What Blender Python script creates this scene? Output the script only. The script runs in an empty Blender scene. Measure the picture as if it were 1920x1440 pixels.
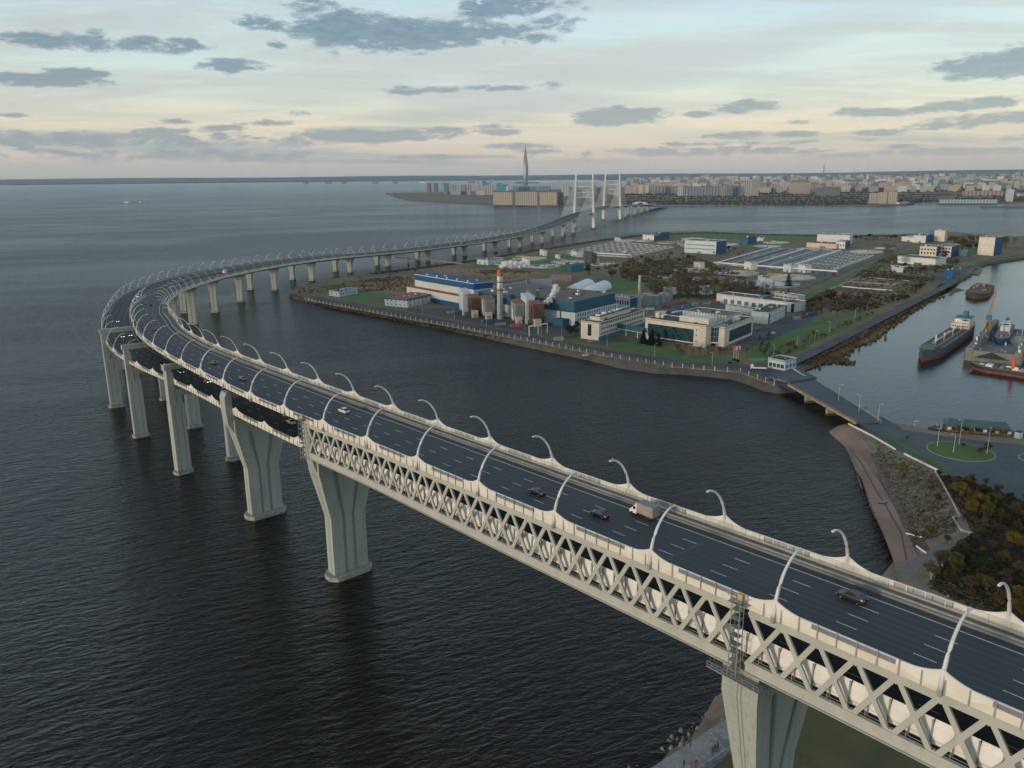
import bpy, bmesh, math, random
import numpy as np
from mathutils import Vector, Matrix

# ------------------------------------------------------------------ camera, world, sun, exposure
SC = bpy.context.scene
COL = SC.collection
ZC, FOC, HY, ROLL = 125.0, 1500.0, 392.0, 0.0083        # camera height (m), focal length (px of 1920), horizon offset, roll
PITCH = math.atan(HY / FOC)
cam = bpy.data.cameras.new('camera')
cam.sensor_fit = 'HORIZONTAL'; cam.sensor_width = 36.0
cam.lens = 36.0 * FOC / 1920.0
cam.clip_start = 1.0; cam.clip_end = 150000.0
camo = bpy.data.objects.new('camera', cam); COL.objects.link(camo)
_R = Vector((1, 0, 0)); _U = Vector((0, math.sin(PITCH), math.cos(PITCH))); _F = Vector((0, math.cos(PITCH), -math.sin(PITCH)))
_X = _R * math.cos(ROLL) - _U * math.sin(ROLL)
_Y = _R * math.sin(ROLL) + _U * math.cos(ROLL)
m = Matrix.Identity(4)
for i in range(3):
    m[i][0], m[i][1], m[i][2] = _X[i], _Y[i], -_F[i]
m[2][3] = ZC
camo.matrix_world = m
SC.camera = camo

SUN_EL, SUN_AZ = math.radians(6.0), math.radians(232.0)   # azimuth from +Y (north) clockwise
sd = Vector((math.sin(SUN_AZ) * math.cos(SUN_EL), math.cos(SUN_AZ) * math.cos(SUN_EL), math.sin(SUN_EL)))
sun = bpy.data.lights.new('sun', 'SUN'); sun.energy = 2.0; sun.angle = math.radians(9); sun.color = (1.0, 0.83, 0.65)
suno = bpy.data.objects.new('sun', sun); COL.objects.link(suno)
suno.rotation_euler = sd.to_track_quat('Z', 'Y').to_euler(); suno.location = (0, 0, 300)

class NB:
    """tiny node builder"""
    def __init__(s, tree): s.t = tree; s.n = tree.nodes; s.l = tree.links
    def new(s, ty, **kw):
        n = s.n.new(ty)
        for k, v in kw.items(): setattr(n, k, v)
        return n
    def put(s, sock, v):
        if isinstance(v, bpy.types.NodeSocket): s.l.new(v, sock)
        elif v is not None: sock.default_value = v
    def math(s, op, a, b=None, c=None, clamp=False):
        n = s.new('ShaderNodeMath', operation=op, use_clamp=clamp)
        s.put(n.inputs[0], a)
        if b is not None: s.put(n.inputs[1], b)
        if c is not None: s.put(n.inputs[2], c)
        return n.outputs[0]
    def noise(s, vec, scale, detail=4, rough=0.55, dist=0.0):
        n = s.new('ShaderNodeTexNoise'); s.put(n.inputs['Vector'], vec)
        n.inputs['Scale'].default_value = scale; n.inputs['Detail'].default_value = detail
        n.inputs['Roughness'].default_value = rough; n.inputs['Distortion'].default_value = dist
        return n.outputs[0]
    def ramp(s, f, stops, mode='LINEAR'):
        n = s.new('ShaderNodeValToRGB'); n.color_ramp.interpolation = mode
        el = n.color_ramp.elements
        while len(el) < len(stops): el.new(0.5)
        for e, (p, c) in zip(el, stops): e.position = p; e.color = (*c, 1) if len(c) == 3 else c
        s.put(n.inputs[0], f); return n.outputs[0]
    def mix(s, f, a, b, mode='MIX'):
        n = s.new('ShaderNodeMix', data_type='RGBA', blend_type=mode)
        s.put(n.inputs[0], f)
        for k, v in ((6, a), (7, b)):
            s.put(n.inputs[k], (*v, 1) if isinstance(v, tuple) and len(v) == 3 else v)
        return n.outputs[2]
    def smooth(s, v, a, b):
        n = s.new('ShaderNodeMapRange', interpolation_type='SMOOTHSTEP')
        s.put(n.inputs['Value'], v); n.inputs['From Min'].default_value = a; n.inputs['From Max'].default_value = b
        return n.outputs['Result']

def sky_dir(px, py):
    u, v = px - 960, py - 720
    up = u * math.cos(ROLL) - v * math.sin(ROLL); vp = v * math.cos(ROLL) + u * math.sin(ROLL)
    d = Vector((up, FOC * math.cos(PITCH) - vp * math.sin(PITCH), -FOC * math.sin(PITCH) - vp * math.cos(PITCH))).normalized()
    return math.atan2(d.x, d.y), math.asin(d.z)

W = bpy.data.worlds.new('World'); SC.world = W; W.use_nodes = True
nb = NB(W.node_tree); W.node_tree.nodes.clear()
tc = nb.new('ShaderNodeTexCoord').outputs['Generated']
sep = nb.new('ShaderNodeSeparateXYZ'); nb.l.new(tc, sep.inputs[0])
dx, dy, dz = sep.outputs
el = nb.math('ARCSINE', dz); az = nb.math('ARCTAN2', dx, dy)
base = nb.ramp(nb.math('MULTIPLY', el, 1 / 1.0, clamp=True), [
    (0.0, (0.56, 0.525, 0.53)), (0.022, (0.77, 0.645, 0.57)), (0.06, (0.88, 0.775, 0.61)), (0.105, (0.70, 0.82, 0.76)),
    (0.19, (0.56, 0.76, 0.85)), (0.32, (0.43, 0.66, 0.84)), (0.6, (0.23, 0.38, 0.54)), (1.0, (0.13, 0.23, 0.36))])
# high veil of cirrus, drawn in perspective on a plane far up
den = nb.math('ADD', nb.math('MAXIMUM', dz, 0.0), 0.07)
cx = nb.math('DIVIDE', dx, den); cy = nb.math('DIVIDE', dy, den)
cv = nb.new('ShaderNodeCombineXYZ'); nb.put(cv.inputs[0], nb.math('MULTIPLY', nb.math('ADD', cx, nb.math('MULTIPLY', cy, -0.5)), 0.45)); nb.put(cv.inputs[1], cy)
veil = nb.noise(cv.outputs[0], 0.62, 8, 0.66, 0.9)
veil = nb.math('MULTIPLY', nb.smooth(veil, 0.40, 0.62), nb.smooth(el, 0.0, 0.09))
col = nb.mix(nb.math('MULTIPLY', veil, 0.8), base, (0.55, 0.565, 0.585))
cv1 = nb.new('ShaderNodeCombineXYZ'); nb.put(cv1.inputs[0], nb.math('MULTIPLY', cx, 1.6)); nb.put(cv1.inputs[1], nb.math('MULTIPLY', cy, 3.2)); cv1.inputs[2].default_value = 5.0
rip = nb.smooth(nb.noise(cv1.outputs[0], 1.2, 7, 0.68, 0.5), 0.45, 0.75)
col = nb.mix(nb.math('MULTIPLY', rip, nb.math('MULTIPLY', nb.smooth(el, 0.05, 0.12), 0.45)), col, (0.84, 0.82, 0.76))
veil2 = nb.noise(cv.outputs[0], 1.1, 8, 0.62, 0.7)
# grey-blue stratus / cumulus, each an ellipse in direction with a noisy rim
cvn = nb.new('ShaderNodeCombineXYZ'); nb.put(cvn.inputs[0], az); nb.put(cvn.inputs[1], nb.math('MULTIPLY', el, 3.0))
n1 = nb.noise(cvn.outputs[0], 13.0, 9, 0.66, 0.35)
n2 = nb.noise(cvn.outputs[0], 52.0, 7, 0.68, 0.3)
CL = [(130, 74, 120, 20, 1), (270, 86, 95, 16, 1), (350, 82, 60, 12, .8), (80, 150, 125, 14, 1), (150, 138, 60, 10, .8), (435, 124, 66, 14, .9), (500, 42, 50, 18, .6), (510, 84, 35, 10, .7),
      (640, 55, 110, 40, .85), (780, 60, 120, 32, 1.05), (900, 66, 130, 24, .95), (720, 85, 90, 20, .8), (930, 14, 80, 20, .8), (1010, 8, 90, 16, .55), (590, 25, 60, 25, .7), (1040, 45, 60, 16, .5), (1040, 160, 36, 10, .6), (790, 168, 70, 8, .55), (935, 165, 60, 6, .5),
      (1165, 219, 104, 17, 1.15), (1400, 200, 75, 12, .95), (1310, 214, 30, 6, .7), (1640, 210, 90, 11, .95), (1780, 198, 60, 10, .9), (1860, 192, 50, 10, .95),
      (1850, 128, 115, 26, 1.15), (1905, 105, 40, 22, 1), (1870, 225, 120, 12, .9), (1780, 236, 90, 8, .8), (1900, 258, 40, 8, .7), (1640, 248, 60, 6, .7), (1500, 228, 40, 6, .7),
      (700, 254, 175, 13, 1.1), (830, 246, 60, 9, .9), (940, 248, 40, 7, .8), (930, 236, 40, 6, .7), (330, 244, 80, 7, .85), (285, 246, 25, 7, .8), (410, 240, 45, 6, .7), (320, 228, 55, 6, .75), (505, 231, 50, 7, .8), (470, 258, 40, 6, .7), (200, 252, 40, 6, .6), (25, 216, 35, 6, .7), (560, 213, 25, 6, .7),
      (1380, 254, 90, 7, .85), (1490, 252, 60, 7, .8), (1310, 270, 60, 5, .75), (970, 274, 80, 6, .8), (1010, 284, 55, 5, .7), (1250, 285, 180, 10, .8), (1500, 266, 110, 6, .7), (1450, 283, 120, 7, .7), (1780, 285, 160, 8, .8), (1570, 292, 70, 5, .65), (1680, 274, 50, 5, .6), (860, 294, 150, 5, .6), (1120, 303, 160, 5, .5),
      (190, 262, 420, 16, .62), (330, 292, 300, 12, .6), (60, 290, 200, 14, .45), (700, 303, 220, 5, .4)]
acc = None
for (px, py, rw, rh, k) in CL:
    a0, e0 = sky_dir(px, py); a1, e1 = sky_dir(px + rw, py); a2, e2 = sky_dir(px, py - rh)
    da = nb.math('DIVIDE', nb.math('SUBTRACT', az, a0), abs(a1 - a0)); de = nb.math('DIVIDE', nb.math('SUBTRACT', el, e0), abs(e2 - e0))
    r2 = nb.math('ADD', nb.math('MULTIPLY', da, da), nb.math('MULTIPLY', de, de))
    g = nb.math('MULTIPLY', nb.math('SUBTRACT', 1.35, r2), 0.62 * k)
    acc = g if acc is None else nb.math('MAXIMUM', acc, g)
nn = nb.math('ADD', nb.math('MULTIPLY', nb.math('SUBTRACT', n1, 0.5), 3.0), nb.math('MULTIPLY', nb.math('SUBTRACT', n2, 0.5), 1.7))
dens = nb.math('ADD', acc, nn)
cm = nb.smooth(dens, 0.02, 0.62)
# clouds the frame does not show go on in the same way
other = nb.math('MULTIPLY', nb.smooth(nb.noise(cvn.outputs[0], 5.0, 6, 0.6, 0.4), 0.56, 0.68), nb.smooth(nb.math('ABSOLUTE', az), 0.62, 0.75))
cm = nb.math('MAXIMUM', cm, nb.math('MULTIPLY', other, 0.8))
cm = nb.math('MULTIPLY', cm, nb.smooth(el, 0.004, 0.03))
ccol = nb.mix(nb.smooth(el, 0.02, 0.16), (0.30, 0.345, 0.43), (0.10, 0.185, 0.29))
ccol = nb.mix(nb.smooth(n2, 0.35, 0.8), ccol, (0.22, 0.315, 0.42))
vac = None
for (px, py, rw, rh, k) in [(1120, 150, 470, 62, 1), (1380, 95, 430, 45, .8), (880, 205, 380, 36, .9), (640, 150, 300, 60, .6), (1500, 150, 260, 30, .5), (950, 40, 500, 40, .45), (200, 268, 520, 26, 1.1), (500, 290, 420, 16, .8), (1650, 262, 420, 20, .6)]:
    a0, e0 = sky_dir(px, py); a1, e1 = sky_dir(px + rw, py); a2, e2 = sky_dir(px, py - rh); tl = -.16 if py < 230 else .04
    eo = nb.math('ADD', nb.math('SUBTRACT', el, e0), nb.math('MULTIPLY', nb.math('SUBTRACT', az, a0), tl))
    da = nb.math('DIVIDE', nb.math('SUBTRACT', az, a0), abs(a1 - a0)); de = nb.math('DIVIDE', eo, abs(e2 - e0))
    g = nb.math('MULTIPLY', nb.math('SUBTRACT', 1.3, nb.math('ADD', nb.math('MULTIPLY', da, da), nb.math('MULTIPLY', de, de))), .5 * k)
    vac = g if vac is None else nb.math('MAXIMUM', vac, g)
vm = nb.smooth(nb.math('ADD', vac, nb.math('MULTIPLY', nb.math('SUBTRACT', veil2, 0.5), 1.6)), -0.05, 0.75)
col = nb.mix(nb.math('MULTIPLY', vm, 0.85), col, nb.mix(nb.smooth(el, .03, .10), (.34, .44, .51), (.545, .565, .60)))
col = nb.mix(nb.math('MULTIPLY', cm, 0.92), col, ccol)
nish = nb.new('ShaderNodeTexSky', sky_type='NISHITA'); nish.sun_disc = False; nish.sun_elevation = SUN_EL; nish.sun_rotation = SUN_AZ
bg1 = nb.new('ShaderNodeBackground'); nb.l.new(nish.outputs[0], bg1.inputs[0]); bg1.inputs[1].default_value = 0.05
bg2 = nb.new('ShaderNodeBackground'); nb.put(bg2.inputs[0], col); bg2.inputs[1].default_value = 0.85
ad = nb.new('ShaderNodeAddShader'); nb.l.new(bg1.outputs[0], ad.inputs[0]); nb.l.new(bg2.outputs[0], ad.inputs[1])
wo = nb.new('ShaderNodeOutputWorld'); nb.l.new(ad.outputs[0], wo.inputs[0])

SC.view_settings.view_transform = 'Standard'; SC.view_settings.look = 'None'
SC.view_settings.exposure = 0.0; SC.view_settings.gamma = 1.0; SC.view_settings.use_curve_mapping = False
SC.render.engine = 'CYCLES'
SC.cycles.use_denoising = True
SC.cycles.max_bounces = 5; SC.cycles.diffuse_bounces = 2; SC.cycles.glossy_bounces = 3; SC.cycles.volume_bounces = 1; SC.cycles.transparent_max_bounces = 28
SC.cycles.use_adaptive_sampling = True; SC.cycles.adaptive_threshold = 0.015
R = random.Random(7)

# ------------------------------------------------------------------ geometry helpers
def P(x, y, z):
    """the point of the level plane z that the photograph shows at pixel (x, y)"""
    u, v = x - 960, y - 720
    up = u * math.cos(ROLL) - v * math.sin(ROLL); vp = v * math.cos(ROLL) + u * math.sin(ROLL)
    d = (up, FOC * math.cos(PITCH) - vp * math.sin(PITCH), -FOC * math.sin(PITCH) - vp * math.cos(PITCH))
    t = (z - ZC) / d[2]
    return Vector((d[0] * t, d[1] * t, z))
def HT(base, ytop, xtop=None):
    """height of a point that stands plumb over ground point base and shows at row ytop"""
    x = xtop if xtop is not None else base.x / (base.y * math.cos(PITCH)) * FOC + 960
    u, v = x - 960, ytop - 720
    up = u * math.cos(ROLL) - v * math.sin(ROLL); vp = v * math.cos(ROLL) + u * math.sin(ROLL)
    fx, fy, fz = up, FOC * math.cos(PITCH) - vp * math.sin(PITCH), -FOC * math.sin(PITCH) - vp * math.cos(PITCH)
    return ZC + fz / math.hypot(fx, fy) * math.hypot(base.x, base.y)
def V2(p): return Vector((p[0], p[1]))

class MB:
    def __init__(s): s.v = []; s.f = []; s.m = []
    def add(s, vs, fs, mi=0):
        o = len(s.v); s.v += [tuple(p) for p in vs]; s.f += [tuple(i + o for i in f) for f in fs]; s.m += [mi] * len(fs)
    def box(s, x0, x1, y0, y1, z0, z1, mi=0, M=None):
        vs = [Vector(p) for p in ((x0, y0, z0), (x1, y0, z0), (x1, y1, z0), (x0, y1, z0), (x0, y0, z1), (x1, y0, z1), (x1, y1, z1), (x0, y1, z1))]
        if M is not None: vs = [M @ p for p in vs]
        s.add(vs, [(0, 3, 2, 1), (4, 5, 6, 7), (0, 1, 5, 4), (1, 2, 6, 5), (2, 3, 7, 6), (3, 0, 4, 7)], mi)
    def prism(s, pts, z0, z1, mi=0, top=None, cap=True):
        """polygon pts (ccw xy) extruded; top = different xy ring for the upper end"""
        n = len(pts); t = top or pts
        vs = [(p[0], p[1], z0) for p in pts] + [(p[0], p[1], z1) for p in t]
        fs = [(i, (i + 1) % n, n + (i + 1) % n, n + i) for i in range(n)]
        if cap: fs += [tuple(reversed(range(n))), tuple(range(n, 2 * n))]
        s.add(vs, fs, mi)
    def hull6(s, q, mi=0):
        """8 corner points bottom ring then top ring"""
        s.add(q, [(0, 3, 2, 1), (4, 5, 6, 7), (0, 1, 5, 4), (1, 2, 6, 5), (2, 3, 7, 6), (3, 0, 4, 7)], mi)
    def beam(s, a, b, w, h, mi=0, up=Vector((0, 0, 1))):
        a, b = Vector(a), Vector(b); d = (b - a).normalized()
        x = d.cross(up)
        if x.length < 1e-3: x = d.cross(Vector((0, 1, 0)))
        x.normalize(); u = x.cross(d)
        r = [x * (i * w / 2) + u * (j * h / 2) for i, j in ((-1, -1), (1, -1), (1, 1), (-1, 1))]
        s.hull6([a + k for k in r] + [b + k for k in r], mi)
    def tube(s, pts, rad, n=6, mi=0, cap=True):
        pts = [Vector(p) for p in pts]; rings = []
        for i, p in enumerate(pts):
            d = (pts[min(i + 1, len(pts) - 1)] - pts[max(i - 1, 0)]).normalized()
            ref = Vector((0, 0, 1)) if abs(d.z) < 0.9 else Vector((0, 1, 0))
            x = d.cross(ref).normalized(); u = x.cross(d)
            r = rad[i] if isinstance(rad, (list, tuple)) else rad
            rings.append([p + (x * math.cos(2 * math.pi * k / n) + u * math.sin(2 * math.pi * k / n)) * r for k in range(n)])
        vs = [q for r in rings for q in r]; fs = []
        for i in range(len(pts) - 1):
            for k in range(n): fs.append((i * n + k, i * n + (k + 1) % n, (i + 1) * n + (k + 1) % n, (i + 1) * n + k))
        if cap: fs += [tuple(reversed(range(n))), tuple(range((len(pts) - 1) * n, len(pts) * n))]
        s.add(vs, fs, mi)
    def lathe(s, prof, n=16, c=(0, 0), mi=0, a0=0, a1=2 * math.pi):
        full = abs(a1 - a0 - 2 * math.pi) < 1e-6; k = n if full else n + 1
        vs = [(c[0] + r * math.cos(a0 + (a1 - a0) * i / n), c[1] + r * math.sin(a0 + (a1 - a0) * i / n), z) for r, z in prof for i in range(k)]
        fs = []
        for j in range(len(prof) - 1):
            for i in range(n):
                i2 = (i + 1) % k if full else i + 1
                fs.append((j * k + i, j * k + i2, (j + 1) * k + i2, (j + 1) * k + i))
        s.add(vs, fs, mi)
    def sheet(s, a, b, c, d, mi=0): s.add([a, b, c, d], [(0, 1, 2, 3)], mi)
    def mesh(s, name, mats, smooth=False):
        me = bpy.data.meshes.new(name); me.from_pydata(s.v, [], s.f)
        for mm in (mats if isinstance(mats, (list, tuple)) else [mats]): me.materials.append(mm)
        if any(s.m): me.polygons.foreach_set('material_index', s.m)
        if smooth: me.polygons.foreach_set('use_smooth', [True] * len(s.f))
        me.update(); return me
    def build(s, name, mats, parent=None, smooth=False, loc=None):
        o = bpy.data.objects.new(name, s.mesh(name, mats, smooth)); COL.objects.link(o)
        if loc is not None: o.location = loc
        if parent is not None: o.parent = parent
        return o
def tag(o, label=None, cat=None, group=None, kind=None):
    for k, v in (('label', label), ('category', cat), ('group', group), ('kind', kind)):
        if v: o[k] = v
    return o
def thing(name, label, cat, loc=(0, 0, 0), rz=0.0, group=None):
    o = bpy.data.objects.new(name, None); COL.objects.link(o); o.empty_display_size = 0.5
    o.location = loc; o.rotation_euler = (0, 0, rz)
    return tag(o, label, cat, group)
def inst(me, name, parent=None, loc=(0, 0, 0), rz=0.0, sc=1.0):
    o = bpy.data.objects.new(name, me); COL.objects.link(o); o.location = loc; o.rotation_euler = (0, 0, rz)
    o.scale = (sc, sc, sc) if not isinstance(sc, tuple) else sc
    if parent is not None: o.parent = parent
    return o
def copy_tree(o, parent=None):
    c = o.copy(); COL.objects.link(c); c.parent = parent
    for ch in [k for k in o.children]: copy_tree(ch, c)
    return c
ORD = ['first', 'second', 'third', 'fourth', 'fifth', 'sixth', 'seventh', 'eighth', 'ninth', 'tenth', 'eleventh', 'twelfth', 'thirteenth', 'fourteenth', 'fifteenth', 'sixteenth', 'seventeenth', 'eighteenth', 'nineteenth']
TENS = {2: 'twent', 3: 'thirt', 4: 'fort', 5: 'fift', 6: 'sixt', 7: 'sevent', 8: 'eight', 9: 'ninet'}
def ordw(i):
    i += 1
    if i < 20: return ORD[i - 1]
    t, u = divmod(i, 10)
    if t > 9: return '%dth' % i
    return TENS[t] + ('ieth' if u == 0 else 'y-' + ORD[u - 1])

# ------------------------------------------------------------------ materials
def mat(name, c, rough=0.8, c2=None, scale=0.5, detail=4, lo=0.35, hi=0.65, metal=0.0, spec=0.5, bump=0.0, bscale=None, stretch=None, emit=None, c3=None, scale3=None, lo3=.55, hi3=.7, objc=False):
    m = bpy.data.materials.new(name); m.use_nodes = True; b = NB(m.node_tree); p = m.node_tree.nodes['Principled BSDF']
    p.inputs['Roughness'].default_value = rough; p.inputs['Metallic'].default_value = metal
    p.inputs['Specular IOR Level'].default_value = spec
    vec = b.new('ShaderNodeTexCoord').outputs['Object'] if objc else b.new('ShaderNodeNewGeometry').outputs['Position']
    if stretch:
        mp = b.new('ShaderNodeMapping'); b.l.new(vec, mp.inputs[0]); mp.inputs['Scale'].default_value = stretch; vec = mp.outputs[0]
    if c2:
        colr = b.mix(b.smooth(b.noise(vec, scale, detail), lo, hi), c, c2)
        if c3: colr = b.mix(b.smooth(b.noise(vec, scale3 or scale * 5, 5, 0.65), lo3, hi3), colr, c3)
        b.put(p.inputs['Base Color'], colr)
    else: p.inputs['Base Color'].default_value = (*c, 1)
    if name == 'pier_concrete':
        sz = b.new('ShaderNodeSeparateXYZ'); b.l.new(b.new('ShaderNodeNewGeometry').outputs['Position'], sz.inputs[0]); gp = b.new('ShaderNodeNewGeometry').outputs['Position']
        mp2 = b.new('ShaderNodeMapping'); b.l.new(gp, mp2.inputs[0]); mp2.inputs['Scale'].default_value = (1.3, 1.3, .05)
        colr = b.mix(b.math('MULTIPLY', b.smooth(b.noise(mp2.outputs[0], 1.0, 5), .52, .75), .55), colr, (.20, .205, .175))
        lift = b.math('FRACT', b.math('MULTIPLY', sz.outputs[2], 1 / 3.6)); colr = b.mix(b.math('MULTIPLY', b.math('LESS_THAN', lift, .022), .5), colr, (.15, .16, .14))
        colr = b.mix(b.smooth(b.math('ADD', sz.outputs[2], b.math('MULTIPLY', b.noise(gp, .8, 4), 1.2)), 2.6, 1.7), colr, (.075, .07, .05)); b.put(p.inputs['Base Color'], colr)
    if bump:
        bn = b.new('ShaderNodeBump'); bn.inputs['Strength'].default_value = bump; bn.inputs['Distance'].default_value = 0.3
        b.put(bn.inputs['Height'], b.noise(vec, bscale or scale * 6, 5)); b.l.new(bn.outputs[0], p.inputs['Normal'])
    if emit:
        p.inputs['Emission Color'].default_value = (*emit[0], 1); p.inputs['Emission Strength'].default_value = emit[1]
    return m
M = {}
M['concrete'] = mat('pier_concrete', (.32, .35, .31), .85, (.37, .39, .34), .12, 5, c3=(.24, .27, .24), scale3=.6, lo3=.55, hi3=.8, stretch=(1, 1, .35), bump=.1)
M['footing'] = mat('footing_concrete', (.34, .34, .28), .85, (.24, .245, .20), .5, 5, c3=(.12, .11, .08), scale3=.9)
M['groove_shade'] = mat('groove_shade_concrete', (.185, .21, .19), .9)  # darker tone paints the shade of a recess onto flat strips
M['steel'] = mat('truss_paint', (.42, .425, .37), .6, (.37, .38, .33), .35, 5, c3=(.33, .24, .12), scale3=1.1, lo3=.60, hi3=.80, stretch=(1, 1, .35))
M['darksteel'] = mat('dark_steel', (.050, .066, .068), .6, (.075, .092, .090), .5)  # also carries the painted-in shade of the far truss walls
M['galv'] = mat('galvanised_steel', (.36, .38, .37), .45, (.28, .30, .30), 1.0, metal=.4)
M['cream'] = mat('parapet_cream', (.68, .63, .52), .7, (.60, .56, .47), .4, 5, c3=(.42, .36, .25), scale3=1.3, lo3=.66, hi3=.8)
M['fair'] = mat('fairing_white', (.74, .71, .63), .55, (.66, .63, .55), .3, 4)
M['white'] = mat('white_panel', (.80, .78, .72), .5, (.70, .68, .62), .3, 4)
M['lamp'] = mat('lamp_paint', (.66, .66, .62), .45, (.56, .56, .53), .5)
M['lampglass'] = mat('lamp_glass', (.7, .72, .72), .2)
M['red'] = mat('beacon_red', (.55, .05, .05), .4, emit=((1, .05, .05), .12))
M['asphalt'] = mat('asphalt', (.034, .046, .050), .75, (.046, .058, .062), .05, 5, c3=(.062, .074, .078), scale3=1.4, lo3=.5, hi3=.85, bump=.04, bscale=6)
M['asphalt2'] = mat('asphalt_lower', (.030, .031, .034), .8, (.040, .041, .045), .08, 5)
M['walk'] = mat('service_walkway', (.20, .17, .13), .9, (.13, .115, .095), .5, 6, c3=(.27, .24, .19), scale3=2.0)
M['paint'] = mat('road_paint', (.70, .72, .72), .6, (.5, .53, .54), 2.5, 5)
M['barrier'] = mat('steel_barrier', (.22, .21, .185), .6, (.22, .21, .18), .7)
M['mesh2'] = mat('fence_infill', (.30, .30, .28), .5, (.36, .35, .32), 1.0)
M['mesh'] = mat('railing_infill', (.16, .18, .19), .4, (.20, .22, .23), 1.0)

def water_mat():
    m = bpy.data.materials.new('sea_water'); m.use_nodes = True; b = NB(m.node_tree); p = m.node_tree.nodes['Principled BSDF']
    pos = b.new('ShaderNodeNewGeometry').outputs['Position']
    sx = b.new('ShaderNodeSeparateXYZ'); b.l.new(pos, sx.inputs[0])
    big = b.noise(pos, .006, 3)
    pass
    # harbour mask: sheltered water lies east of the low bridge and north of the roundabout
    h = b.math('MULTIPLY', b.smooth(b.math('SUBTRACT', sx.outputs[0], b.math('MULTIPLY', sx.outputs[1], -0.10)), 195, 225), b.smooth(sx.outputs[1], 300, 335))
    h = b.math('MULTIPLY', h, b.math('SUBTRACT', 1.0, b.smooth(b.math('SUBTRACT', sx.outputs[1], b.math('MULTIPLY', sx.outputs[0], 0.35)), 900, 1200)))
    def lay(rot, sc, st, det, dist=0.3):
        mp = b.new('ShaderNodeMapping', vector_type='TEXTURE'); b.l.new(pos, mp.inputs[0]); mp.inputs['Rotation'].default_value = (0, 0, rot); mp.inputs['Scale'].default_value = st
        return b.noise(mp.outputs[0], sc, det, .6, dist)
    w1 = lay(.42, .42, (2.6, 1, 1), 5); w2 = lay(.10, .85, (2.2, 1, 1), 4); w3 = lay(.55, .12, (2.2, 1, 1), 3)
    hsum = b.math('ADD', b.math('ADD', b.math('MULTIPLY', w1, 1.25), b.math('MULTIPLY', w2, .45)), b.math('MULTIPLY', w3, 1.0))
    gust = b.smooth(lay(.35, .0045, (3.2, 1, 1), 5, .8), .32, .68)
    amp = b.math('MULTIPLY', b.math('ADD', .46, b.math('MULTIPLY', gust, .50)), b.math('SUBTRACT', 1.0, b.math('MULTIPLY', h, .84)))
    bn = b.new('ShaderNodeBump'); bn.inputs['Strength'].default_value = 1.0; bn.inputs['Distance'].default_value = 1.25
    b.put(bn.inputs['Height'], b.math('MULTIPLY', hsum, amp))
    # a body of dark peaty water under a clear reflecting skin
    fr = b.new('ShaderNodeFresnel'); fr.inputs['IOR'].default_value = 1.333; b.l.new(bn.outputs[0], fr.inputs['Normal'])
    gl = b.new('ShaderNodeBsdfGlossy'); gl.inputs['Roughness'].default_value = .13; b.l.new(bn.outputs[0], gl.inputs['Normal'])
    b.put(gl.inputs['Color'], b.mix(h, (.56, .64, .69), (.84, .91, .96)))
    df = b.new('ShaderNodeBsdfDiffuse'); b.put(df.inputs['Color'], b.mix(b.smooth(big, .3, .7), (.0065, .0042, .0032), (.0140, .0082, .0055)))
    mx = b.new('ShaderNodeMixShader'); b.l.new(fr.outputs[0], mx.inputs[0]); b.l.new(df.outputs[0], mx.inputs[1]); b.l.new(gl.outputs[0], mx.inputs[2])
    b.l.new(mx.outputs[0], m.node_tree.nodes['Material Output'].inputs['Surface']); m.node_tree.nodes.remove(p)
    return m
M['water'] = water_mat()

# ------------------------------------------------------------------ sea and haze
mb = MB(); mb.sheet((-26000, -1500, 0), (26000, -1500, 0), (26000, 30000, 0), (-26000, 30000, 0))
tag(mb.build('sea_water', M['water']), 'dark rippled sea running out to the horizon around the bridge', kind='structure')
hz = bpy.data.materials.new('haze_air'); hz.use_nodes = True; hn = NB(hz.node_tree)
hz.node_tree.nodes.clear(); pv = hn.new('ShaderNodeVolumePrincipled'); pv.inputs['Color'].default_value = (.68, .86, 1.0, 1); pv.inputs['Density'].default_value = 1.9e-5; pv.inputs['Anisotropy'].default_value = 0.15
ho = hn.new('ShaderNodeOutputMaterial'); hn.l.new(pv.outputs[0], ho.inputs['Volume'])
mb = MB(); mb.box(-27000, 27000, -2500, 31000, -9.0, 640)
HZO = tag(mb.build('haze', hz), 'thin evening haze over the gulf and the city', kind='stuff')

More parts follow.
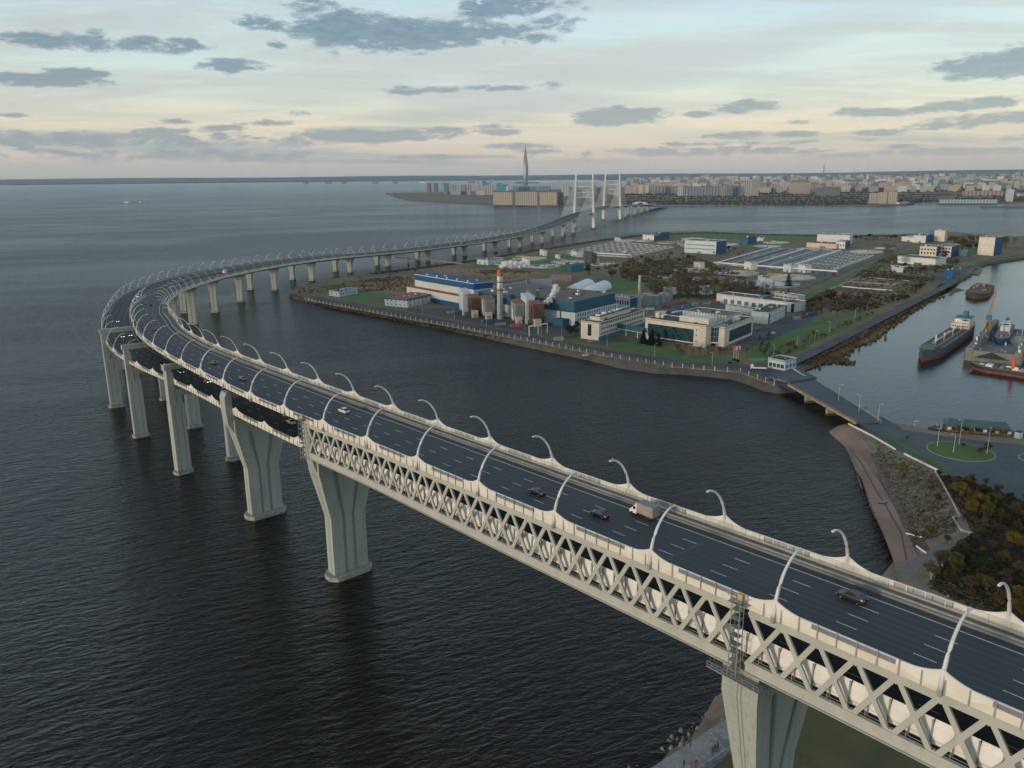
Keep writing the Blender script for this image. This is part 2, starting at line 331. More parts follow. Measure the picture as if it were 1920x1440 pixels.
# ------------------------------------------------------------------ carriageway paths
class Path:
    def __init__(s, ctrl):
        c = np.array(ctrl, float); n = len(c); pts = []
        for i in range(n - 1):
            p0, p1, p2, p3 = c[max(i - 1, 0)], c[i], c[i + 1], c[min(i + 2, n - 1)]
            for t in np.linspace(0, 1, 12, endpoint=False):
                pts.append(0.5 * ((2 * p1) + (-p0 + p2) * t + (2 * p0 - 5 * p1 + 4 * p2 - p3) * t * t + (-p0 + 3 * p1 - 3 * p2 + p3) * t ** 3))
        pts.append(c[-1]); pts = np.array(pts)
        s._set(pts)
        st = np.arange(0, s.L, 3.0); q = np.array([s.pos(x) for x in st])
        k = np.exp(-0.5 * (np.arange(-12, 13) / 5.0) ** 2); k /= k.sum()
        pad = np.vstack([q[0] + (q[0] - q[1]) * np.arange(12, 0, -1)[:, None], q, q[-1] + (q[-1] - q[-2]) * np.arange(1, 13)[:, None]])
        q = np.stack([np.convolve(pad[:, j], k, 'valid') for j in range(3)], 1)
        s._set(q)
    def _set(s, pts):
        s.p = pts; d = np.hypot(*(np.diff(pts[:, :2], axis=0).T)); s.s = np.r_[0, np.cumsum(d)]; s.L = s.s[-1]
    def pos(s, x): return np.array([np.interp(x, s.s, s.p[:, j]) for j in range(3)])
    def frame(s, x):
        a, b = s.pos(max(x - 2, 0)), s.pos(min(x + 2, s.L)); t = b - a; t[2] = 0 if False else t[2]
        th = t[:2] / np.hypot(*t[:2]); return s.pos(x), Vector((th[0], th[1], 0)), Vector((th[1], -th[0], 0))
    wf = None
    def wid(s, x): return 1.0 if s.wf is None else float(np.interp(x, s.wf[0], s.wf[1]))
    def at(s, x, off, dz=0.0):
        p, t, n = s.frame(x); return Vector(p) + n * off * s.wid(x) + Vector((0, 0, dz))
    def near(s, x, y):
        i = np.argmin(np.hypot(s.p[:, 0] - x, s.p[:, 1] - y)); return s.s[i]
A = Path([(158, -16, 62.6), (126, 21, 62.3), (94, 59, 61.8), (78, 78, 61.3), (62.6, 96.9, 60.7), (47.2, 115.6, 60.1), (31.7, 134.0, 59.4), (16.3, 152.3, 58.7), (1.0, 170.8, 57.8), (-14.3, 189.6, 56.9),
          (-30.2, 209.3, 55.9), (-45.7, 228, 54.9), (-60.6, 245, 54.3), (-76.0, 262.5, 53.9), (-92.3, 281.5, 53.5), (-109.8, 302.7, 53.0), (-127.2, 324.6, 52.3), (-142.6, 345.2, 51.5), (-157.5, 366.8, 50.7), (-171.6, 388.6, 49.9),
          (-184.5, 410, 49.2), (-195, 433, 48.4), (-213, 467, 46.6), (-229, 503, 44.6), (-246, 546, 42.3), (-259, 586, 40.2), (-269, 622, 38.4), (-278, 668, 36.2), (-281, 700, 34.7), (-284, 759, 33), (-281, 826, 30.5),
          (-270, 913, 27.6), (-248, 995, 25), (-217, 1080, 21.5), (-176, 1155, 18.7), (-126, 1229, 17.8), (-75, 1298, 18.6), (-26, 1368, 19.8), (17, 1441, 21.6), (60, 1543, 23.8), (108, 1697, 28),
          (138, 1800, 32), (184, 1945, 36.5), (240, 2128, 38.5), (296, 2311, 37.5), (348, 2478, 33.5), (394, 2592, 30), (437, 2725, 26), (480, 2850, 20), (530, 2985, 12), (600, 3150, 7)])
GAP = 10.2
WIDEN = True
_wf = ([], [])
for (x_, y_, w_) in ((62, 97, 21.0), (16, 152, 21.1), (-30, 209, 22.2), (-60, 245, 24.0), (-76, 262, 24.4), (-92, 281, 23.8), (-110, 303, 22.8), (-140, 343, 21.4), (-185, 410, 21.2)):
    _wf[0].append(A.near(x_, y_)); _wf[1].append(w_ / 21.2)
B = Path([(158, -16, 62.6 - GAP), (126, 21, 62.3 - GAP), (94, 59, 61.8 - GAP), (62.6, 96.9, 60.7 - GAP), (31.7, 134, 59.4 - GAP), (1, 170.8, 57.8 - GAP), (-30.2, 209.3, 55.9 - GAP),
          (-45.7, 228, 44.7), (-60.6, 245, 44.1), (-76, 262.7, 43.6), (-93.3, 283, 42.9), (-112, 306.5, 42.2), (-132, 331, 41.3), (-150, 351, 40.2), (-170, 375, 38.9), (-190, 400.5, 38.0), (-211, 431, 37.2),
          (-238, 480, 36.7), (-258, 522, 36.2), (-273, 560, 35.8), (-286, 594, 36), (-302, 650, 35.2), (-309, 700, 34.3), (-313, 759, 33), (-311, 829, 30.5), (-299, 918, 27.6), (-275, 1005, 25), (-239, 1091, 21.5), (-194, 1166, 18.7),
          (-144, 1241, 17.8), (-93, 1311, 18.6), (-45, 1381, 19.8), (-2, 1451, 21.6), (41, 1552, 23.8), (88, 1703, 28), (118, 1806, 32), (164, 1951, 36.5), (220, 2134, 38.5), (276, 2317, 37.5), (328, 2484, 33.5),
          (374, 2598, 30), (417, 2731, 26), (461, 2857, 20), (512, 2992, 12), (583, 3158, 7)])
sP5 = A.near(-53.0, 236.3); sP6 = A.near(43.6, 120.2)
SPAN = sP5 - sP6
A.wf = _wf
def sweep(path, prof, s0, s1, step, name, material, parent=None, mi=None, close=True):
    mbx = MB(); n = max(2, int(round((s1 - s0) / step)) + 1); ss = np.linspace(s0, s1, n); k = len(prof); vs = []
    for x in ss:
        p, t, nn = path.frame(x)
        for (o, dz) in prof: vs.append(Vector(p) + nn * o * path.wid(x) + Vector((0, 0, dz)))
    fs = []
    for i in range(n - 1):
        for j in range(k if close else k - 1):
            j2 = (j + 1) % k; fs.append((i * k + j, (i + 1) * k + j, (i + 1) * k + j2, i * k + j2))
    if close: fs += [tuple(range(k)), tuple(reversed(range((n - 1) * k, n * k)))]
    mbx.add(vs, fs); o_ = mbx.build(name, material, parent)
    if name == 'road_surface':
        uv = o_.data.uv_layers.new(name='UVMap')
        for lp in o_.data.loops: v_ = lp.vertex_index; uv.data[lp.index].uv = (prof[v_ % k][0], ss[v_ // k])
    return o_
def road_mat(name, c, cl, cd, off):
    m_ = mat(name, c, .75); b = NB(m_.node_tree); p = m_.node_tree.nodes['Principled BSDF']; uv = b.new('ShaderNodeUVMap').outputs[0]
    sp = b.new('ShaderNodeSeparateXYZ'); b.l.new(uv, sp.inputs[0])
    def st(sx, sy, sc, det=4):
        mp = b.new('ShaderNodeMapping'); b.l.new(uv, mp.inputs[0]); mp.inputs['Scale'].default_value = (sx, sy, 1); return b.noise(mp.outputs[0], sc, det, .6)
    lane = b.math('ADD', sp.outputs[0], off); w = b.math('SINE', b.math('MULTIPLY', lane, 2 * math.pi / 1.72))
    col = b.mix(b.math('MULTIPLY', b.smooth(b.math('ADD', w, b.math('MULTIPLY', st(.8, .02, 1, 4), 1.6)), .9, 2.0), .55), c + (1,) if False else c, cl)
    col = b.mix(b.math('MULTIPLY', b.smooth(st(1.6, .03, 1.2, 6), .45, .75), .5), col, cd)
    col = b.mix(b.math('MULTIPLY', b.smooth(st(1, 1, 4, 6), .45, .8), .35), col, cl)
    col = b.mix(b.math('MULTIPLY', b.smooth(st(.06, .035, 1, 2), .55, .62), .22), col, cl)
    jt = b.math('LESS_THAN', b.math('FRACT', b.math('MULTIPLY', sp.outputs[1], 1 / 64.8)), .006); col = b.mix(b.math('MULTIPLY', jt, .6), col, (.10, .105, .105))
    b.put(p.inputs['Base Color'], col); return m_
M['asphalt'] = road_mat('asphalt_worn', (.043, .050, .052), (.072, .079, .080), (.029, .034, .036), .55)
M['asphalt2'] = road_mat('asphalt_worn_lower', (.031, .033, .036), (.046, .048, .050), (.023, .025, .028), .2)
def rect(a, b, c, d): return [(a, c), (b, c), (b, d), (a, d)]

ENDA = A.L - 5; ENDB = B.L - 5
up = thing('upper_viaduct', 'four-lane upper carriageway that sweeps round the bend on top of the truss', 'viaduct')
lo = thing('lower_viaduct', 'darker lower carriageway that runs through the truss and emerges outside the bend', 'viaduct')
# road surface, deck girder, walkway
sweep(A, rect(-10.1, 7.2, -.25, 0.0), 0, ENDA, 4, 'road_surface', M['asphalt'], up)
sweep(A, rect(7.22, 10.3, -.28, -.02), 0, ENDA, 4, 'service_walkway', M['walk'], up)
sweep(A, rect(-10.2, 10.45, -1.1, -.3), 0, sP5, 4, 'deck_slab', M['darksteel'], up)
sweep(A, [(-10.5, -.9), (-6.2, -2.9), (6.2, -2.9), (10.7, -.9), (10.7, -.3), (-10.5, -.3)], sP5, ENDA, 5, 'box_girder', M['concrete'], up)
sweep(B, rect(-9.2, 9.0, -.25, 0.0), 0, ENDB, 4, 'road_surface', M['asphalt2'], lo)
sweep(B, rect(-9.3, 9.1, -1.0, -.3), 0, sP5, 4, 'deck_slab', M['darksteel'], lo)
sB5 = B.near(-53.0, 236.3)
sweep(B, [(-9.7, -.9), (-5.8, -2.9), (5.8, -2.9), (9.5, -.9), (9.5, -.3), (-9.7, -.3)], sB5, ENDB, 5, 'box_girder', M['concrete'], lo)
# lane markings: dashes (near ones single parts) and solid edge lines
def dashes(path, offs, s1, parent, every=11.3, ln=3.1, w=.17, near_until=None, lift=.006):
    far = MB(); s = 3.0; near = near_until or 0
    ncount = 0
    while s < s1:
        for k, o in enumerate(offs):
            a, b_ = s, s + ln
            q = [path.at(a, o - w / 2, lift), path.at(a, o + w / 2, lift), path.at(b_, o + w / 2, lift), path.at(b_, o - w / 2, lift)]
            if s < near:
                mm = MB(); mm.add(q, [(0, 3, 2, 1)]); mm.build('lane_dash', M['paint'], parent); ncount += 1
            else:
                far.add([p + Vector((0, 0, .01)) for p in q], [(0, 3, 2, 1)])
        s += every
    tag(far.build('lane_dash', M['paint'], parent), kind='stuff')
dashes(A, (-5.35, -1.95, 1.5), 2100, up, near_until=sP5 + 60)
dashes(B, (-4.6, -1.1, 2.4), 2100, lo, near_until=0)
for o in (5.35, -8.9):
    sweep(A, [(o - .1, .006), (o + .1, .006)], 0, 2300, 3, 'edge_line', M['paint'], up, close=False)
for o in (-7.9, 5.9):
    sweep(B, [(o - .1, .006), (o + .1, .006)], 0, 2300, 3, 'edge_line', M['paint'], lo, close=False)
# parapets. Outer edge of A: cream upstand + railing + posts. Inner: barrier rail, walkway, cream fence with posts
lampS = []
s = A.near(62.6, 96.9) ; s0l = s
while s > 8: s -= 24.3
s += 24.3 if s < 8 else 0
while s < 2050: lampS.append(s); s += 24.3
parA_end_out = A.near(-262, 598)
sweep(A, rect(-10.75, -10.42, -.75, .5), 0, parA_end_out, 3, 'parapet_upstand', M['cream'], up)
sweep(A, rect(-10.66, -10.58, .5, 1.3), 0, parA_end_out, 4, 'railing_infill', M['mesh'], up)
sweep(A, rect(-10.76, -10.5, 1.3, 1.44), 0, parA_end_out, 4, 'hand_rail', M['lamp'], up)
sweep(A, rect(10.42, 10.75, -.75, .35), 0, ENDA, 3, 'parapet_upstand', M['cream'], up)
FENCE = True
sweep(A, rect(10.46, 10.70, 1.35, 1.48), 0, 1250, 4, 'hand_rail', M['lamp'], up)
sweep(A, rect(7.25, 7.55, 0, .42), 0, ENDA, 4, 'concrete_barrier', M['barrier'], up)
sweep(A, rect(7.28, 7.52, .62, .9), 0, 1400, 4, 'guard_rail', M['galv'], up)
sweep(B, rect(-9.95, -9.62, -.75, .42), sB5, ENDB, 3, 'parapet_upstand', M['cream'], lo)
sweep(B, rect(-9.86, -9.78, .42, 1.2), sB5, 1300, 4, 'railing_infill', M['mesh'], lo)
sweep(B, rect(-9.96, -9.7, 1.2, 1.33), sB5, 1300, 4, 'hand_rail', M['galv'], lo)
sweep(B, rect(9.2, 9.5, 0, .8), sB5, ENDB, 4, 'concrete_barrier', M['barrier'], lo)
pst = MB(); pst.box(-.09, .09, -.1, .1, -.75, 1.5); postme = pst.mesh('post', M['galv'])
pst = MB(); pst.box(-.09, .09, -.1, .1, -.3, 1.5); postme2 = pst.mesh('post', M['lamp'])
def posts(path, off, s0, s1, me, parent, step=2.95, near=0):
    far = MB(); s = s0
    while s < s1:
        p, t, n = path.frame(s); q = path.at(s, off); rz = math.atan2(t.y, t.x)
        if s < near: inst(me, 'parapet_post', parent, q, rz)
        else: far.box(-.09, .09, -.1, .1, -.6, 1.25, 0, Matrix.Translation(q) @ Matrix.Rotation(rz, 4, 'Z'))
        s += step
    if far.v: tag(far.build('parapet_post', M['galv'], parent), kind='stuff')
posts(A, -10.83, 2, parA_end_out, postme, up, near=sP5 + 20)
posts(A, 10.50, 2, 1100, postme2, up, near=sP5 + 20)
posts(B, -10.03, sB5, 1100, postme, lo, near=0)
s = 1.0; far = {0: MB(), 1: MB()}
while s < 1240:
    dl_ = min(abs(s + 1.47 - q) for q in lampS); ke = 0 if dl_ < 7.6 else 1
    mm = MB() if s < sP5 + 20 else far[ke]
    q = [A.at(s + .06, 10.55, .35), A.at(s + .06, 10.61, .35), A.at(s + 2.88, 10.61, .35), A.at(s + 2.88, 10.55, .35)]
    mm.hull6(q + [p + Vector((0, 0, 1.0)) for p in q])
    if s < sP5 + 20: mm.build('fence_panel', M['cream'] if ke == 0 else M['mesh2'], up)
    s += 2.95
tag(far[0].build('fence_panel', M['cream'], up), kind='stuff'); tag(far[1].build('fence_panel', M['mesh2'], up), kind='stuff')
# fairings: white wings that sweep up to each lamp post
def fairing(path, sl, off, sgn, parent, hh=2.9, hl=6.0):
    """wing on the parapet: its top edge falls in a hollow curve from the post; it also leans outwards"""
    mbx = MB(); n = 14; vs = []
    for i in range(2 * n + 1):
        u = (i - n) / n; q = abs(u); top = 1.42 + (hh - 1.42) * (1 - q) ** 2.6
        lean = 0.32 * (1 - q) ** 1.5
        for (o, z) in ((off + sgn * (-.06), -.2), (off + sgn * (.14), -.2), (off + sgn * (.14 + lean), top), (off + sgn * (-.02 + lean * .8), top)):
            vs.append(path.at(sl + u * hl, o, z))
    fs = []
    for i in range(2 * n):
        for j in range(4): fs.append((i * 4 + j, (i + 1) * 4 + j, (i + 1) * 4 + (j + 1) % 4, i * 4 + (j + 1) % 4))
    mbx.add(vs, fs); return mbx.build('fairing', M['fair'], parent)
# lamp post: curved arm
def lamp_mesh(k_=1.0):
    pts = []; rad = []
    for i in range(15):
        t = i / 14; a = t * math.radians(82)
        pts.append((5.6 * (1 - math.cos(a)) / (1 - math.cos(math.radians(82))), 0, 9.3 * math.sin(a) / math.sin(math.radians(82)))); rad.append((.33 - .15 * t) * k_)
    mm = MB(); mm.tube(pts, rad, 8); return mm.mesh('arm', M['lamp'], True), pts[-1]
armme, tip = lamp_mesh(); armthin, _ = lamp_mesh(.6)
mm = MB(); mm.box(tip[0] - .25, tip[0] + .75, -.2, .2, tip[2] - .12, tip[2] + .1); headme = mm.mesh('lamp_head', M['lampglass'])
mm = MB(); mm.box(-.35, .35, -.3, .3, -.9, .05); plateme = mm.mesh('base_plate', M['galv'])
mm = MB(); mm.lathe([(0, tip[2] + .55), (.16, tip[2] + .5), (.18, tip[2] + .12), (0, tip[2] + .1)], 8, (tip[0] - .2, 0)); beacme = mm.mesh('beacon', M['red'])
mm = MB(); mm.lathe([(0, tip[2] + .55), (.16, tip[2] + .5), (.18, tip[2] + .12), (0, tip[2] + .1)], 8, (tip[0] - .2, 0))
def lamp(path, s, off, side, label, group, beacon=False, sc=1.0):
    p, t, n = path.frame(s); d = n if side < 0 else -n
    o = thing('lamp_post', label, 'lamp post', path.at(s, off, -.1), math.atan2(d.y, d.x), group)
    inst(armme if s < 420 else armthin, 'arm', o, sc=sc); inst(headme, 'lamp_head', o, sc=sc); inst(plateme, 'base_plate', o)
    if beacon: inst(beacme, 'beacon', o, sc=sc)
    return o
g1, g2, g3 = 'curved lamps along the outer parapet of the upper deck', 'curved lamps along the inner parapet of the viaduct', 'curved lamps along the outer parapet of the lower deck'
vis0 = A.near(66, 92)
k = kk = 0
for i, s in enumerate(lampS):
    if s < parA_end_out:
        fairing(A, s, -10.6, -1, up)
    if s < 900: fairing(A, s, 10.58, 1, up, 2.9)
    if s > vis0 - 40 and s < 2050:
        if s < parA_end_out:
            lamp(A, s, -11.0, -1, 'curved lamp on the outer upper parapet, %s one counted from the near end' % ordw(k), g1, k % 4 == 3); k += 1
        if s < 1750:
            lamp(A, s, 11.0, 1, 'curved lamp on the inner parapet towards the island, %s one from the near end' % ordw(kk), g2, kk % 4 == 0); kk += 1
s = sB5 + 8; k = 0
while s < 1700:
    if s < 900: fairing(B, s, -9.8, -1, lo)
    if B.pos(s)[1] > 392:
        lamp(B, s, -10.2, -1, 'curved lamp on the lower carriageway parapet, %s one from where the deck emerges' % ordw(k), g3); k += 1
    s += 24.3

# ------------------------------------------------------------------ truss
CELL = SPAN / round(SPAN / 5.75)
def truss(side, s0, s1, label, material, ztop=-.8, zbot=-11.7):
    """X lattice side wall between two piers: chords, one object per diagonal"""
    o = thing('truss_wall', label, 'bridge truss', group='truss walls of the double-deck bridge')
    off = side * 10.25
    sweep(A, rect(off - .32, off + .32, ztop - 1.3, ztop + .02), s0, s1, 4, 'top_chord', material, o)
    sweep(A, rect(off - .34, off + .34, zbot, zbot + 1.8), s0, s1, 4, 'bottom_chord', material, o)
    sweep(A, rect(off - .75 if side < 0 else off - .38, off + .38 if side < 0 else off + .75, zbot - .12, zbot), s0, s1, 4, 'chord_flange', material, o)
    n = max(1, int(round((s1 - s0) / CELL)))
    zt, zb = ztop - .5, zbot + .9
    for i in range(n):
        a, b_ = s0 + (s1 - s0) * i / n, s0 + (s1 - s0) * (i + 1) / n
        for (u, v, ww) in ((a, b_, .42), (b_, a, .39)):
            mm = MB()
            pa, pb = A.at(u, off, zt), A.at(v, off, zb); mm.beam(pa, pb, .80 if ww > .4 else .78, ww, 0, up=A.frame(u)[2])
            mm.build('diagonal', material, o)
        # gusset plates give the rounded corners
        mm = MB(); f = .72
        for (z0, z1) in ((ztop - 1.3, ztop - 1.72), (zbot + 1.8, zbot + 2.22)):
            c = a
            for sg in (-1, 1):
                pts = [A.at(c, off - .215, z0), A.at(c + sg * f, off - .215, z0), A.at(c, off - .215, z1)]
                pts2 = [A.at(c, off + .215, z0), A.at(c + sg * f, off + .215, z0), A.at(c, off + .215, z1)]
                mm.add(pts + pts2, [(0, 1, 2), (5, 4, 3), (0, 3, 4, 1), (1, 4, 5, 2), (2, 5, 3, 0)])
        mid = (a + b_) / 2; zm = (zt + zb) / 2
        q = [A.at(mid - .6, off - .225, zm), A.at(mid, off - .225, zm + 1.0), A.at(mid + .6, off - .225, zm), A.at(mid, off - .225, zm - 1.0)]
        q2 = [A.at(mid - .6, off + .225, zm), A.at(mid, off + .225, zm + 1.0), A.at(mid + .6, off + .225, zm), A.at(mid, off + .225, zm - 1.0)]
        mm.add(q + q2, [(0, 1, 2, 3), (7, 6, 5, 4), (0, 4, 5, 1), (1, 5, 6, 2), (2, 6, 7, 3), (3, 7, 4, 0)])
        mm.build('gusset_plate', material, o)
    return o
truss(-1, sP6 + 1.2, sP5 - 1.6, 'long lattice truss wall in the middle of the near bridge side', M['steel'])
truss(-1, max(4, sP6 - SPAN * .95), sP6 - 1.2, 'lattice truss wall at the lower right corner, near side', M['steel'])
truss(1, sP6 + 1.2, sP5 - 1.6, 'shaded far truss wall seen through the near lattice, middle span', M['darksteel'])  # far wall gets a darker steel: its shade is put into the colour
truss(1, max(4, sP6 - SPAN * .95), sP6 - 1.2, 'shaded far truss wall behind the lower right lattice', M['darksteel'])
# inside the truss: white noise barrier panels and the side walkway with railing
s = 4.0; k = 0
while s < sP5 - 3:
    mm = MB(); a, b_ = s + .06, s + 2.82
    prof = [(-8.9, .55), (-8.72, .55), (-8.55, 3.0), (-8.2, 3.9), (-8.36, 3.95), (-8.75, 3.05)]
    q = [A.at(a, o, z - GAP) for o, z in prof] + [A.at(b_, o, z - GAP) for o, z in prof]; n6 = 6
    mm.add(q, [tuple(range(6)), tuple(reversed(range(6, 12)))] + [(i, 6 + i, 6 + (i + 1) % 6, (i + 1) % 6) for i in range(6)])
    mm.build('noise_barrier_panel', M['white'], lo)
    s += 2.88; k += 1
mm = MB(); s = 4.0
while s < sP5 - 3:
    for (o, z0, z1, w) in ((-8.98, -.2, 4.1, .1), (-9.75, -.2, 1.15, .05)):
        p = A.at(s, o, -GAP); t = A.frame(s)[1]
        mm.box(-w, w, -w, w, z0, z1, 0, Matrix.Translation(p) @ Matrix.Rotation(math.atan2(t.y, t.x), 4, 'Z'))
    s += 2.88
tag(mm.build('barrier_post', M['galv'], lo), kind='stuff')
sweep(A, rect(-9.85, -8.95, -GAP - .35, -GAP - .2), 3, sP5 - 2, 4, 'service_walkway', M['walk'], lo)
sweep(A, rect(-9.78, -9.72, -GAP + 1.08, -GAP + 1.16), 3, sP5 - 2, 4, 'hand_rail', M['galv'], lo)
sweep(A, rect(-9.78, -9.72, -GAP + .5, -GAP + .56), 3, sP5 - 2, 4, 'mid_rail', M['galv'], lo)
# cross frames under the upper deck and deck underside
mm = MB(); s = 6.0
while s < sP5 - 2:
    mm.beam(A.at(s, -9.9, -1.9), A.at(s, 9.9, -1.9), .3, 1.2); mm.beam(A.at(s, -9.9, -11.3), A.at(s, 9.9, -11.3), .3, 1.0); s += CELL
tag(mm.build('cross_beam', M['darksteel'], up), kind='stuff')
# expansion-joint ladder towers over piers 6 and 5
def ladder_tower(s, label):
    o = thing('ladder_tower', label, 'ladder tower', A.at(s, -11.3, -12.6), math.atan2(A.frame(s)[1].y, A.frame(s)[1].x), 'steel ladder towers at the truss joints')
    Hh = 14.0
    for x in (-.75, .75):
        for y in (-.0, 1.1):
            mm = MB(); mm.box(x - .06, x + .06, y - .06, y + .06, 0, Hh); mm.build('leg', M['galv'], o)
    rg = MB()
    for i in range(int(Hh / .45)):
        z = .3 + i * .45; rg.box(-.28, .28, -.03, .03, z, z + .06)
    tag(rg.build('rung', M['galv'], o), kind='stuff')
    for z in np.arange(1.2, Hh, 1.5):
        mm = MB(); mm.box(-.8, .8, -.08, 1.15, z, z + .08); mm.build('brace_ring', M['galv'], o)
    mm = MB(); mm.box(-1.6, 1.6, -.6, 1.1, Hh - 1.25, Hh - 1.15); mm.box(-1.6, 1.6, -.62, -.56, Hh - .2, Hh - .12); mm.box(-1.6, -1.54, -.6, 1.1, Hh - .2, Hh - .12); mm.box(1.54, 1.6, -.6, 1.1, Hh - .2, Hh - .12); mm.build('top_platform', M['galv'], o)
    mm = MB(); mm.box(-.45, .45, -.05, .25, Hh - 1.1, Hh + .3); mm.build('gate', mat('gate_ochre', (.45, .33, .12), .7), o)
    return o
ladder_tower(sP6, 'caged steel ladder tower on the truss joint above the nearest pier')
ladder_tower(sP5 - 1, 'steel ladder tower at the left end of the truss')

# ------------------------------------------------------------------ piers
def pier_frame(path, s):
    p, t, n = path.frame(s)
    return Vector((p[0], p[1], 0)), t, n, p[2]
def slab_poly(mb_, prof, half, mi=0, taper=0.0):
    """prof: closed outline in (u across, z); half thickness along bridge (function of z allowed)"""
    h = half if callable(half) else (lambda z: half)
    n = len(prof)
    vs = [(u, -h(z), z) for u, z in prof] + [(u, h(z), z) for u, z in prof]
    mb_.add(vs, [tuple(range(n)), tuple(reversed(range(n, 2 * n)))] + [((i + 1) % n, i, n + i, n + (i + 1) % n) for i in range(n)], mi)
def wall_pier(path, s, label, zground=0.0, cz=None, wide=12.2, portal=True, zu=None, half_top=3.4):
    c, t, n, zr = pier_frame(path, s)
    zt = (cz if cz else zr - GAP - 2.4)            # underside of the lower truss/deck
    o = thing('bridge_pier', label, 'bridge pier', (c.x, c.y, zground), math.atan2(n.y, n.x), 'wide wall piers under the double-deck bridge')
    # local x = across (towards inner side), y = -along
    zt -= zground; w = wide / 2; W2 = w + 3.6; zf0, zf1 = zt * .50, zt * .88
    hf = lambda z: 2.1 + (half_top - 2.1) * max(0.0, min(1.0, (z - zf0) / (zf1 - zf0)))
    mm = MB(); slab_poly(mm, [(-w, 0), (w, 0), (w, zf0), (W2, zf1), (W2, zt), (-W2, zt), (-W2, zf1), (-w, zf0)], hf)
    mm.build('pier_wall', M['concrete'], o)
    # flutes of the broad faces: flat darker strips, the recess shade put into colour
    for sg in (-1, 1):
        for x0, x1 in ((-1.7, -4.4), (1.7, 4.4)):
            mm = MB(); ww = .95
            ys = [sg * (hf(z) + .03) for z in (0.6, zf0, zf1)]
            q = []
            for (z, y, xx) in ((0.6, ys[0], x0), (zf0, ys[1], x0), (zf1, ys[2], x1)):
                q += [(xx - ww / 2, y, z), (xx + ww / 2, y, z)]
            mm.add(q, [(0, 1, 3, 2), (2, 3, 5, 4)]); mm.build('face_groove_shade', M['groove_shade'], o)
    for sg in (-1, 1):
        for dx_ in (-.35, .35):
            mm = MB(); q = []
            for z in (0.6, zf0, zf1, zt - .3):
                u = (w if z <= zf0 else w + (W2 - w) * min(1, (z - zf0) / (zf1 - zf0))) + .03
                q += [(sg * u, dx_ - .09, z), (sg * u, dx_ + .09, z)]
            mm.add(q, [(0, 1, 3, 2), (2, 3, 5, 4), (4, 5, 7, 6)]); mm.build('end_groove_shade', M['groove_shade'], o)
    mm = MB(); L1, L2 = w + 1.7, 3.9
    mm.prism([(-L1, -1.6), (-L1 + 1.8, -L2), (L1 - 1.8, -L2), (L1, -1.6), (L1, 1.6), (L1 - 1.8, L2), (-L1 + 1.8, L2), (-L1, 1.6)], -3, 1.5)
    mm.build('footing', M['footing'], o)
    return o, zt, W2
p6, z6, w6 = wall_pier(A, sP6, 'tall flared pier on the grass at the bottom right of the picture', 2.0, cz=60.2 - 11.7 - .9)
# platform round the head of pier 6
mm = MB()
for (x0, x1, y0, y1) in ((-w6 - 2.4, -w6 + 3.5, -4.9, -3.5), (-w6 - 2.4, -w6 + 3.5, 3.5, 4.9), (-w6 - 2.4, -w6 - .05, -3.5, 3.5)): mm.box(x0, x1, y0, y1, z6 - 1.0, z6 - .85)
mm.build('inspection_platform', M['galv'], p6)
mm = MB()
for zz in (z6 + .1, z6 - .4):
    mm.box(-w6 - 2.4, -w6 + 3.5, -4.9, -4.84, zz, zz + .06); mm.box(-w6 - 2.4, -w6 + 3.5, 4.84, 4.9, zz, zz + .06); mm.box(-w6 - 2.4, -w6 - 2.34, -4.9, 4.9, zz, zz + .06)
for x in np.arange(-w6 - 2.4, -w6 + 3.6, 1.0):
    for y in (-4.87, 4.87): mm.box(x - .03, x + .03, y - .03, y + .03, z6 - .9, z6 + .15)
for y in np.arange(-4.87, 4.9, .97): mm.box(-w6 - 2.4, -w6 - 2.34, y - .03, y + .03, z6 - .9, z6 + .15)
mm.build('platform_railing', M['galv'], p6)
def portal_arms(o, zt, w2, zdeck, cap_lo, hw=2.4):
    """columns that carry the upper deck past both sides of the lower one"""
    for sg in (-1, 1):
        mm = MB(); q = [(sg * (w2 - .6), zt - 6), (sg * (w2 + 2.0), zt - 1.2), (sg * (w2 + 2.4), zt + 4), (sg * (w2 + 2.4), zdeck - 2), (sg * (w2 + 1.6), zdeck), (sg * (w2 - .2), zdeck), (sg * (w2 - .2), zt + 4), (sg * (w2 - 2.0), zt - .5)]
        if sg < 0: q = q[::-1]
        slab_poly(mm, q, hw); mm.build('portal_column', M['concrete'], o)
p5, z5, w5 = wall_pier(A, sP5, 'flared pier under the left end of the truss, standing in the sea', cz=54.6 - 11.7 - .6, wide=12.2)
mm = MB(); q = [(-w5 + 1.0, z5 - 5.5), (-w5 - .2, z5 - 4.5), (-w5 - 1.6, z5 + .5), (-w5 - 1.6, 54.3), (-w5 + .4, 54.3), (-w5 + .4, z5 + 1), (-w5 + 1.0, z5 + .2)]
slab_poly(mm, q, 2.3); mm.build('portal_column', M['concrete'], p5)
sP4 = A.near(-95, 285)
p4, z4, w4 = wall_pier(A, sP4, 'flared pier left of the truss end with a side arm carrying the upper deck', cz=42.8 - 2.9, wide=12.2)
portal_arms(p4, z4, w4, 53.4 - 2.9, 0)
mm = MB(); mm.box(-w4 - 1.6, w4 + 1.6, -1.5, 1.5, 53.4 - 5.2, 53.4 - 2.95); mm.build('cross_beam', M['concrete'], p4)
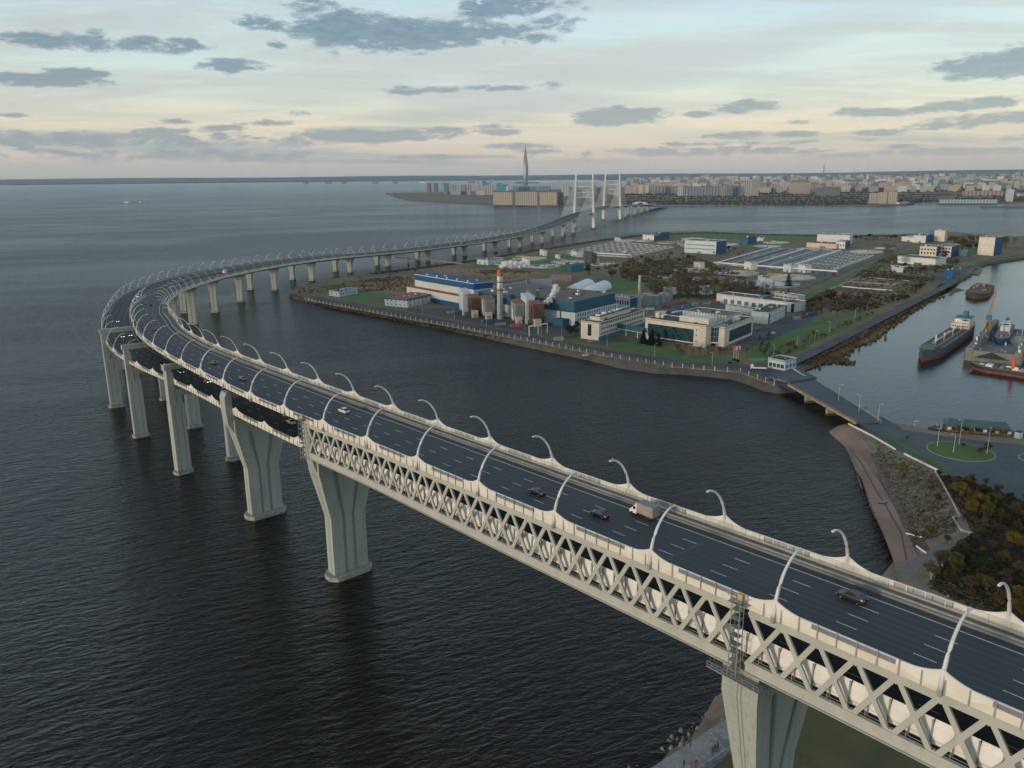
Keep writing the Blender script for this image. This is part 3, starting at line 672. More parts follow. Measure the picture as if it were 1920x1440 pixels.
# piers 3, 2, 1: outer and inner slab columns with a portal beam
def two_leg(outer_xy, inner_xy, label, i):
    a = Vector((outer_xy[0], outer_xy[1], 0)); b_ = Vector((inner_xy[0], inner_xy[1], 0))
    sA_ = A.near((a.x + b_.x) / 2, (a.y + b_.y) / 2); n = (b_ - a).normalized(); W_ = (b_ - a).length
    zA = A.pos(A.near(b_.x, b_.y))[2] - 2.95; sb = B.near(a.x + n.x * 8, a.y + n.y * 8); zB = B.pos(sb)[2] - 2.95
    o = thing('bridge_pier', label, 'bridge pier', (a.x, a.y, 0), math.atan2(n.y, n.x), 'two-legged portal piers round the bend')
    zl = zB - 6.5
    for (x0, x1) in ((.9, 6.9), (W_ + .9, W_ + 6.9)):
        mm = MB(); slab_poly(mm, [(x0, 0), (x1, 0), (x1, zl if x0 < 1 else zA - 3), (x0, zl if x0 < 1 else zA - 3)], 2.0); mm.build('leg', M['concrete'], o)
        for gx in (x0 + 1.6, x0 + 4.4):
            for sg in (-1, 1):
                mm = MB(); mm.sheet((gx - .12, sg * 2.03, .8), (gx + .12, sg * 2.03, .8), (gx + .12, sg * 2.03, zl - .5), (gx - .12, sg * 2.03, zl - .5)); mm.build('face_groove_shade', M['groove_shade'], o)  # leg flutes: flat strips with the recess shade painted in
        mm = MB(); mm.prism([(x0 - 1.0, -1.3), (x0 - .1, -2.8), (x1 + .1, -2.8), (x1 + 1.0, -1.3), (x1 + 1.0, 1.3), (x1 + .1, 2.8), (x0 - .1, 2.8), (x0 - 1.0, 1.3)], -3, 1.3); mm.build('footing', M['footing'], o)
    mm = MB(); slab_poly(mm, [(.9, zl), (3.9, zl), (3.9, zA - 4), (3.1, zA - 2.6), (3.1, zA - 2.2), (.9, zA - 2.2)][::1], 1.6); mm.build('upper_column', M['concrete'], o)
    mm = MB(); mm.box(4.0, W_ + 3, -1.7, 1.7, zB - 3.2, zB - .05); mm.box(4.2, 6.4, -1.4, 1.4, zl, zB - 3.2); mm.build('lower_cross_beam', M['concrete'], o)
    mm = MB(); mm.box(.3, W_ + 7.6, -1.45, 1.45, zA - 2.25, zA - .02); mm.build('portal_beam', M['concrete'], o)
    return o
two_leg((-147, 327), (-133 + 3, 341 + 3), 'two-legged portal pier nearest the truss, left of the flared piers', 3)
two_leg((-189, 379), (-168, 394), 'two-legged portal pier in the middle of the three at the bend', 2)
two_leg((-227, 433), (-205, 448), 'leftmost two-legged portal pier at the edge of the bend', 1)
# wineglass piers of the far viaduct
def glass_pier(path, s, label, group, sw=6.2, tw=12.0, off=0.0):
    c, t, n, zr = pier_frame(path, s); c = c + n * off
    o = thing('bridge_pier', label, 'bridge pier', (c.x, c.y, 0), math.atan2(n.y, n.x), group)
    z = zr - 3.0; a, b_ = sw / 2, tw / 2; f = max(2.0, z - 12.0)
    hf = lambda q: 1.7 if q < f else 1.7 + .9 * (q - f) / (z - f)
    mm = MB(); prof = [(-a, 0), (a, 0), (a, f), (a + (b_ - a) * .28, f + (z - f) * .45), (a + (b_ - a) * .7, f + (z - f) * .8), (b_, z - .8), (b_, z), (-b_, z), (-b_, z - .8), (-a - (b_ - a) * .7, f + (z - f) * .8), (-a - (b_ - a) * .28, f + (z - f) * .45), (-a, f)]
    slab_poly(mm, prof, hf); mm.build('pier_shaft', M['concrete'], o)
    mm = MB()
    for sg in (-1, 1):
        q = []
        for (zz, xx) in ((.8, 0), (f, 0), (z - 2, 0)): q += [(xx - .35, sg * (hf(zz) + .03), zz), (xx + .35, sg * (hf(zz) + .03), zz)]
        mm.add(q, [(0, 1, 3, 2), (2, 3, 5, 4)])
    mm.build('face_groove_shade', M['groove_shade'], o)  # centre flute is a flat strip, darkened to paint its shade
    mm = MB(); mm.box(-a - .8, a + .8, -2.7, 2.7, -3, 1.2); mm.build('footing', M['footing'], o)
    return o
GA, GB = 'wineglass piers of the inner carriageway', 'wineglass piers of the outer carriageway'
PA = [(-236, 520), (-254, 575), (-268, 634), (-279, 697), (-283, 759), (-281, 826), (-270, 913), (-248, 995), (-217, 1080), (-176, 1155), (-126, 1229), (-75, 1298), (-26, 1368), (17, 1441), (60, 1543), (108, 1697), (138, 1800), (348, 2478), (394, 2592), (437, 2725), (475, 2835)]
for i, (x, y) in enumerate(PA):
    glass_pier(A, A.near(x, y), 'cream wineglass pier of the inner carriageway, %s from the bend' % ordw(i), GA, 5.6 if i > 3 else 6.4, 12.0)
PB = [(-262, 528), (-280, 575), (-297, 632), (-309, 700), (-313, 759), (-311, 829), (-299, 918), (-275, 1005), (-239, 1091), (-194, 1166), (-144, 1241), (-93, 1311), (-45, 1381), (-2, 1451), (41, 1552), (88, 1703), (118, 1806), (328, 2484), (374, 2598), (417, 2731), (455, 2840)]
for i, (x, y) in enumerate(PB):
    glass_pier(B, B.near(x, y), 'shaded wineglass pier of the outer carriageway, %s from the bend' % ordw(i), GB, 5.3, 11.0)

# ------------------------------------------------------------------ cable-stayed bridge pylons
def pylon(sx, sy, label, dirs):
    sA = A.near(sx, sy); c, t, n, zr = pier_frame(A, sA); mid = c - n * 10.0
    o = thing('pylon', label, 'bridge pylon', (mid.x, mid.y, 0), math.atan2(n.y, n.x), 'white pylons of the cable-stayed bridge'); o.location.z = 0
    top = 129.0
    for sg in (-1, 1):
        mm = MB(); r = []
        for (z, x, a) in ((-3, 23.8, 3.1), (zr, 23.2, 2.6), (top - 22, 20.6, 1.9), (top, 20.0, 1.0)): r.append([(sg * x - a, -a, z), (sg * x + a, -a, z), (sg * x + a, a, z), (sg * x - a, a, z)])
        for q0, q1 in zip(r, r[1:]): mm.hull6(q0 + q1)
        mm.build('leg', M['fair'], o)
        mm = MB(); mm.prism([(sg * 23.8 + 7 * math.cos(a), 7 * math.sin(a)) for a in np.linspace(0, 2 * math.pi, 17)[:-1]], -3, 1.2); mm.build('footing', M['concrete'], o)
    for z in (108, 97, 83, 72):
        mm = MB(); mm.box(-20.5, 20.5, -.5, .5, z - .45, z + .45); mm.build('cross_beam', M['fair'], o)
    for (z0, z1) in ((83, 97), (72, 83)):
        for sg in (-1, 1):
            mm = MB(); mm.beam((sg * 20.5, 0, z1), (0, 0, z0), .55, .55); mm.build('brace', M['fair'], o)
    mm = MB(); mm.box(-23, 23, -2, 2, zr - 5.5, zr - 3); mm.build('deck_beam', M['concrete'], o)
    inv = o.matrix_basis.inverted() if False else (Matrix.Rotation(-math.atan2(n.y, n.x), 4, 'Z') @ Matrix.Translation(-Vector((mid.x, mid.y, 0))))
    for sg in (-1, 1):
        for dd in dirs:
            for k in range(13):
                sd_ = sA + dd * (14 + k * 11.0); q = A.at(sd_, 0, 0.3) + A.frame(sd_)[2] * (-10.0 + sg * 20.2)
                mm = MB(); mm.tube([(sg * 20.6, 0, 74 + k * 3.6), inv @ q], .36, 4, cap=False); mm.build('stay_cable', M['lamp'], o)
    return o
pylon(184, 1945, 'nearer H-shaped white pylon of the distant cable-stayed bridge', (-1, 1))
pylon(296, 2311, 'farther H-shaped white pylon of the distant cable-stayed bridge', (-1, 1))
# arched canopy at the far end of the viaduct
o = thing('arched_canopy', 'white arched canopy over the road at the far end of the viaduct', 'road canopy')
for i in range(9):
    s_ = A.near(430, 2710) + i * 11; mm = MB(); pts = [A.at(s_, -10 + 19 * math.cos(a), 9 * math.sin(a)) for a in np.linspace(0, math.pi, 13)]
    mm.tube(pts, .5, 5); mm.build('arch_rib', M['white'], o)

# ================================================================== land
def ccw(pts):
    a = sum(pts[i][0] * pts[(i + 1) % len(pts)][1] - pts[(i + 1) % len(pts)][0] * pts[i][1] for i in range(len(pts)))
    return pts if a > 0 else pts[::-1]
def resample(pts, step, jit=0.0, seed=1):
    rr = random.Random(seed); out = []
    for i in range(len(pts)):
        a, b_ = V2(pts[i]), V2(pts[(i + 1) % len(pts)]); L = (b_ - a).length; n = max(1, min(60, int(L / step)))
        nn_ = Vector((b_.y - a.y, a.x - b_.x)).normalized() if L > 0 else Vector((0, 0))
        for k in range(n):
            p = a.lerp(b_, k / n)
            if k or jit: p = p + nn_ * rr.uniform(-jit, jit)
            out.append(p)
    return out
def land(name, label, px, ztop, width, m_bank, m_top, step=18, jit=1.5, seed=1, z0=0.0):
    w = resample(ccw([V2(P(x, y, z0)) for x, y in px]), step, jit, seed); n = len(w)
    def off(d):
        out = []
        for i in range(n):
            t = (w[(i + 1) % n] - w[i - 1]); 
            if t.length < 1e-6: out.append(w[i]); continue
            t.normalize(); out.append(w[i] + Vector((-t.y, t.x)) * d)
        return out
    rings = [(off(-3), -1.6), (w, 0.05), (off(width * .5), ztop * .55), (off(width), ztop)]
    vs = [(p.x, p.y, z) for r, z in rings for p in r]; fs = []
    for j in range(3):
        for i in range(n): fs.append((j * n + i, j * n + (i + 1) % n, (j + 1) * n + (i + 1) % n, (j + 1) * n + i))
    mbx = MB(); mbx.add(vs, fs)
    o1 = tag(mbx.build(name + '_bank', m_bank), 'sloping bank: ' + label, kind='structure')
    keep = []
    segs = [(w[i], w[(i + 1) % n]) for i in range(n)]
    wa = np.array([(p.x, p.y) for p in w]); wb = np.roll(wa, -1, 0); dd_ = wb - wa; l2 = (dd_ ** 2).sum(1) + 1e-9
    for p in rings[3][0]:
        q = np.array((p.x, p.y)); t_ = np.clip(((q - wa) * dd_).sum(1) / l2, 0, 1)
        if np.sqrt((((wa + dd_ * t_[:, None]) - q) ** 2).sum(1)).min() > width * .8: keep.append(p)
    from mathutils.geometry import tessellate_polygon
    tri = tessellate_polygon([[Vector((p.x, p.y, 0)) for p in keep]])
    mbx = MB(); mbx.add([(p.x, p.y, ztop) for p in keep], [t if (keep[t[1]] - keep[t[0]]).cross(keep[t[2]] - keep[t[0]]) > 0 else t[::-1] for t in map(tuple, tri)])
    o2 = tag(mbx.build(name, m_top), label, kind='structure'); return o2
_lift = [0]
def sheet(name, label, px, z, material, kind='structure', parent=None):
    _lift[0] += 1; z = z + .0021 * (_lift[0] % 37)
    pts = ccw([V2(P(x, y, z)) for x, y in px]); mbx = MB(); mbx.add([(p.x, p.y, z) for p in pts], [tuple(range(len(pts)))])
    return tag(mbx.build(name, material, parent), label, kind=kind)
def strip(name, label, px, width, z, material, kind='structure', parent=None, world=False):
    _lift[0] += 1; z = z + .0021 * (_lift[0] % 37)
    pts = [V2(P(x, y, z)) if not world else V2((x, y)) for x, y in px]; mbx = MB(); vs = []
    for i, p in enumerate(pts):
        t = (pts[min(i + 1, len(pts) - 1)] - pts[max(i - 1, 0)]).normalized(); nn_ = Vector((-t.y, t.x))
        vs += [(*(p + nn_ * width / 2), z), (*(p - nn_ * width / 2), z)]
    mbx.add(vs, [(2 * i, 2 * i + 1, 2 * i + 3, 2 * i + 2) for i in range(len(pts) - 1)])
    return tag(mbx.build(name, material, parent), label, kind=kind)
M['bank'] = mat('stone_bank', (.125, .105, .085), .95, (.085, .072, .060), .12, 6, c3=(.19, .16, .12), scale3=.5, bump=.4, bscale=1.0)
M['scrub'] = mat('autumn_scrub_ground', (.115, .118, .042), .95, (.205, .145, .080), .018, 6, c3=(.10, .074, .048), scale3=.09, lo3=.52, hi3=.66)
M['lawn'] = mat('lawn', (.052, .130, .022), .95, (.085, .140, .030), .04, 5, c3=(.09, .082, .036), scale3=.15)
M['field'] = mat('dry_reed_field', (.27, .165, .09), .95, (.19, .12, .072), .03, 6, c3=(.26, .175, .10), scale3=.15)
M['yard'] = mat('yard_asphalt', (.082, .086, .092), .9, (.055, .058, .062), .05, 5, c3=(.095, .095, .095), scale3=.3)
M['yardb'] = mat('yard_brown', (.088, .078, .070), .9, (.065, .058, .052), .05, 5)
M['reed'] = mat('reeds', (.185, .125, .065), .95, (.12, .085, .048), .08, 6, c3=(.22, .16, .08), scale3=.4)
M['sand'] = mat('wet_sand', (.29, .19, .135), .9, (.20, .137, .10), .06, 6, c3=(.19, .15, .12), scale3=.25)
M['dirt'] = mat('rough_ground', (.25, .195, .135), .95, (.17, .138, .095), .09, 6, c3=(.20, .18, .145), scale3=.3, lo3=.5, hi3=.72)
M['tankwall'] = mat('tank_concrete', (.46, .45, .42), .85, (.36, .35, .33), .3)
M['farland'] = mat('distant_land', (.11, .095, .07), .95, (.19, .14, .10), .004, 5, c3=(.28, .235, .20), scale3=.02)
ZI = 3.6
ISL = [(538, 553), (552, 560), (578, 567), (620, 576), (665, 586), (700, 592.5), (760, 604), (830, 617), (900, 631), (960, 646), (1040, 662), (1100, 675), (1160, 690), (1230, 700.5), (1290, 704), (1370, 711), (1402, 721), (1432, 734), (1462, 739), (1490, 736),
       (1500, 722), (1502, 706), (1506, 692), (1516, 683), (1540, 675), (1558, 668), (1566, 662), (1575, 652), (1600, 642), (1635, 630), (1648, 620), (1656, 606), (1680, 595), (1700, 581), (1715, 573), (1742, 557), (1757, 540),
       (1758, 531), (1782, 531), (1816, 513), (1826, 501), (1850, 493), (1884, 487), (1920, 483), (2080, 470), (2300, 462), (2300, 441), (2000, 443), (1900, 446), (1775, 437), (1675, 442), (1587, 443), (1520, 442), (1428, 441), (1319, 435.5), (1231, 437.5), (1187, 442), (1152, 448.5),
       (1132, 451), (1066, 461.5), (1001, 471.5), (926, 481.5), (868, 493.5), (846, 498), (780, 505), (715, 513), (649, 521), (595, 532), (553, 543)]
land('island_ground', 'flat green and brown treatment-works island beyond the bridge', ISL, ZI, 8, M['bank'], M['scrub'], 20, 1.2, 3)
z = ZI + .03
sheet('dry_field', 'rust-brown reed field on the island behind the white hall', [(655, 540), (700, 524), (770, 516), (800, 512.5), (890, 513), (830, 523), (780, 524), (775, 547), (740, 551)], z, M['field'])
sheet('dry_field', 'brown scraped field north of the long hall', [(815, 505), (870, 502), (985, 506), (1020, 512), (985, 522), (925, 519), (870, 517), (800, 512)], z, M['field'])
sheet('lawn', 'green lawn strip near the island tip', [(606, 545), (655, 541), (735, 553), (728, 569), (663, 560), (640, 556)], z, M['lawn'])
sheet('lawn', 'green meadow in front of the round tanks', [(905, 488), (990, 478), (1075, 478), (1090, 500), (1055, 512), (985, 505), (880, 500)], z, M['lawn'])
sheet('works_road', 'dark asphalt road that follows the sea bank', [(566, 553), (600, 556), (700, 574), (800, 592.5), (900, 611), (1000, 629), (1100, 648), (1200, 664.5), (1290, 676), (1375, 682), (1440, 690), (1500, 722), (1490, 736), (1420, 701), (1350, 689), (1250, 680.5), (1150, 663), (1000, 637), (900, 618.5), (800, 599.5), (700, 581), (600, 562)], z + .02, M['yard'])
sheet('works_yard', 'broad dark factory yard before the filter towers', [(765, 578), (870, 578), (1080, 612), (1190, 640), (1215, 640), (1225, 652), (1130, 648), (1060, 636), (960, 619), (860, 600), (760, 583)], z, M['yardb'])
sheet('lawn', 'dark green lawn between the cream office and the bank road', [(1030, 628), (1085, 630), (1100, 640), (1070, 641), (1015, 633)], z + .03, M['lawn'])
sheet('lawn', 'green lawn below the spruce clump', [(1145, 643), (1215, 640), (1250, 652), (1290, 663), (1275, 673), (1215, 663), (1140, 651)], z + .03, M['lawn'])
sheet('lawn', 'narrow green verge behind the waterfront fence', [(1255, 674), (1340, 670), (1385, 677), (1375, 682), (1290, 679)], z + .03, M['lawn'])
sheet('car_park', 'grey asphalt car park right of the glass office', [(1410, 622), (1440, 607), (1500, 588), (1530, 590), (1515, 608), (1470, 628), (1400, 655), (1365, 657)], z, M['yard'])
sheet('lawn', 'large green lawn beside the straight harbour road', [(1390, 655), (1455, 634), (1520, 605), (1575, 590), (1625, 582), (1640, 588), (1590, 612), (1500, 655), (1455, 672), (1410, 672)], z, M['lawn'])
strip('harbour_road', 'straight grey road running away along the harbour shore', [(1462, 690), (1490, 677), (1550, 648), (1620, 613), (1680, 583), (1740, 553), (1780, 533), (1812, 503), (1850, 488), (1920, 477.5), (2100, 466)], 8.5, z + .03, M['yard'])
def prism_sheet(name, label, px, z0_, z1, material, jit=0.0, step=9):
    p_ = resample(ccw([V2(P(x, y, z1)) for x, y in px]), step, jit, 11); n_ = len(p_); mbx = MB()
    vs = [(p.x, p.y, z0_) for p in p_] + [(p.x, p.y, z1) for p in p_]; mbx.add(vs, [(i_, (i_ + 1) % n_, n_ + (i_ + 1) % n_, n_ + i_) for i_ in range(n_)] + [tuple(range(n_, 2 * n_))])
    return tag(mbx.build(name, material), label, kind='structure')
prism_sheet('reed_belt', 'tan reed belt between the harbour road and the water', [(1492, 690), (1530, 670), (1570, 650), (1625, 622), (1675, 590), (1712, 567), (1748, 543), (1760, 538), (1750, 550), (1722, 571), (1690, 590), (1665, 605), (1652, 622), (1640, 634), (1600, 646), (1572, 662), (1548, 675), (1520, 686), (1500, 696)], -1.2, 1.3, M['reed'], 1.4)
prism_sheet('quay_ground', 'dark made ground under the quay and the harbour road', [(1690, 563), (1735, 531), (1755, 508), (1800, 484), (1850, 480), (1925, 472), (2080, 462), (2080, 469), (1925, 480), (1852, 491), (1830, 499), (1822, 511), (1786, 529), (1762, 531), (1752, 543), (1712, 567)], -1.2, ZI + .01, M['scrub'], .3)
sheet('quay', 'grey quay apron beside the blue cabin', [(1740, 531), (1775, 503), (1822, 497), (1815, 510), (1782, 527), (1760, 529)], z + .03, M['yard'])
strip('works_lane', 'pale lane between the tanks and the green embankment', [(1390, 560), (1450, 548), (1500, 545), (1560, 520), (1640, 487), (1700, 463), (1760, 452)], 6, z + .02, M['yard'])
sheet('lawn', 'green embankment between tanks and sludge beds', [(1500, 556), (1555, 531), (1640, 492), (1680, 477), (1730, 462), (1745, 468), (1700, 492), (1610, 512), (1560, 540), (1520, 562)], z + .01, M['lawn'])
sheet('lawn', 'green meadow at the far left of the island behind the basins', [(1235, 439), (1330, 437), (1520, 444), (1590, 446), (1560, 456), (1480, 452), (1330, 446), (1215, 447)], z, M['lawn'])
strip('works_lane', 'lane leading from the yard past the white tunnels', [(1010, 560), (1060, 545), (1110, 528), (1180, 512), (1260, 500)], 6, z + .02, M['yard'])
sheet('lawn', 'dark green playing lawn behind the white tunnels', [(1085, 532), (1130, 519), (1205, 516), (1260, 535), (1190, 545), (1140, 548)], z + .01, M['lawn'])
sheet('works_yard', 'grey yard between the garages and the ribbed hall', [(1240, 570), (1335, 566), (1410, 585), (1400, 600), (1330, 594), (1250, 592)], z + .01, M['yard'])

# right-hand mainland with beach, road and roundabout
ZM = 2.6
MAIN = [(1555, 809), (1560, 815), (1577, 829), (1588, 839), (1600, 866), (1614, 899), (1633, 944), (1648, 980), (1666, 1018), (1674, 1051), (1640, 1100), (1540, 1180), (1430, 1250), (1345, 1308), (1319, 1354), (1292, 1384), (1259, 1409), (1236, 1429), (1200, 1460), (1120, 1540), (1000, 1640), (1100, 1900), (2000, 1900), (3000, 1500), (3000, 900), (2300, 850),
        (1920, 822), (1890, 818), (1790, 812), (1752, 808), (1720, 801), (1690, 795), (1650, 791), (1600, 791), (1572, 798)]
land('mainland_ground', 'rough foreshore land at the right edge with beach and scrub', MAIN, ZM, 9, M['sand'], M['dirt'], 10, .6, 5)
z = ZM + .02
sheet('beach_sand', 'brown sandy beach strip curving along the water', [(1572, 822), (1600, 838), (1625, 868), (1660, 920), (1690, 975), (1720, 1040), (1740, 1080), (1690, 1110), (1676, 1055), (1660, 1005), (1640, 962), (1622, 912), (1606, 868), (1592, 838)], z, M['sand'])
sheet('grass_field', 'dark olive grass field under the near bridge', [(1330, 1445), (1370, 1412), (1470, 1345), (1520, 1318), (1700, 1240), (2200, 1100), (3000, 1500), (1700, 2100), (1250, 1520)], z, mat('dark_grass', (.085, .086, .034), .95, (.115, .100, .044), .15, 6, c3=(.12, .105, .05), scale3=1.2, bump=.3, bscale=3))
sheet('scrub_floor', 'dark undergrowth among the autumn bushes', [(1760, 890), (1800, 893), (1860, 915), (1920, 940), (2200, 1010), (2200, 1200), (1900, 1180), (1760, 1090), (1800, 1020), (1830, 1000), (1802, 960)], z, mat('undergrowth', (.12, .10, .055), .95, (.085, .085, .042), .1, 5, c3=(.12, .09, .055), scale3=.5))
sheet('inland_scrub', 'dull green and brown land continuing right of the roundabout', [(1922, 838), (2450, 875), (3300, 1000), (3300, 1800), (2300, 2100), (1650, 1900), (1600, 1330), (1760, 1180), (1850, 930)], ZM + .004, M['dirt'])
rz_ = z + .03
sheet('main_road', 'grey dual carriageway running from the low bridge to the roundabout', [(1592, 794), (1604, 793), (1651, 789.5), (1665, 799), (1697, 806), (1756, 816), (1827, 825), (1920, 835), (2200, 860), (2300, 900), (2300, 1010), (2050, 975), (1917, 940), (1801, 896), (1758, 882), (1696, 851), (1679, 843)], rz_, mat('road_grey', (.085, .098, .108), .85, (.068, .08, .09), .06, 5, c3=(.11, .122, .13), scale3=.4))
sheet('road_median', 'long thin weedy median strip in the dual carriageway', [(1626, 799), (1634, 801), (1692, 830), (1740, 855), (1790, 882), (1780, 886), (1735, 862), (1690, 838), (1640, 811)], rz_ + .08, M['lawn'])
def ellipse_land(name, label, cx, cy, hw, zz, h, m_top, m_kerb):
    c = P(cx, cy, zz); e = P(cx + hw, cy, zz); r = (e - c).length; mbx = MB()
    mbx.lathe([(r, zz), (r, zz + .15), (r - .35, zz + .15)], 48, (c.x, c.y)); o = tag(mbx.build('kerb', m_kerb), 'round concrete kerb: ' + label, kind='structure')
    mbx = MB(); mbx.lathe([(r - .35, zz + .13), (r * .6, zz + h * .7), (0, zz + h)], 48, (c.x, c.y)); return tag(mbx.build(name, m_top), label, kind='structure'), c, r
_, rc, rr_ = ellipse_land('roundabout_lawn', 'round green lawn in the middle of the roundabout', 1801, 846, 58, rz_, .5, M['lawn'], M['concrete'])
ellipse_land('roundabout_lawn', 'second green traffic island at the right edge', 1948, 862, 34, rz_, .3, M['lawn'], M['concrete'])
# road markings on the approaches
mm = MB()
def dash_line(a, b_, n, w=.35, fill=.5, zz=rz_ + .01):
    pa, pb = P(*a, zz), P(*b_, zz); d = (pb - pa); L = d.length; d.normalize(); nn_ = Vector((-d.y, d.x, 0)) * w / 2
    for i in range(n):
        s0 = pa + d * (L * i / n); s1 = s0 + d * (L / n * fill); mm.add([s0 + nn_, s0 - nn_, s1 - nn_, s1 + nn_], [(0, 1, 2, 3)])
for q in (((1665, 808), (1710, 824), 9), ((1668, 810), (1725, 818), 8), ((1710, 829), (1727, 821), 5), ((1822, 876), (1890, 885), 7), ((1826, 880), (1905, 911), 12), ((1890, 884), (1920, 908), 8), ((1862, 838), (1915, 843), 6), ((1868, 844), (1905, 840), 5), ((1740, 862), (1800, 872), 7)): dash_line(*q)
dash_line((1640, 802), (1700, 833), 1, .18, 1); dash_line((1655, 801), (1750, 818), 1, .18, 1)
tag(mm.build('road_marking', M['paint']), 'white dashed chevrons painted round the roundabout', kind='stuff')
# promenade with painted wall at the bottom
pr0, pr1 = P(1225, 1437, z), P(1364, 1346, z); dpr = (pr1 - pr0).normalized(); npr = Vector((dpr.y, -dpr.x, 0))
def world_strip(name, label, o0, o1, za, material, s0=-40, s1=120, kind='structure', h=None):
    mbx = MB(); a = pr0 + dpr * s0; b_ = pr0 + dpr * s1
    q = [a + npr * o0, a + npr * o1, b_ + npr * o1, b_ + npr * o0]
    if h: mbx.hull6([Vector((p.x, p.y, za)) for p in q] + [Vector((p.x, p.y, za + h)) for p in q])
    else: mbx.add([(p.x, p.y, za) for p in q], [(0, 1, 2, 3)])
    return tag(mbx.build(name, material), label, kind=kind)
world_strip('promenade', 'weathered concrete promenade strip beside the water at the bottom', 0, 7.0, z + .02, mat('slab_concrete', (.30, .295, .28), .9, (.22, .205, .19), .25, 6, c3=(.40, .39, .37), scale3=.8, lo3=.5, hi3=.7))
world_strip('foot_path', 'pale blue-grey path on the grass side of the painted wall', 7.4, 10.2, z + .02, mat('path_grey', (.20, .235, .25), .9, (.155, .18, .195), .5))
wl = world_strip('painted_wall', '', 7.0, 7.4, z, mat('graffiti', (.34, .33, .34), .8, (.18, .20, .30), .9, 4, c3=(.38, .25, .30), scale3=1.6), h=1.3)
tag(wl, 'low seafront wall covered in faded graffiti at the bottom edge', 'wall', kind='thing')
for i in range(150):
    s_ = R.uniform(-38, 60); o_ = -R.uniform(.5, 5); p = pr0 + dpr * s_ + npr * o_; r = R.choice((.18, .25, .3, .45, .6)) * R.uniform(.6, 1.3)
    if i == 0: RK = MB()
    ring = [(p.x + r * math.cos(a) * R.uniform(.7, 1.1), p.y + r * math.sin(a) * R.uniform(.7, 1.1)) for a in np.linspace(0, 2 * math.pi, 7)[:-1]]
    zz = max(0.0, ZM + o_ * .28) - .2; RK.prism(ring, zz, zz + r * 1.3, 0, [(p.x + (q[0] - p.x) * .55, p.y + (q[1] - p.y) * .55) for q in ring])
tag(RK.build('shore_rocks', mat('rock', (.24, .21, .18), .9, (.15, .12, .10), .8)), 'scattered rocks and rubble along the near shore', kind='stuff')
# low white retaining wall along the road and down to the beach
def wall_line(px, zz, h, w, label, material, cat='wall', name='retaining_wall'):
    mbx = MB(); pts = [P(x, y, zz) for x, y in px]
    for a, b_ in zip(pts, pts[1:]): mbx.beam(a + Vector((0, 0, h / 2)), b_ + Vector((0, 0, h / 2)), w, h)
    return tag(mbx.build(name, material), label, cat)
wall_line([(1591, 796), (1636, 819), (1679, 844)], z, .8, .28, 'white kerb wall beside the road just after the low bridge', M['fair'])
wall_line([(1695, 852), (1725, 867), (1758, 883), (1753, 886)], z, .8, .28, 'white wall along the road above the beach', M['fair'])
wall_line([(1754, 886), (1778, 928), (1800, 970), (1786, 971.5), (1801, 995), (1819, 1001), (1824, 1007)], z, .8, .26, 'zigzag pale wall running down from the road to the scrub', M['tankwall'])
wall_line([(1698, 1001), (1729, 1009)], z, .5, .35, 'fallen pale plank lying on the beach', M['fair'], 'plank', 'driftwood_plank')
wall_line([(1718, 1025), (1736, 1038)], z, .5, .35, 'short pale pipe lying on the lower beach', M['fair'], 'pipe', 'driftwood_pipe')
strip('gravel_path', 'pale gravel path from beach up into the bushes', [(1690, 1085), (1712, 1062), (1745, 1042), (1785, 1020), (1797, 1008)], 5, z + .02, mat('gravel', (.20, .18, .155), .95, (.15, .135, .115), .8))
strip('wrack_line', 'dark line of seaweed along the upper beach', [(1595, 842), (1615, 868), (1640, 915), (1665, 955), (1690, 1000), (1700, 1050)], .6, z + .02, mat('wrack', (.10, .075, .058), .95, (.11, .08, .06), 1.0), 'stuff')
strip('wrack_line', 'broken brown tideline near the foot of the bank', [(1640, 850), (1655, 880), (1668, 915), (1690, 955), (1710, 1000), (1735, 1030)], 4, z + .015, mat('wrack2', (.075, .058, .042), .95, (.15, .12, .09), .6), 'stuff')

# ------------------------------------------------------------------ low road bridge on the right
lb = thing('low_road_bridge', 'low flat road bridge linking the island with the roundabout', 'road bridge')
zb = 5.2
e0, e1, f0, f1 = P(1478, 720, zb), P(1606, 792, zb), P(1530, 712, zb), P(1652, 789.5, zb)
mm = MB(); mm.hull6([Vector((p.x, p.y, zb - .9)) for p in (e0, e1, f1, f0)] + [Vector((p.x, p.y, zb)) for p in (e0, e1, f1, f0)]); mm.build('deck', bpy.data.materials['road_grey'], lb)
dl = (e1 - e0).normalized(); nl = Vector((-dl.y, dl.x, 0))
mm = MB(); mm.beam(e0 - nl * .3 + Vector((0, 0, -.45)), e1 - nl * .3 + Vector((0, 0, -.45)), .5, 1.3); mm.build('edge_beam', mat('rust_edge', (.46, .33, .17), .8, (.34, .19, .09), .25, 5, c3=(.52, .42, .28), scale3=.8), lb)
mm = MB(); mm.beam(f0 + Vector((0, 0, -.45)), f1 + Vector((0, 0, -.45)), .5, 1.3); mm.build('edge_beam', M['concrete'], lb)
wl_ = (f0 - e0).dot(nl)
for fr in (.30, .62):
    c = e0.lerp(e1, fr); mm = MB(); 
    a = c + nl * -.5; b_ = c + nl * (wl_ + 1)
    mm.beam(Vector((a.x, a.y, 2.3)), Vector((b_.x, b_.y, 2.3)), 1.8, 4.3, up=Vector((0, 0, 1))); mm.build('pier', M['concrete'], lb)
rl = MB()
for side, (a, b_) in enumerate(((e0, e1), (f0, f1))):
    for zz in (.5, 1.0): rl.beam(a + Vector((0, 0, zz)), b_ + Vector((0, 0, zz)), .07, .07)
    n = int((b_ - a).length / 2.2)
    for i in range(n + 1):
        p = a.lerp(b_, i / n); rl.box(p.x - .05, p.x + .05, p.y - .05, p.y + .05, zb, zb + 1.05)
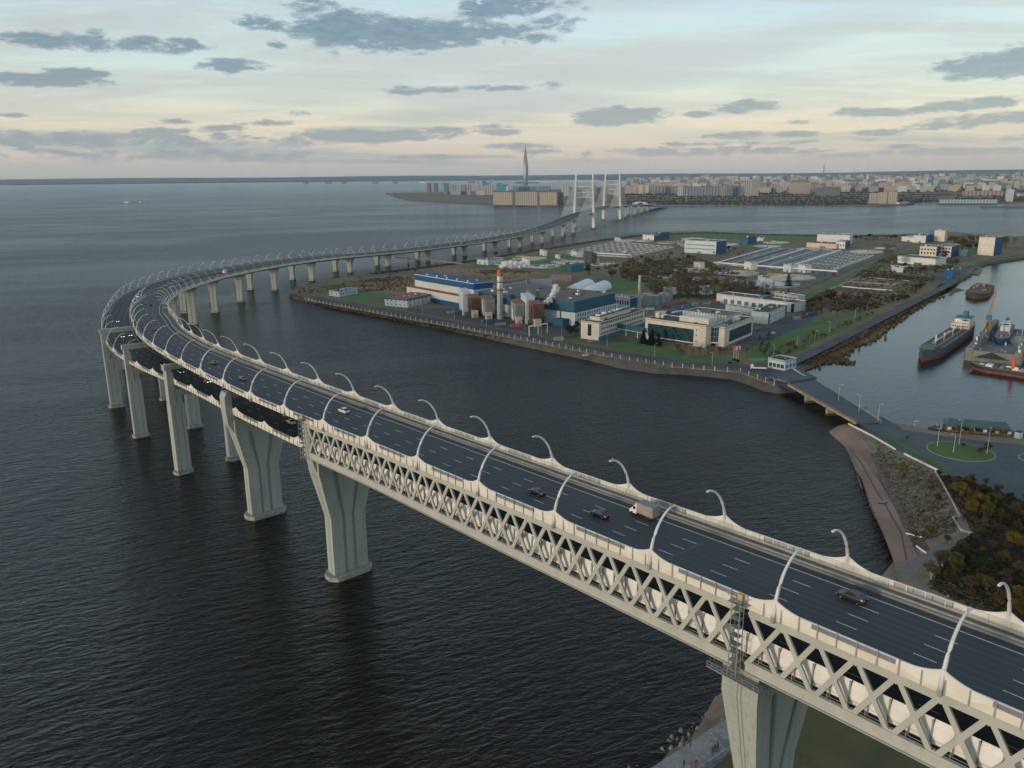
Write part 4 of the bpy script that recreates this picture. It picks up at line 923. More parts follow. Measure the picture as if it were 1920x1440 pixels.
rl.build('railing', M['galv'], lb)
sheet('approach_ramp', 'asphalt ramp joining island road and low bridge', [(1440, 690), (1492, 684), (1532, 711), (1480, 721)], ZI + .12, bpy.data.materials['road_grey'])
mm = MB(); q = [P(1440, 700, ZI), P(1480, 721, ZI), P(1532, 712, ZI), P(1490, 688, ZI)]; mm.hull6([Vector((p.x, p.y, -1)) for p in q] + [Vector((q[0].x, q[0].y, ZI)), Vector((q[1].x, q[1].y, zb - .02)), Vector((q[2].x, q[2].y, zb - .02)), Vector((q[3].x, q[3].y, ZI))])
tag(mm.build('ramp', bpy.data.materials['road_grey']), 'sloping road ramp at the island end of the low bridge', kind='structure')
mm = MB(); q = [P(1604, 793, ZM), P(1652, 790, ZM), P(1690, 803, ZM), P(1640, 812, ZM)]; mm.hull6([Vector((p.x, p.y, -1)) for p in q] + [Vector((q[0].x, q[0].y, zb - .02)), Vector((q[1].x, q[1].y, zb - .02)), Vector((q[2].x, q[2].y, ZM + .04)), Vector((q[3].x, q[3].y, ZM + .04))])
tag(mm.build('ramp', bpy.data.materials['road_grey']), 'sloping road ramp at the roundabout end of the low bridge', kind='structure')
wall_line([(1487, 693), (1505, 706), (1523, 713)], ZI, 1.2, .5, 'tan concrete wall behind the gatehouse at the harbour', M['cream'])
# conical stone slope at the bridge head
sheet('stone_slope', 'grey stone revetment beyond the gatehouse', [(1505, 703), (1524, 712), (1546, 735), (1530, 735)], 2.2, M['bank'])

# ================================================================== buildings
def wallm(name, c, c2=None, sc=.2, rough=.75): return mat(name, c, rough, c2 or tuple(x * .88 for x in c), sc, 5)
M['wpale'] = wallm('pale_blue_wall', (.52, .60, .62)); M['wwhite'] = wallm('white_wall', (.66, .66, .62)); M['wcream'] = wallm('cream_wall', (.66, .60, .50))
M['wblue'] = wallm('blue_cladding', (.014, .10, .165)); M['wblue2'] = wallm('bright_blue_cladding', (.008, .085, .21)); M['wteal'] = wallm('teal_cladding', (.05, .18, .24))
M['roofg'] = mat('grey_brown_roof', (.145, .135, .115), .9, (.11, .105, .09), .08, 5, c3=(.19, .17, .14), scale3=.4)
M['roofd'] = mat('dark_roof', (.062, .058, .052), .9, (.085, .078, .068), .1, 5)
M['roofr'] = mat('red_roof', (.30, .10, .07), .8, (.22, .08, .06), .3)
M['roofgreen'] = mat('green_brown_roof', (.13, .14, .10), .9, (.17, .16, .12), .1)
M['glass'] = mat('dark_window_glass', (.018, .028, .034), .12, spec=.8)
M['glassb'] = mat('blue_glazing', (.02, .055, .075), .1, (.03, .075, .095), .3, spec=.9)
M['rust'] = mat('rusty_ducting', (.16, .085, .045), .85, (.09, .06, .045), .5, 5, c3=(.26, .15, .08), scale3=1.5)
M['pink'] = wallm('pink_render', (.62, .47, .38)); M['yellow'] = mat('yellow_paint', (.62, .42, .07), .6, (.50, .34, .08), .6)
M['tankwall'] = mat('tank_concrete', (.46, .45, .42), .85, (.36, .35, .33), .3)
M['tankwater'] = mat('tank_water', (.10, .12, .12), .25, (.15, .165, .16), .12, 3)
M['basinwater'] = mat('basin_water', (.030, .038, .036), .2, (.05, .06, .055), .1)
M['steelgrey'] = wallm('grey_sheet_metal', (.27, .30, .31)); M['tarp'] = mat('white_tarp', (.74, .78, .80), .5, (.66, .70, .72), .5)
def bld(name, label, cat, L, C, Rr, top, wall, roof, z0=ZI, par=.6, winL=None, winR=None, group=None, bandL=None, roofpart='roof', door=None, hscale=1.0):
    """rectangular building from three ground corners; top: row of the roof edge over C, or ('m', metres)"""
    l, c, r = P(*L, z0), P(*C, z0), P(*Rr, z0)
    vl, vr = V2(l - c), V2(r - c)
    if vl.length >= vr.length:
        d = vl.normalized(); rx = Vector((-d.y, d.x)); 
        if rx.dot(vr) < 0: rx = -rx
        la, lb_ = vl.length, max(2.0, abs(vr.dot(rx)) if abs(vr.dot(rx)) > .4 * vr.length else vr.length * .7); xdir = rx; 
    else:
        xdir = vr.normalized(); d = Vector((-xdir.y, xdir.x))
        if d.dot(vl) < 0: d = -d
        lb_, la = vr.length, max(2.0, abs(vl.dot(d)) if abs(vl.dot(d)) > .4 * vl.length else vl.length * .7)
    h = top[1] if isinstance(top, tuple) else HT(c, top, C[0]) - z0
    o = thing(name, label, cat, c, math.atan2(xdir.y, xdir.x), group)
    # local: x 0..lb (right face is y=0), y 0..la (left face is x=0); ensure handedness
    sgn = 1 if (xdir.x * d.y - xdir.y * d.x) > 0 else -1
    o['dims'] = (lb_, la, h)
    mb_ = MB(); mb_.box(0, lb_, *sorted((0, sgn * la)), 0, h); mb_.build('wall', wall, o)
    y0, y1 = sorted((0, sgn * la))
    mb_ = MB(); mb_.box(-.25, lb_ + .25, y0 - .25, y1 + .25, h, h + .25); mb_.build(roofpart, roof, o)
    if par:
        mb_ = MB(); t = .3; za, zb_ = h + .25, h + .25 + par
        mb_.box(-.25, lb_ + .25, y0 - .25, y0 - .25 + t, za, zb_); mb_.box(-.25, lb_ + .25, y1 + .25 - t, y1 + .25, za, zb_)
        mb_.box(-.25, -.25 + t, y0 - .25 + t, y1 + .25 - t, za, zb_); mb_.box(lb_ + .25 - t, lb_ + .25, y0 - .25 + t, y1 + .25 - t, za, zb_); mb_.build('parapet', wall, o)
    rb_ = random.Random(int(abs(c.x) * 7 + c.y))
    if lb_ > 7 and la > 7:
        for i in range(min(9, 2 + int(lb_ * la / 90))):
            x_, y_ = rb_.uniform(.1, .8) * lb_, rb_.uniform(.1, .85) * la * sgn; q_ = rb_.uniform(.5, 1.8); mb_ = MB(); mb_.box(x_, x_ + q_, *sorted((y_, y_ + sgn * rb_.uniform(.5, 2.2))), h + .25, h + .25 + rb_.uniform(.5, 1.7)); mb_.build('roof_vent', rb_.choice([M['galv'], M['wwhite'], M['roofd']]), o)
    for k, w in (('L', winL), ('R', winR)):
        if not w: continue
        rows, cols, ww, wh, zz, dz_ = w[:6]; ma = w[6] if len(w) > 6 else M['glass']; m0 = w[7] if len(w) > 7 else .04
        mb_ = MB(); Lf = la if k == 'L' else lb_
        for i in range(rows):
            for j in range(cols):
                u = Lf * (m0 + (1 - 2 * m0) * (j + .5) / cols); zc = zz + i * dz_
                if k == 'L': a_, b2 = sorted((sgn * (u - ww / 2), sgn * (u + ww / 2))); mb_.box(-.07, .02, a_, b2, zc, zc + wh)
                else: yy = sorted((-.07 * sgn, .02 * sgn)); mb_.box(u - ww / 2, u + ww / 2, yy[0], yy[1], zc, zc + wh)
        tag(mb_.build('window', ma, o), kind='stuff')
    return o, lb_, sgn * la, h
def sub(o, name, material, x0, x1, y0, y1, z0_, z1):
    mb_ = MB(); y0, y1 = sorted((y0, y1)); x0, x1 = sorted((x0, x1)); mb_.box(x0, x1, y0, y1, z0_, z1); return mb_.build(name, material, o)

# long white and blue warehouse
o, lx, ly, h = bld('warehouse', 'long white hall with a bright blue upper band, left of the striped chimney', 'warehouse', (779, 557), (889, 579), (912, 572), 533, M['wwhite'], M['roofd'], winL=(1, 44, 1.0, 1.3, 16.3, 1, M['wcream']))
sub(o, 'blue_band', M['wblue2'], -.15, lx + .15, -.15 * (1 if ly > 0 else -1), ly, h - 5.2, h + .9)
sub(o, 'lower_annex', M['wwhite'], -7, -.02, 3 * (1 if ly > 0 else -1), ly * 1.05, 0, h * .48)
sub(o, 'annex_roof', M['roofr'], -7.4, -.02, 3 * (1 if ly > 0 else -1), ly * 1.055, h * .48, h * .48 + .4)
sub(o, 'blue_base', M['wblue2'], -7.1, -7.0, 3 * (1 if ly > 0 else -1), ly * .62, 0, h * .19)
for i in range(5): sub(o, 'roof_vent', M['white'], 2, 3.2, ly * (.12 + .17 * i), ly * (.12 + .17 * i) + 1.2, h + .25, h + 2.4)
o, lx, ly, h = bld('office', 'blue-trimmed low office with a red roof beside the white hall', 'office building', (731, 571), (764, 577), (813, 565.5), 562, M['wpale'], M['roofr'], par=0, winL=(2, 5, 1.2, 1.2, 1.6, 3.4), winR=(2, 6, 1.3, 1.2, 1.6, 3.4))
sub(o, 'blue_fascia', M['wblue2'], -.4, lx + .4, -.4 * (1 if ly > 0 else -1), ly + (.4 if ly > 0 else -.4), h - 1.0, h - .05)
o, lx, ly, h = bld('storehouse', 'small pale blue building with dark roof near the island tip', 'storehouse', (626, 553), (636, 556.5), (671, 550.5), 548, M['wpale'], M['wblue'], winR=(1, 7, 1.3, 1.6, 1.6, 3), winL=(1, 2, 1.2, 1.6, 1.6, 3))
# main boiler hall
o, lx, ly, h = bld('boiler_hall', 'big blue-topped factory hall behind the filter towers', 'factory hall', (895, 587), (1078, 611), (1148, 589), 586.5, M['wpale'], M['roofd'], par=0, winR=(2, 17, 1.2, 2.2, 3.0, 4.2), winL=(1, 9, 1.6, 1.6, 3, 3, M['glass']))
sg = 1 if ly > 0 else -1; zt = h + 8.5
sub(o, 'upper_hall', M['wblue'], 2.2, lx - 2, 2 * sg, ly, h + .25, zt); sub(o, 'hall_roof', M['roofg'], 1.8, lx - 1.6, 1.6 * sg, ly + .3 * sg, zt, zt + .4)
for i in range(26): sub(o, 'roof_unit', R.choice((M['white'], M['galv'], M['roofd'], M['rust'])), (xx := R.uniform(5, lx - 8)), xx + R.uniform(.8, 3), (yy := ly * R.uniform(.05, .9)), yy + R.uniform(.8, 4) * sg, zt + .4, zt + .4 + R.uniform(.5, 1.8))
for i in range(20): sub(o, 'cladding_seam', M['wteal'], 2.12, 2.2, ly * (i + 1) / 22, ly * (i + 1) / 22 + .25 * sg, h + .3, zt - .1)
sub(o, 'side_lean_to', M['wblue'], -9, -.05, 6 * sg, 16 * sg, 0, 5.5); sub(o, 'cable_riser', M['darksteel'], -.5, -.05, 14 * sg, 15.2 * sg, 2, 12)
# annex behind and right
o, lx, ly, h = bld('pump_hall', 'low pale hall with blue gable beside the grey chimney', 'pump hall', (1136, 573), (1181, 577), (1196, 572), 561, M['wpale'], M['roofd'], winL=(1, 9, 1.4, 4, 2.5, 4))
sub(o, 'blue_gable', M['wblue2'], -.1, lx, -.12, -.02, 0, h)
for i in range(7): sub(o, 'roof_fan', M['white'], 1, 3, ly * (.08 + .13 * i), ly * (.08 + .13 * i) + 2.2 * (1 if ly > 0 else -1), h + .3, h + 2)
bld('works_office', 'long pale office range behind the striped chimney', 'office building', (913, 545), (921, 546), (988, 535.5), 537, M['wpale'], M['roofd'], winR=(2, 20, 1.4, 1.6, 2.2, 4))
# filter towers with ducts
def filter_unit(C, w, d, h, body, label, rusty, kiosk=True):
    c = P(*C, ZI); ang = math.radians(17)
    o = thing('filter_tower', label, 'filter tower', c, ang, 'flue filter towers in the works yard')
    sub(o, 'casing', body, -w / 2, w / 2, 0, d, 3.2, h); sub(o, 'plinth', M['roofd'], -w / 2 + .3, w / 2 - .3, .3, d - .3, 0, 3.2)
    mb_ = MB(); mb_.hull6([Vector(p) for p in ((-w / 2 - .3, -.3, h), (w / 2 + .3, -.3, h), (w / 2 + .3, d + .3, h), (-w / 2 - .3, d + .3, h), (-w / 2 - .3, -.3, h + .3), (w / 2 + .3, -.3, h + .3), (w / 2 + .3, d + .3, h + 1.8), (-w / 2 - .3, d + .3, h + 1.8))]); mb_.build('sloped_roof', M['roofr'] if rusty or kiosk else body, o)
    if rusty or kiosk:
        for i in range(5 if rusty else 3):
            mb_ = MB(); x = -w / 2 - .6 + R.uniform(0, 1.2); z1 = R.uniform(h * .5, h * .95); mb_.tube([(x, R.uniform(.5, d), 2.5), (x - .5, d * .4, z1 * .6), (x - R.uniform(.2, 1.2), d * .3, z1), (x + 1.4, d * .5, z1 + .8)], R.uniform(.25, .6), 7); mb_.build('duct', M['rust'] if rusty else M['white'], o)
        for i in range(4):
            zz = 4 + (h - 5) * i / 4; sub(o, 'gallery', M['galv'] if not rusty else M['rust'], -w / 2 - .9, w / 2 + .4, -.9, -.1, zz, zz + .14)
        for k in range(4):
            mb_ = MB(); mb_.beam((-w / 2 + w * k / 3, -.5, 3), (-w / 2 + w * ((k + 1) % 4) / 3, -.4, h - 1), .22, .22); mb_.build('strut', M['rust'] if rusty else M['galv'], o)
    if kiosk:
        sub(o, 'kiosk', M['pink'], -w / 2 - .2, w * .08, -4.6, -.9, 0, 6.3); sub(o, 'kiosk_door', M['steelgrey'], -w / 2 + .8, w * .0 - .2, -4.68, -4.6, 0, 3.2)
    else:
        sub(o, 'kiosk', M['wpale'], -w / 2 - 1.2, w * .35, -3.6, -.1, 0, 5.4); sub(o, 'kiosk_door', M['wteal'], -w / 2, w * .1, -3.68, -3.6, 0, 3.4)
        for q in (-.22, .1): sub(o, 'window', M['glass'], w * q, w * q + .9, -.06, 0, h - 3.4, h - 2.4)
    return o
filter_unit((876, 590), 6.8, 16, 20.3, M['wpale'], 'white slab tower at the left end of the filter row', False, False)
filter_unit((893, 594), 8.6, 13, 17, M['rust'], 'dark rusty filter tower second from the left end', True)
filter_unit((919, 597), 9.2, 13, 17, M['steelgrey'], 'grey filter tower just left of the striped chimney', False)
filter_unit((975, 606), 8.4, 13, 17, M['steelgrey'], 'grey filter tower right of the striped chimney', False)
filter_unit((995, 606), 7.6, 15, 22, M['wpale'], 'white slab tower right of the striped chimney', False, False)
filter_unit((1010, 611), 9.2, 12, 18, M['rust'], 'rusty filter tower at the right end of the row', True)
# chimneys
def chimney(base, r0, r1, h, bands, label, body):
    c = P(*base, ZI); o = thing('chimney', label, 'chimney', c)
    zs = [0] + [b_[0] for b_ in bands] + [h]
    for i in range(len(zs) - 1):
        mb_ = MB(); f = lambda q: r0 + (r1 - r0) * q / h
        cap = [(f(zs[i + 1]) - .3, zs[i + 1]), (f(zs[i + 1]) - .4, zs[i + 1] - 3)] if i == len(zs) - 2 else []
        mb_.lathe([(f(zs[i]) + .002 * i, zs[i]), (f(zs[i + 1]) + .002 * i, zs[i + 1])] + cap, 28); mb_.build('painted_band' if i else 'shaft', body if i == 0 else bands[i - 1][1], o, smooth=False)
    mb_ = MB(); mb_.box(-.25, .25, -r0 - .35, -r0 + .1, 2, h * .93); mb_.build('ladder', M['galv'], o)
    for z_ in np.arange(6, h, 5.5): 
        mb_ = MB(); f_ = r0 + (r1 - r0) * z_ / h; mb_.lathe([(f_ + .01, z_), (f_ + .08, z_ + .1), (f_ + .01, z_ + .3)], 28); mb_.build('hoop', M['galv'], o)
    return o, c
pb = P(938, 598, ZI); hc = HT(pb, 505, 938) - ZI
chr_ = mat('chimney_red', (.50, .085, .045), .7, (.40, .07, .04), .3); chw = mat('chimney_white', (.70, .68, .63), .7)
chb = mat('chimney_concrete', (.44, .43, .37), .85, (.36, .35, .30), .2, c3=(.30, .22, .16), scale3=.6, lo3=.62, hi3=.75)
chimney((938, 598), 2.85, 2.2, hc, [(hc * .565, chr_), (hc * .62, chw), (hc * .71 + 1.0, chr_), (hc * .765, chw), (hc * .865, chr_)], 'tall chimney with red and white bands above a grey shaft', chb)
c2b = P(1198, 577, ZI); chimney((1198, 577), 1.9, 1.2, HT(c2b, 516, 1198) - ZI, [], 'plain slender grey chimney right of the factory hall', chb)
# steam
def steam(name, label, c, pts, dens):
    bm = bmesh.new(); rr2 = random.Random(4)
    for (x, y, zz, r) in pts:
        for q in range(20):
            a, e = rr2.uniform(0, 6.28), rr2.uniform(-1, 1.2); rr_k = r * rr2.uniform(.3, .62); d = r * rr2.uniform(.2, 1.0)
            mx = Matrix.Translation((x + d * math.cos(a) * math.cos(e), y + d * math.sin(a) * math.cos(e), zz + d * math.sin(e) * .8)) @ Matrix.Diagonal((rr_k * 1.15, rr_k, rr_k * .9, 1))
            bmesh.ops.create_icosphere(bm, subdivisions=2, radius=1, matrix=mx)
    me = bpy.data.meshes.new(name); bm.to_mesh(me); bm.free(); me.polygons.foreach_set('use_smooth', [True] * len(me.polygons))
    m_ = mat(name + '_vapour', (.86, .87, .88), 1.0, spec=0.0, bump=.6, bscale=.8); p = m_.node_tree.nodes['Principled BSDF']; p.inputs['Transmission Weight'].default_value = 0
    b = NB(m_.node_tree); lw = b.new('ShaderNodeLayerWeight'); lw.inputs[0].default_value = .35; pos = b.new('ShaderNodeNewGeometry').outputs['Position']
    b.put(p.inputs['Alpha'], b.math('MULTIPLY', .42, b.math('MULTIPLY', b.smooth(b.math('SUBTRACT', 1.0, lw.outputs['Facing']), .05, .6), b.smooth(b.noise(pos, .35, 4), .25, .55))))
    me.materials.append(m_); o = bpy.data.objects.new(name, me); COL.objects.link(o); o.location = c
    return tag(o, label, kind='stuff')
ct = Vector((pb.x, pb.y, ZI + hc))
steam('steam_plume', 'white steam drifting right from the striped chimney', ct, [(1.5, 1, 2.2, 2.2), (4, 2, 3.4, 3.2), (7.5, 3, 4.2, 3.8), (11, 4, 4.0, 3.8), (14.5, 4, 3.4, 3.6), (18, 5, 3.4, 3.2), (21, 5, 2.8, 2.6), (24, 6, 2.2, 1.8)], .9)
cs = P(1022, 571, ZI + 16)
steam('steam_plume', 'white steam puff rising from the roof of the factory hall', cs, [(-5, 0, .5, 1.0), (-2, 0, 1, 1.6), (1, 1, 2, 2.2), (4, 1, 4, 2.6), (6.5, 2, 7, 2.8), (8, 2, 10.5, 3.0), (9, 3, 14, 2.8)], .9)
# cream slab office
o, lx, ly, h = bld('slab_office', 'long cream three-storey office with square windows right of the factory', 'office building', (1094, 633), (1123, 639), (1208, 611), 607, M['wcream'], M['roofd'], winR=(3, 24, 1.5, 1.7, 4.2, 3.6))
sub(o, 'blue_plinth', M['wteal'], -.1, lx + .05, -.12, .3, 0, 3.0); sub(o, 'stair_glazing', M['glass'], -.1, .02, ly * .42, ly * .62, 3, h - 1.2)
sg = 1 if ly > 0 else -1
sub(o, 'penthouse', M['wcream'], 9, lx * .8, ly * .3, ly * .85, h + .25, h + 3.4); sub(o, 'penthouse_roof', M['roofd'], 8.8, lx * .8 + .2, ly * .3 - .2 * sg, ly * .85 + .2 * sg, h + 3.4, h + 3.7)
for i in range(14): sub(o, 'roof_unit', R.choice((M['white'], M['galv'])), (xx := 11 + (lx * .8 - 14) * i / 14), xx + R.uniform(1, 2.4), ly * .4, ly * .4 + R.uniform(1.5, 4) * sg, h + 3.7, h + 3.7 + R.uniform(.8, 1.8))
# skyway
a, b_ = P(1160, 606, ZI + 9), P(1208, 622, ZI + 6)
a.z = b_.z = ZI + 7; o = thing('skyway', 'blue glazed footbridge between the cream office and the glass office', 'footbridge')
mm = MB(); mm.beam(a, b_, 3.2, 3.2); mm.build('glazed_box', M['wblue'], o); mm = MB(); mm.beam(a - Vector((0, 0, 1.75)), b_ - Vector((0, 0, 1.75)), 3.6, .3); mm.build('floor_slab', M['white'], o)
for f in (.3, .75):
    p = a.lerp(b_, f); mm = MB(); mm.box(p.x - .3, p.x + .3, p.y - .3, p.y + .3, ZI, a.z - 1.8); mm.build('column', M['white'], o)
# glass office: two wings and a rotunda
def glass_wing(L, C, Rr, top, label, nx, nrows, side):
    """side 'L': glazed on the left face, 'R' on the right face"""
    o, lx, ly, h = bld('glass_office', label, 'office building', L, C, Rr, top, M['wcream'], M['roofd'], par=.8)
    sg = 1 if ly > 0 else -1
    if side == 'L':
        u0, u1 = abs(ly) * .19, abs(ly) * .955
        put = lambda nm, ma, a_, b2, z0_, z1, d0, d1: sub(o, nm, ma, -d1, -d0, sg * a_, sg * b2, z0_, z1)
    else:
        u0, u1 = lx * .17, lx * .955
        put = lambda nm, ma, a_, b2, z0_, z1, d0, d1: sub(o, nm, ma, a_, b2, -d1 * sg, -d0 * sg, z0_, z1)
    zb0, zb1 = 2.6 if side == 'L' else 2.0, h - 3.0
    put('glazing_backing', M['glassb'], u0, u1, zb0, zb1, -.02, .05)
    dx_, dz_ = (u1 - u0) / nx, (zb1 - zb0) / nrows
    for i in range(nx):
        for j in range(nrows):
            put('window_pane', M['glassb'] if (i * 7 + j * 3) % 5 else M['glass'], u0 + dx_ * i + .1, u0 + dx_ * (i + 1) - .1, zb0 + dz_ * j + .12, zb0 + dz_ * (j + 1) - .12, .05, .12)
    put('sill', M['white'], u0, u1, zb0 - .5, zb0, .02, .5)
    return o, lx, ly, h, put
o, lx, ly, h, put = glass_wing((1209, 635), (1322, 652), (1352, 643), 613, 'cream-framed glass office wing facing the sea, left of the rotunda', 20, 4, 'L')
sg = 1 if ly > 0 else -1
put('plinth_slot', M['roofd'], abs(ly) * .19, abs(ly) * .93, .1, 1.9, .0, .06)
for z_ in (3.2, 7.5, 11.5): put('window', M['glass'], abs(ly) * .14, abs(ly) * .155, z_, z_ + 1.1, .0, .08)
sub(o, 'penthouse', M['wcream'], lx * .35, lx * .9, ly * .05, ly * .52, h + .25, h + 4.2); sub(o, 'roof_box', M['wcream'], lx * .4, lx * .4 + 4, ly * .88, ly * .94, h + .25, h + 4)
mm = MB(); mm.lathe([(0, h + 3), (.9, h + 2.6), (1.2, h + 1.7), (.9, h + .8), (0, h + .3)], 10, (lx * .4, ly * .82)); mm.build('roof_dome', M['white'], o)
o, lx, ly, h, put = glass_wing((1338, 645), (1357, 650.5), (1410, 628), 616, 'cream-framed glass office wing with one huge dark window, right of the rotunda', 10, 4, 'R')
sub(o, 'roof_box', M['wcream'], lx * .62, lx * .72, ly * .4, ly * .75, h + .25, h + 3.4)
cr = P(1341, 648, ZI); cr.y += 5
o = thing('rotunda', 'dark glazed round entrance tower between the two office wings', 'rotunda', cr); hr = HT(cr, 611, 1341) - ZI
mm = MB(); mm.lathe([(7.0, 0), (7.0, 2.4)], 24); mm.build('entrance_glass', M['glass'], o)
mm = MB(); mm.lathe([(0, 2.4), (8.6, 2.4), (8.6, 3.1), (0, 3.1)], 24); mm.build('canopy', M['white'], o)
mm = MB(); mm.lathe([(7.4, 3.1), (7.4, hr)], 24); mm.build('glass_drum', M['glassb'], o)
for k in range(24):
    a = 2 * math.pi * k / 24; mm = MB(); mm.box(7.4, 7.6, -.12, .12, 3.1, hr, 0, Matrix.Rotation(a, 4, 'Z')); mm.build('mullion', M['steelgrey'], o)
for z_ in (7, 10.8, 14.5):
    if z_ < hr: mm = MB(); mm.lathe([(7.42, z_), (7.65, z_), (7.65, z_ + .3), (7.42, z_ + .3)], 24); mm.build('floor_ring', M['steelgrey'], o)
mm = MB(); mm.lathe([(0, hr + .8), (8.2, hr + .8), (8.2, hr), (0, hr)][::-1], 24); mm.build('roof', M['steelgrey'], o)
for k in range(5):
    a = math.radians(200 + k * 35); mm = MB(); mm.box(-.2, .2, -.2, .2, 0, 2.4, 0, Matrix.Translation((8.1 * math.cos(a), 8.1 * math.sin(a), 0))); mm.build('column', M['white'], o)
# ribbed white hall behind
o, lx, ly, h = bld('ribbed_hall', 'white hall with vertical fins and a green-brown roof behind the glass office', 'factory hall', (1279, 603), (1362, 614), (1392, 606), 594, M['wpale'], M['roofgreen'], par=.5)
sg = 1 if ly > 0 else -1
for i in range(15): sub(o, 'wall_fin', M['white'], -.9, 0, ly * (i + .2) / 15, ly * (i + .62) / 15, h * .25, h + 1.0)
for i in range(15):
    for z_ in (h * .62, h * .3): sub(o, 'window', M['glass'], -.1, 0, ly * (i + .70) / 15, ly * (i + .92) / 15, z_, z_ + h * .24)
sub(o, 'blue_annex', M['wblue2'], -1, 12, ly, ly + 10 * sg, 0, h * .7)
# garages
o, lx, ly, h = bld('garage_block', 'long white garage range with dark roof and blue doors', 'garage', (1343, 567), (1488, 586), (1499, 580), 569.5, M['wwhite'], M['roofd'], winL=(1, 9, 4.2, 4.2, .1, 5, M['wteal'], .08))
sub(o, 'roof_cabin', M['wteal'], lx * .3, lx * .9, ly * .42, ly * .50, h + .2, h + 2.2)
for k in (.05, .95): sub(o, 'blue_corner', M['wblue'], -.1, .4, ly * .0, ly * .035, 0, h)
o, lx, ly, h = bld('garage_block', 'shorter pale blue garage standing in front of the long one', 'garage', (1411, 604), (1440, 608.5), (1474, 592), 588, M['wpale'], M['roofd'], winR=(2, 10, 1.0, 1.2, 1.6, 3.2))
sub(o, 'blue_corner', M['wblue2'], -.1, 3.5, -.14, -.04, 0, h); sub(o, 'blue_corner', M['wblue2'], lx - 4, lx, -.14, -.04, 0, h)
bld('garage_block', 'low white range with blue doors behind the garages', 'garage', (1443, 558), (1496, 566), (1500, 563), ('m', 5), M['wwhite'], M['roofg'], winL=(1, 6, 3.6, 3.2, .1, 5, M['wteal']))
bld('canteen', 'flat white single-storey block between ribbed hall and garages', 'works building', (1360, 583), (1411, 592), (1412, 588), ('m', 5), M['wwhite'], M['roofg'])
# tunnels / barrel sheds
def barrel(front, back, r, label, body, cap, seg=14, z0=ZI, hh=1.0):
    a, b_ = P(*front, z0), P(*back, z0); d = b_ - a; L = d.length; o = thing('barrel_shed', label, 'barrel shed', a, math.atan2(d.y, d.x))
    mb_ = MB(); n = 12
    for i in range(seg):
        x0, x1 = L * i / seg, L * (i + 1) / seg - .15; vs = []
        for x in (x0, x1):
            for rr3 in (r, r - .25): vs += [(x, rr3 * math.cos(math.pi * k / n), rr3 * math.sin(math.pi * k / n) * hh) for k in range(n + 1)]
        m1 = n + 1; fs = [(k, k + 1, 2 * m1 + k + 1, 2 * m1 + k) for k in range(n)] + [(m1 + k, 3 * m1 + k, 3 * m1 + k + 1, m1 + k + 1) for k in range(n)] + [(k, m1 + k, m1 + k + 1, k + 1) for k in range(n)]
        mb_ = MB(); mb_.add(vs, fs); mb_.build('roof_bay', body, o)
    for x in (.05, L - .3):
        mb_ = MB(); vs = [(x, (r - .05) * math.cos(math.pi * k / n), (r - .05) * math.sin(math.pi * k / n) * hh) for k in range(n + 1)]; mb_.add(vs, [tuple(range(n + 1))]); mb_.build('end_wall', cap, o)
    sub(o, 'door', M['wteal'], -.12, .03, -r * .28, r * .28, 0, r * .45)
    return o
barrel((1074, 549.5), (1103, 536), 8.2, 'left one of the two white arched tunnels behind the hall', M['tarp'], M['tarp'])
barrel((1102, 552.5), (1134, 539.5), 8.2, 'right one of the two white arched tunnels behind the hall', M['tarp'], M['tarp'])
barrel((1034, 543), (994, 543.5), 10.5, 'big dark grey arched hangar behind the factory hall', M['steelgrey'], M['wteal'], hh=1.15)
barrel((1071, 527), (1031, 527), 8.5, 'arched shed with a faded red roof beyond the grey hangar', mat('faded_red', (.28, .14, .12), .8, (.36, .22, .20), .4), M['wteal'], hh=.85)
# silos and vessels
for i, (x, y, r, hh_) in enumerate([(1219, 571, 3.6, 9), (1229, 571, 3.6, 9), (1240, 569, 3.3, 10), (1213, 562, 4.5, 6)]):
    c = P(x, y, ZI); o = thing('silo', ('pale round silo in the group right of the grey chimney, %s from the left' % ordw(i)), 'silo', c, 0, 'silos beside the grey chimney')
    mm = MB(); mm.lathe([(r, 0), (r, hh_)], 18); mm.build('shell', M['steelgrey'], o, True); mm = MB(); mm.lathe([(r + .1, hh_), (0, hh_ + 1)], 18); mm.build('lid', M['galv'], o)
bld('works_cabin', 'white cabin on dark stilts beside the silos', 'cabin', (1244, 552), (1256, 555), (1263, 553), ('m', 7), M['wwhite'], M['roofd'])
bld('works_cabin', 'grey-blue block behind the silos', 'cabin', (1246, 563), (1254, 565.5), (1261, 561), ('m', 9), M['steelgrey'], M['roofd'])
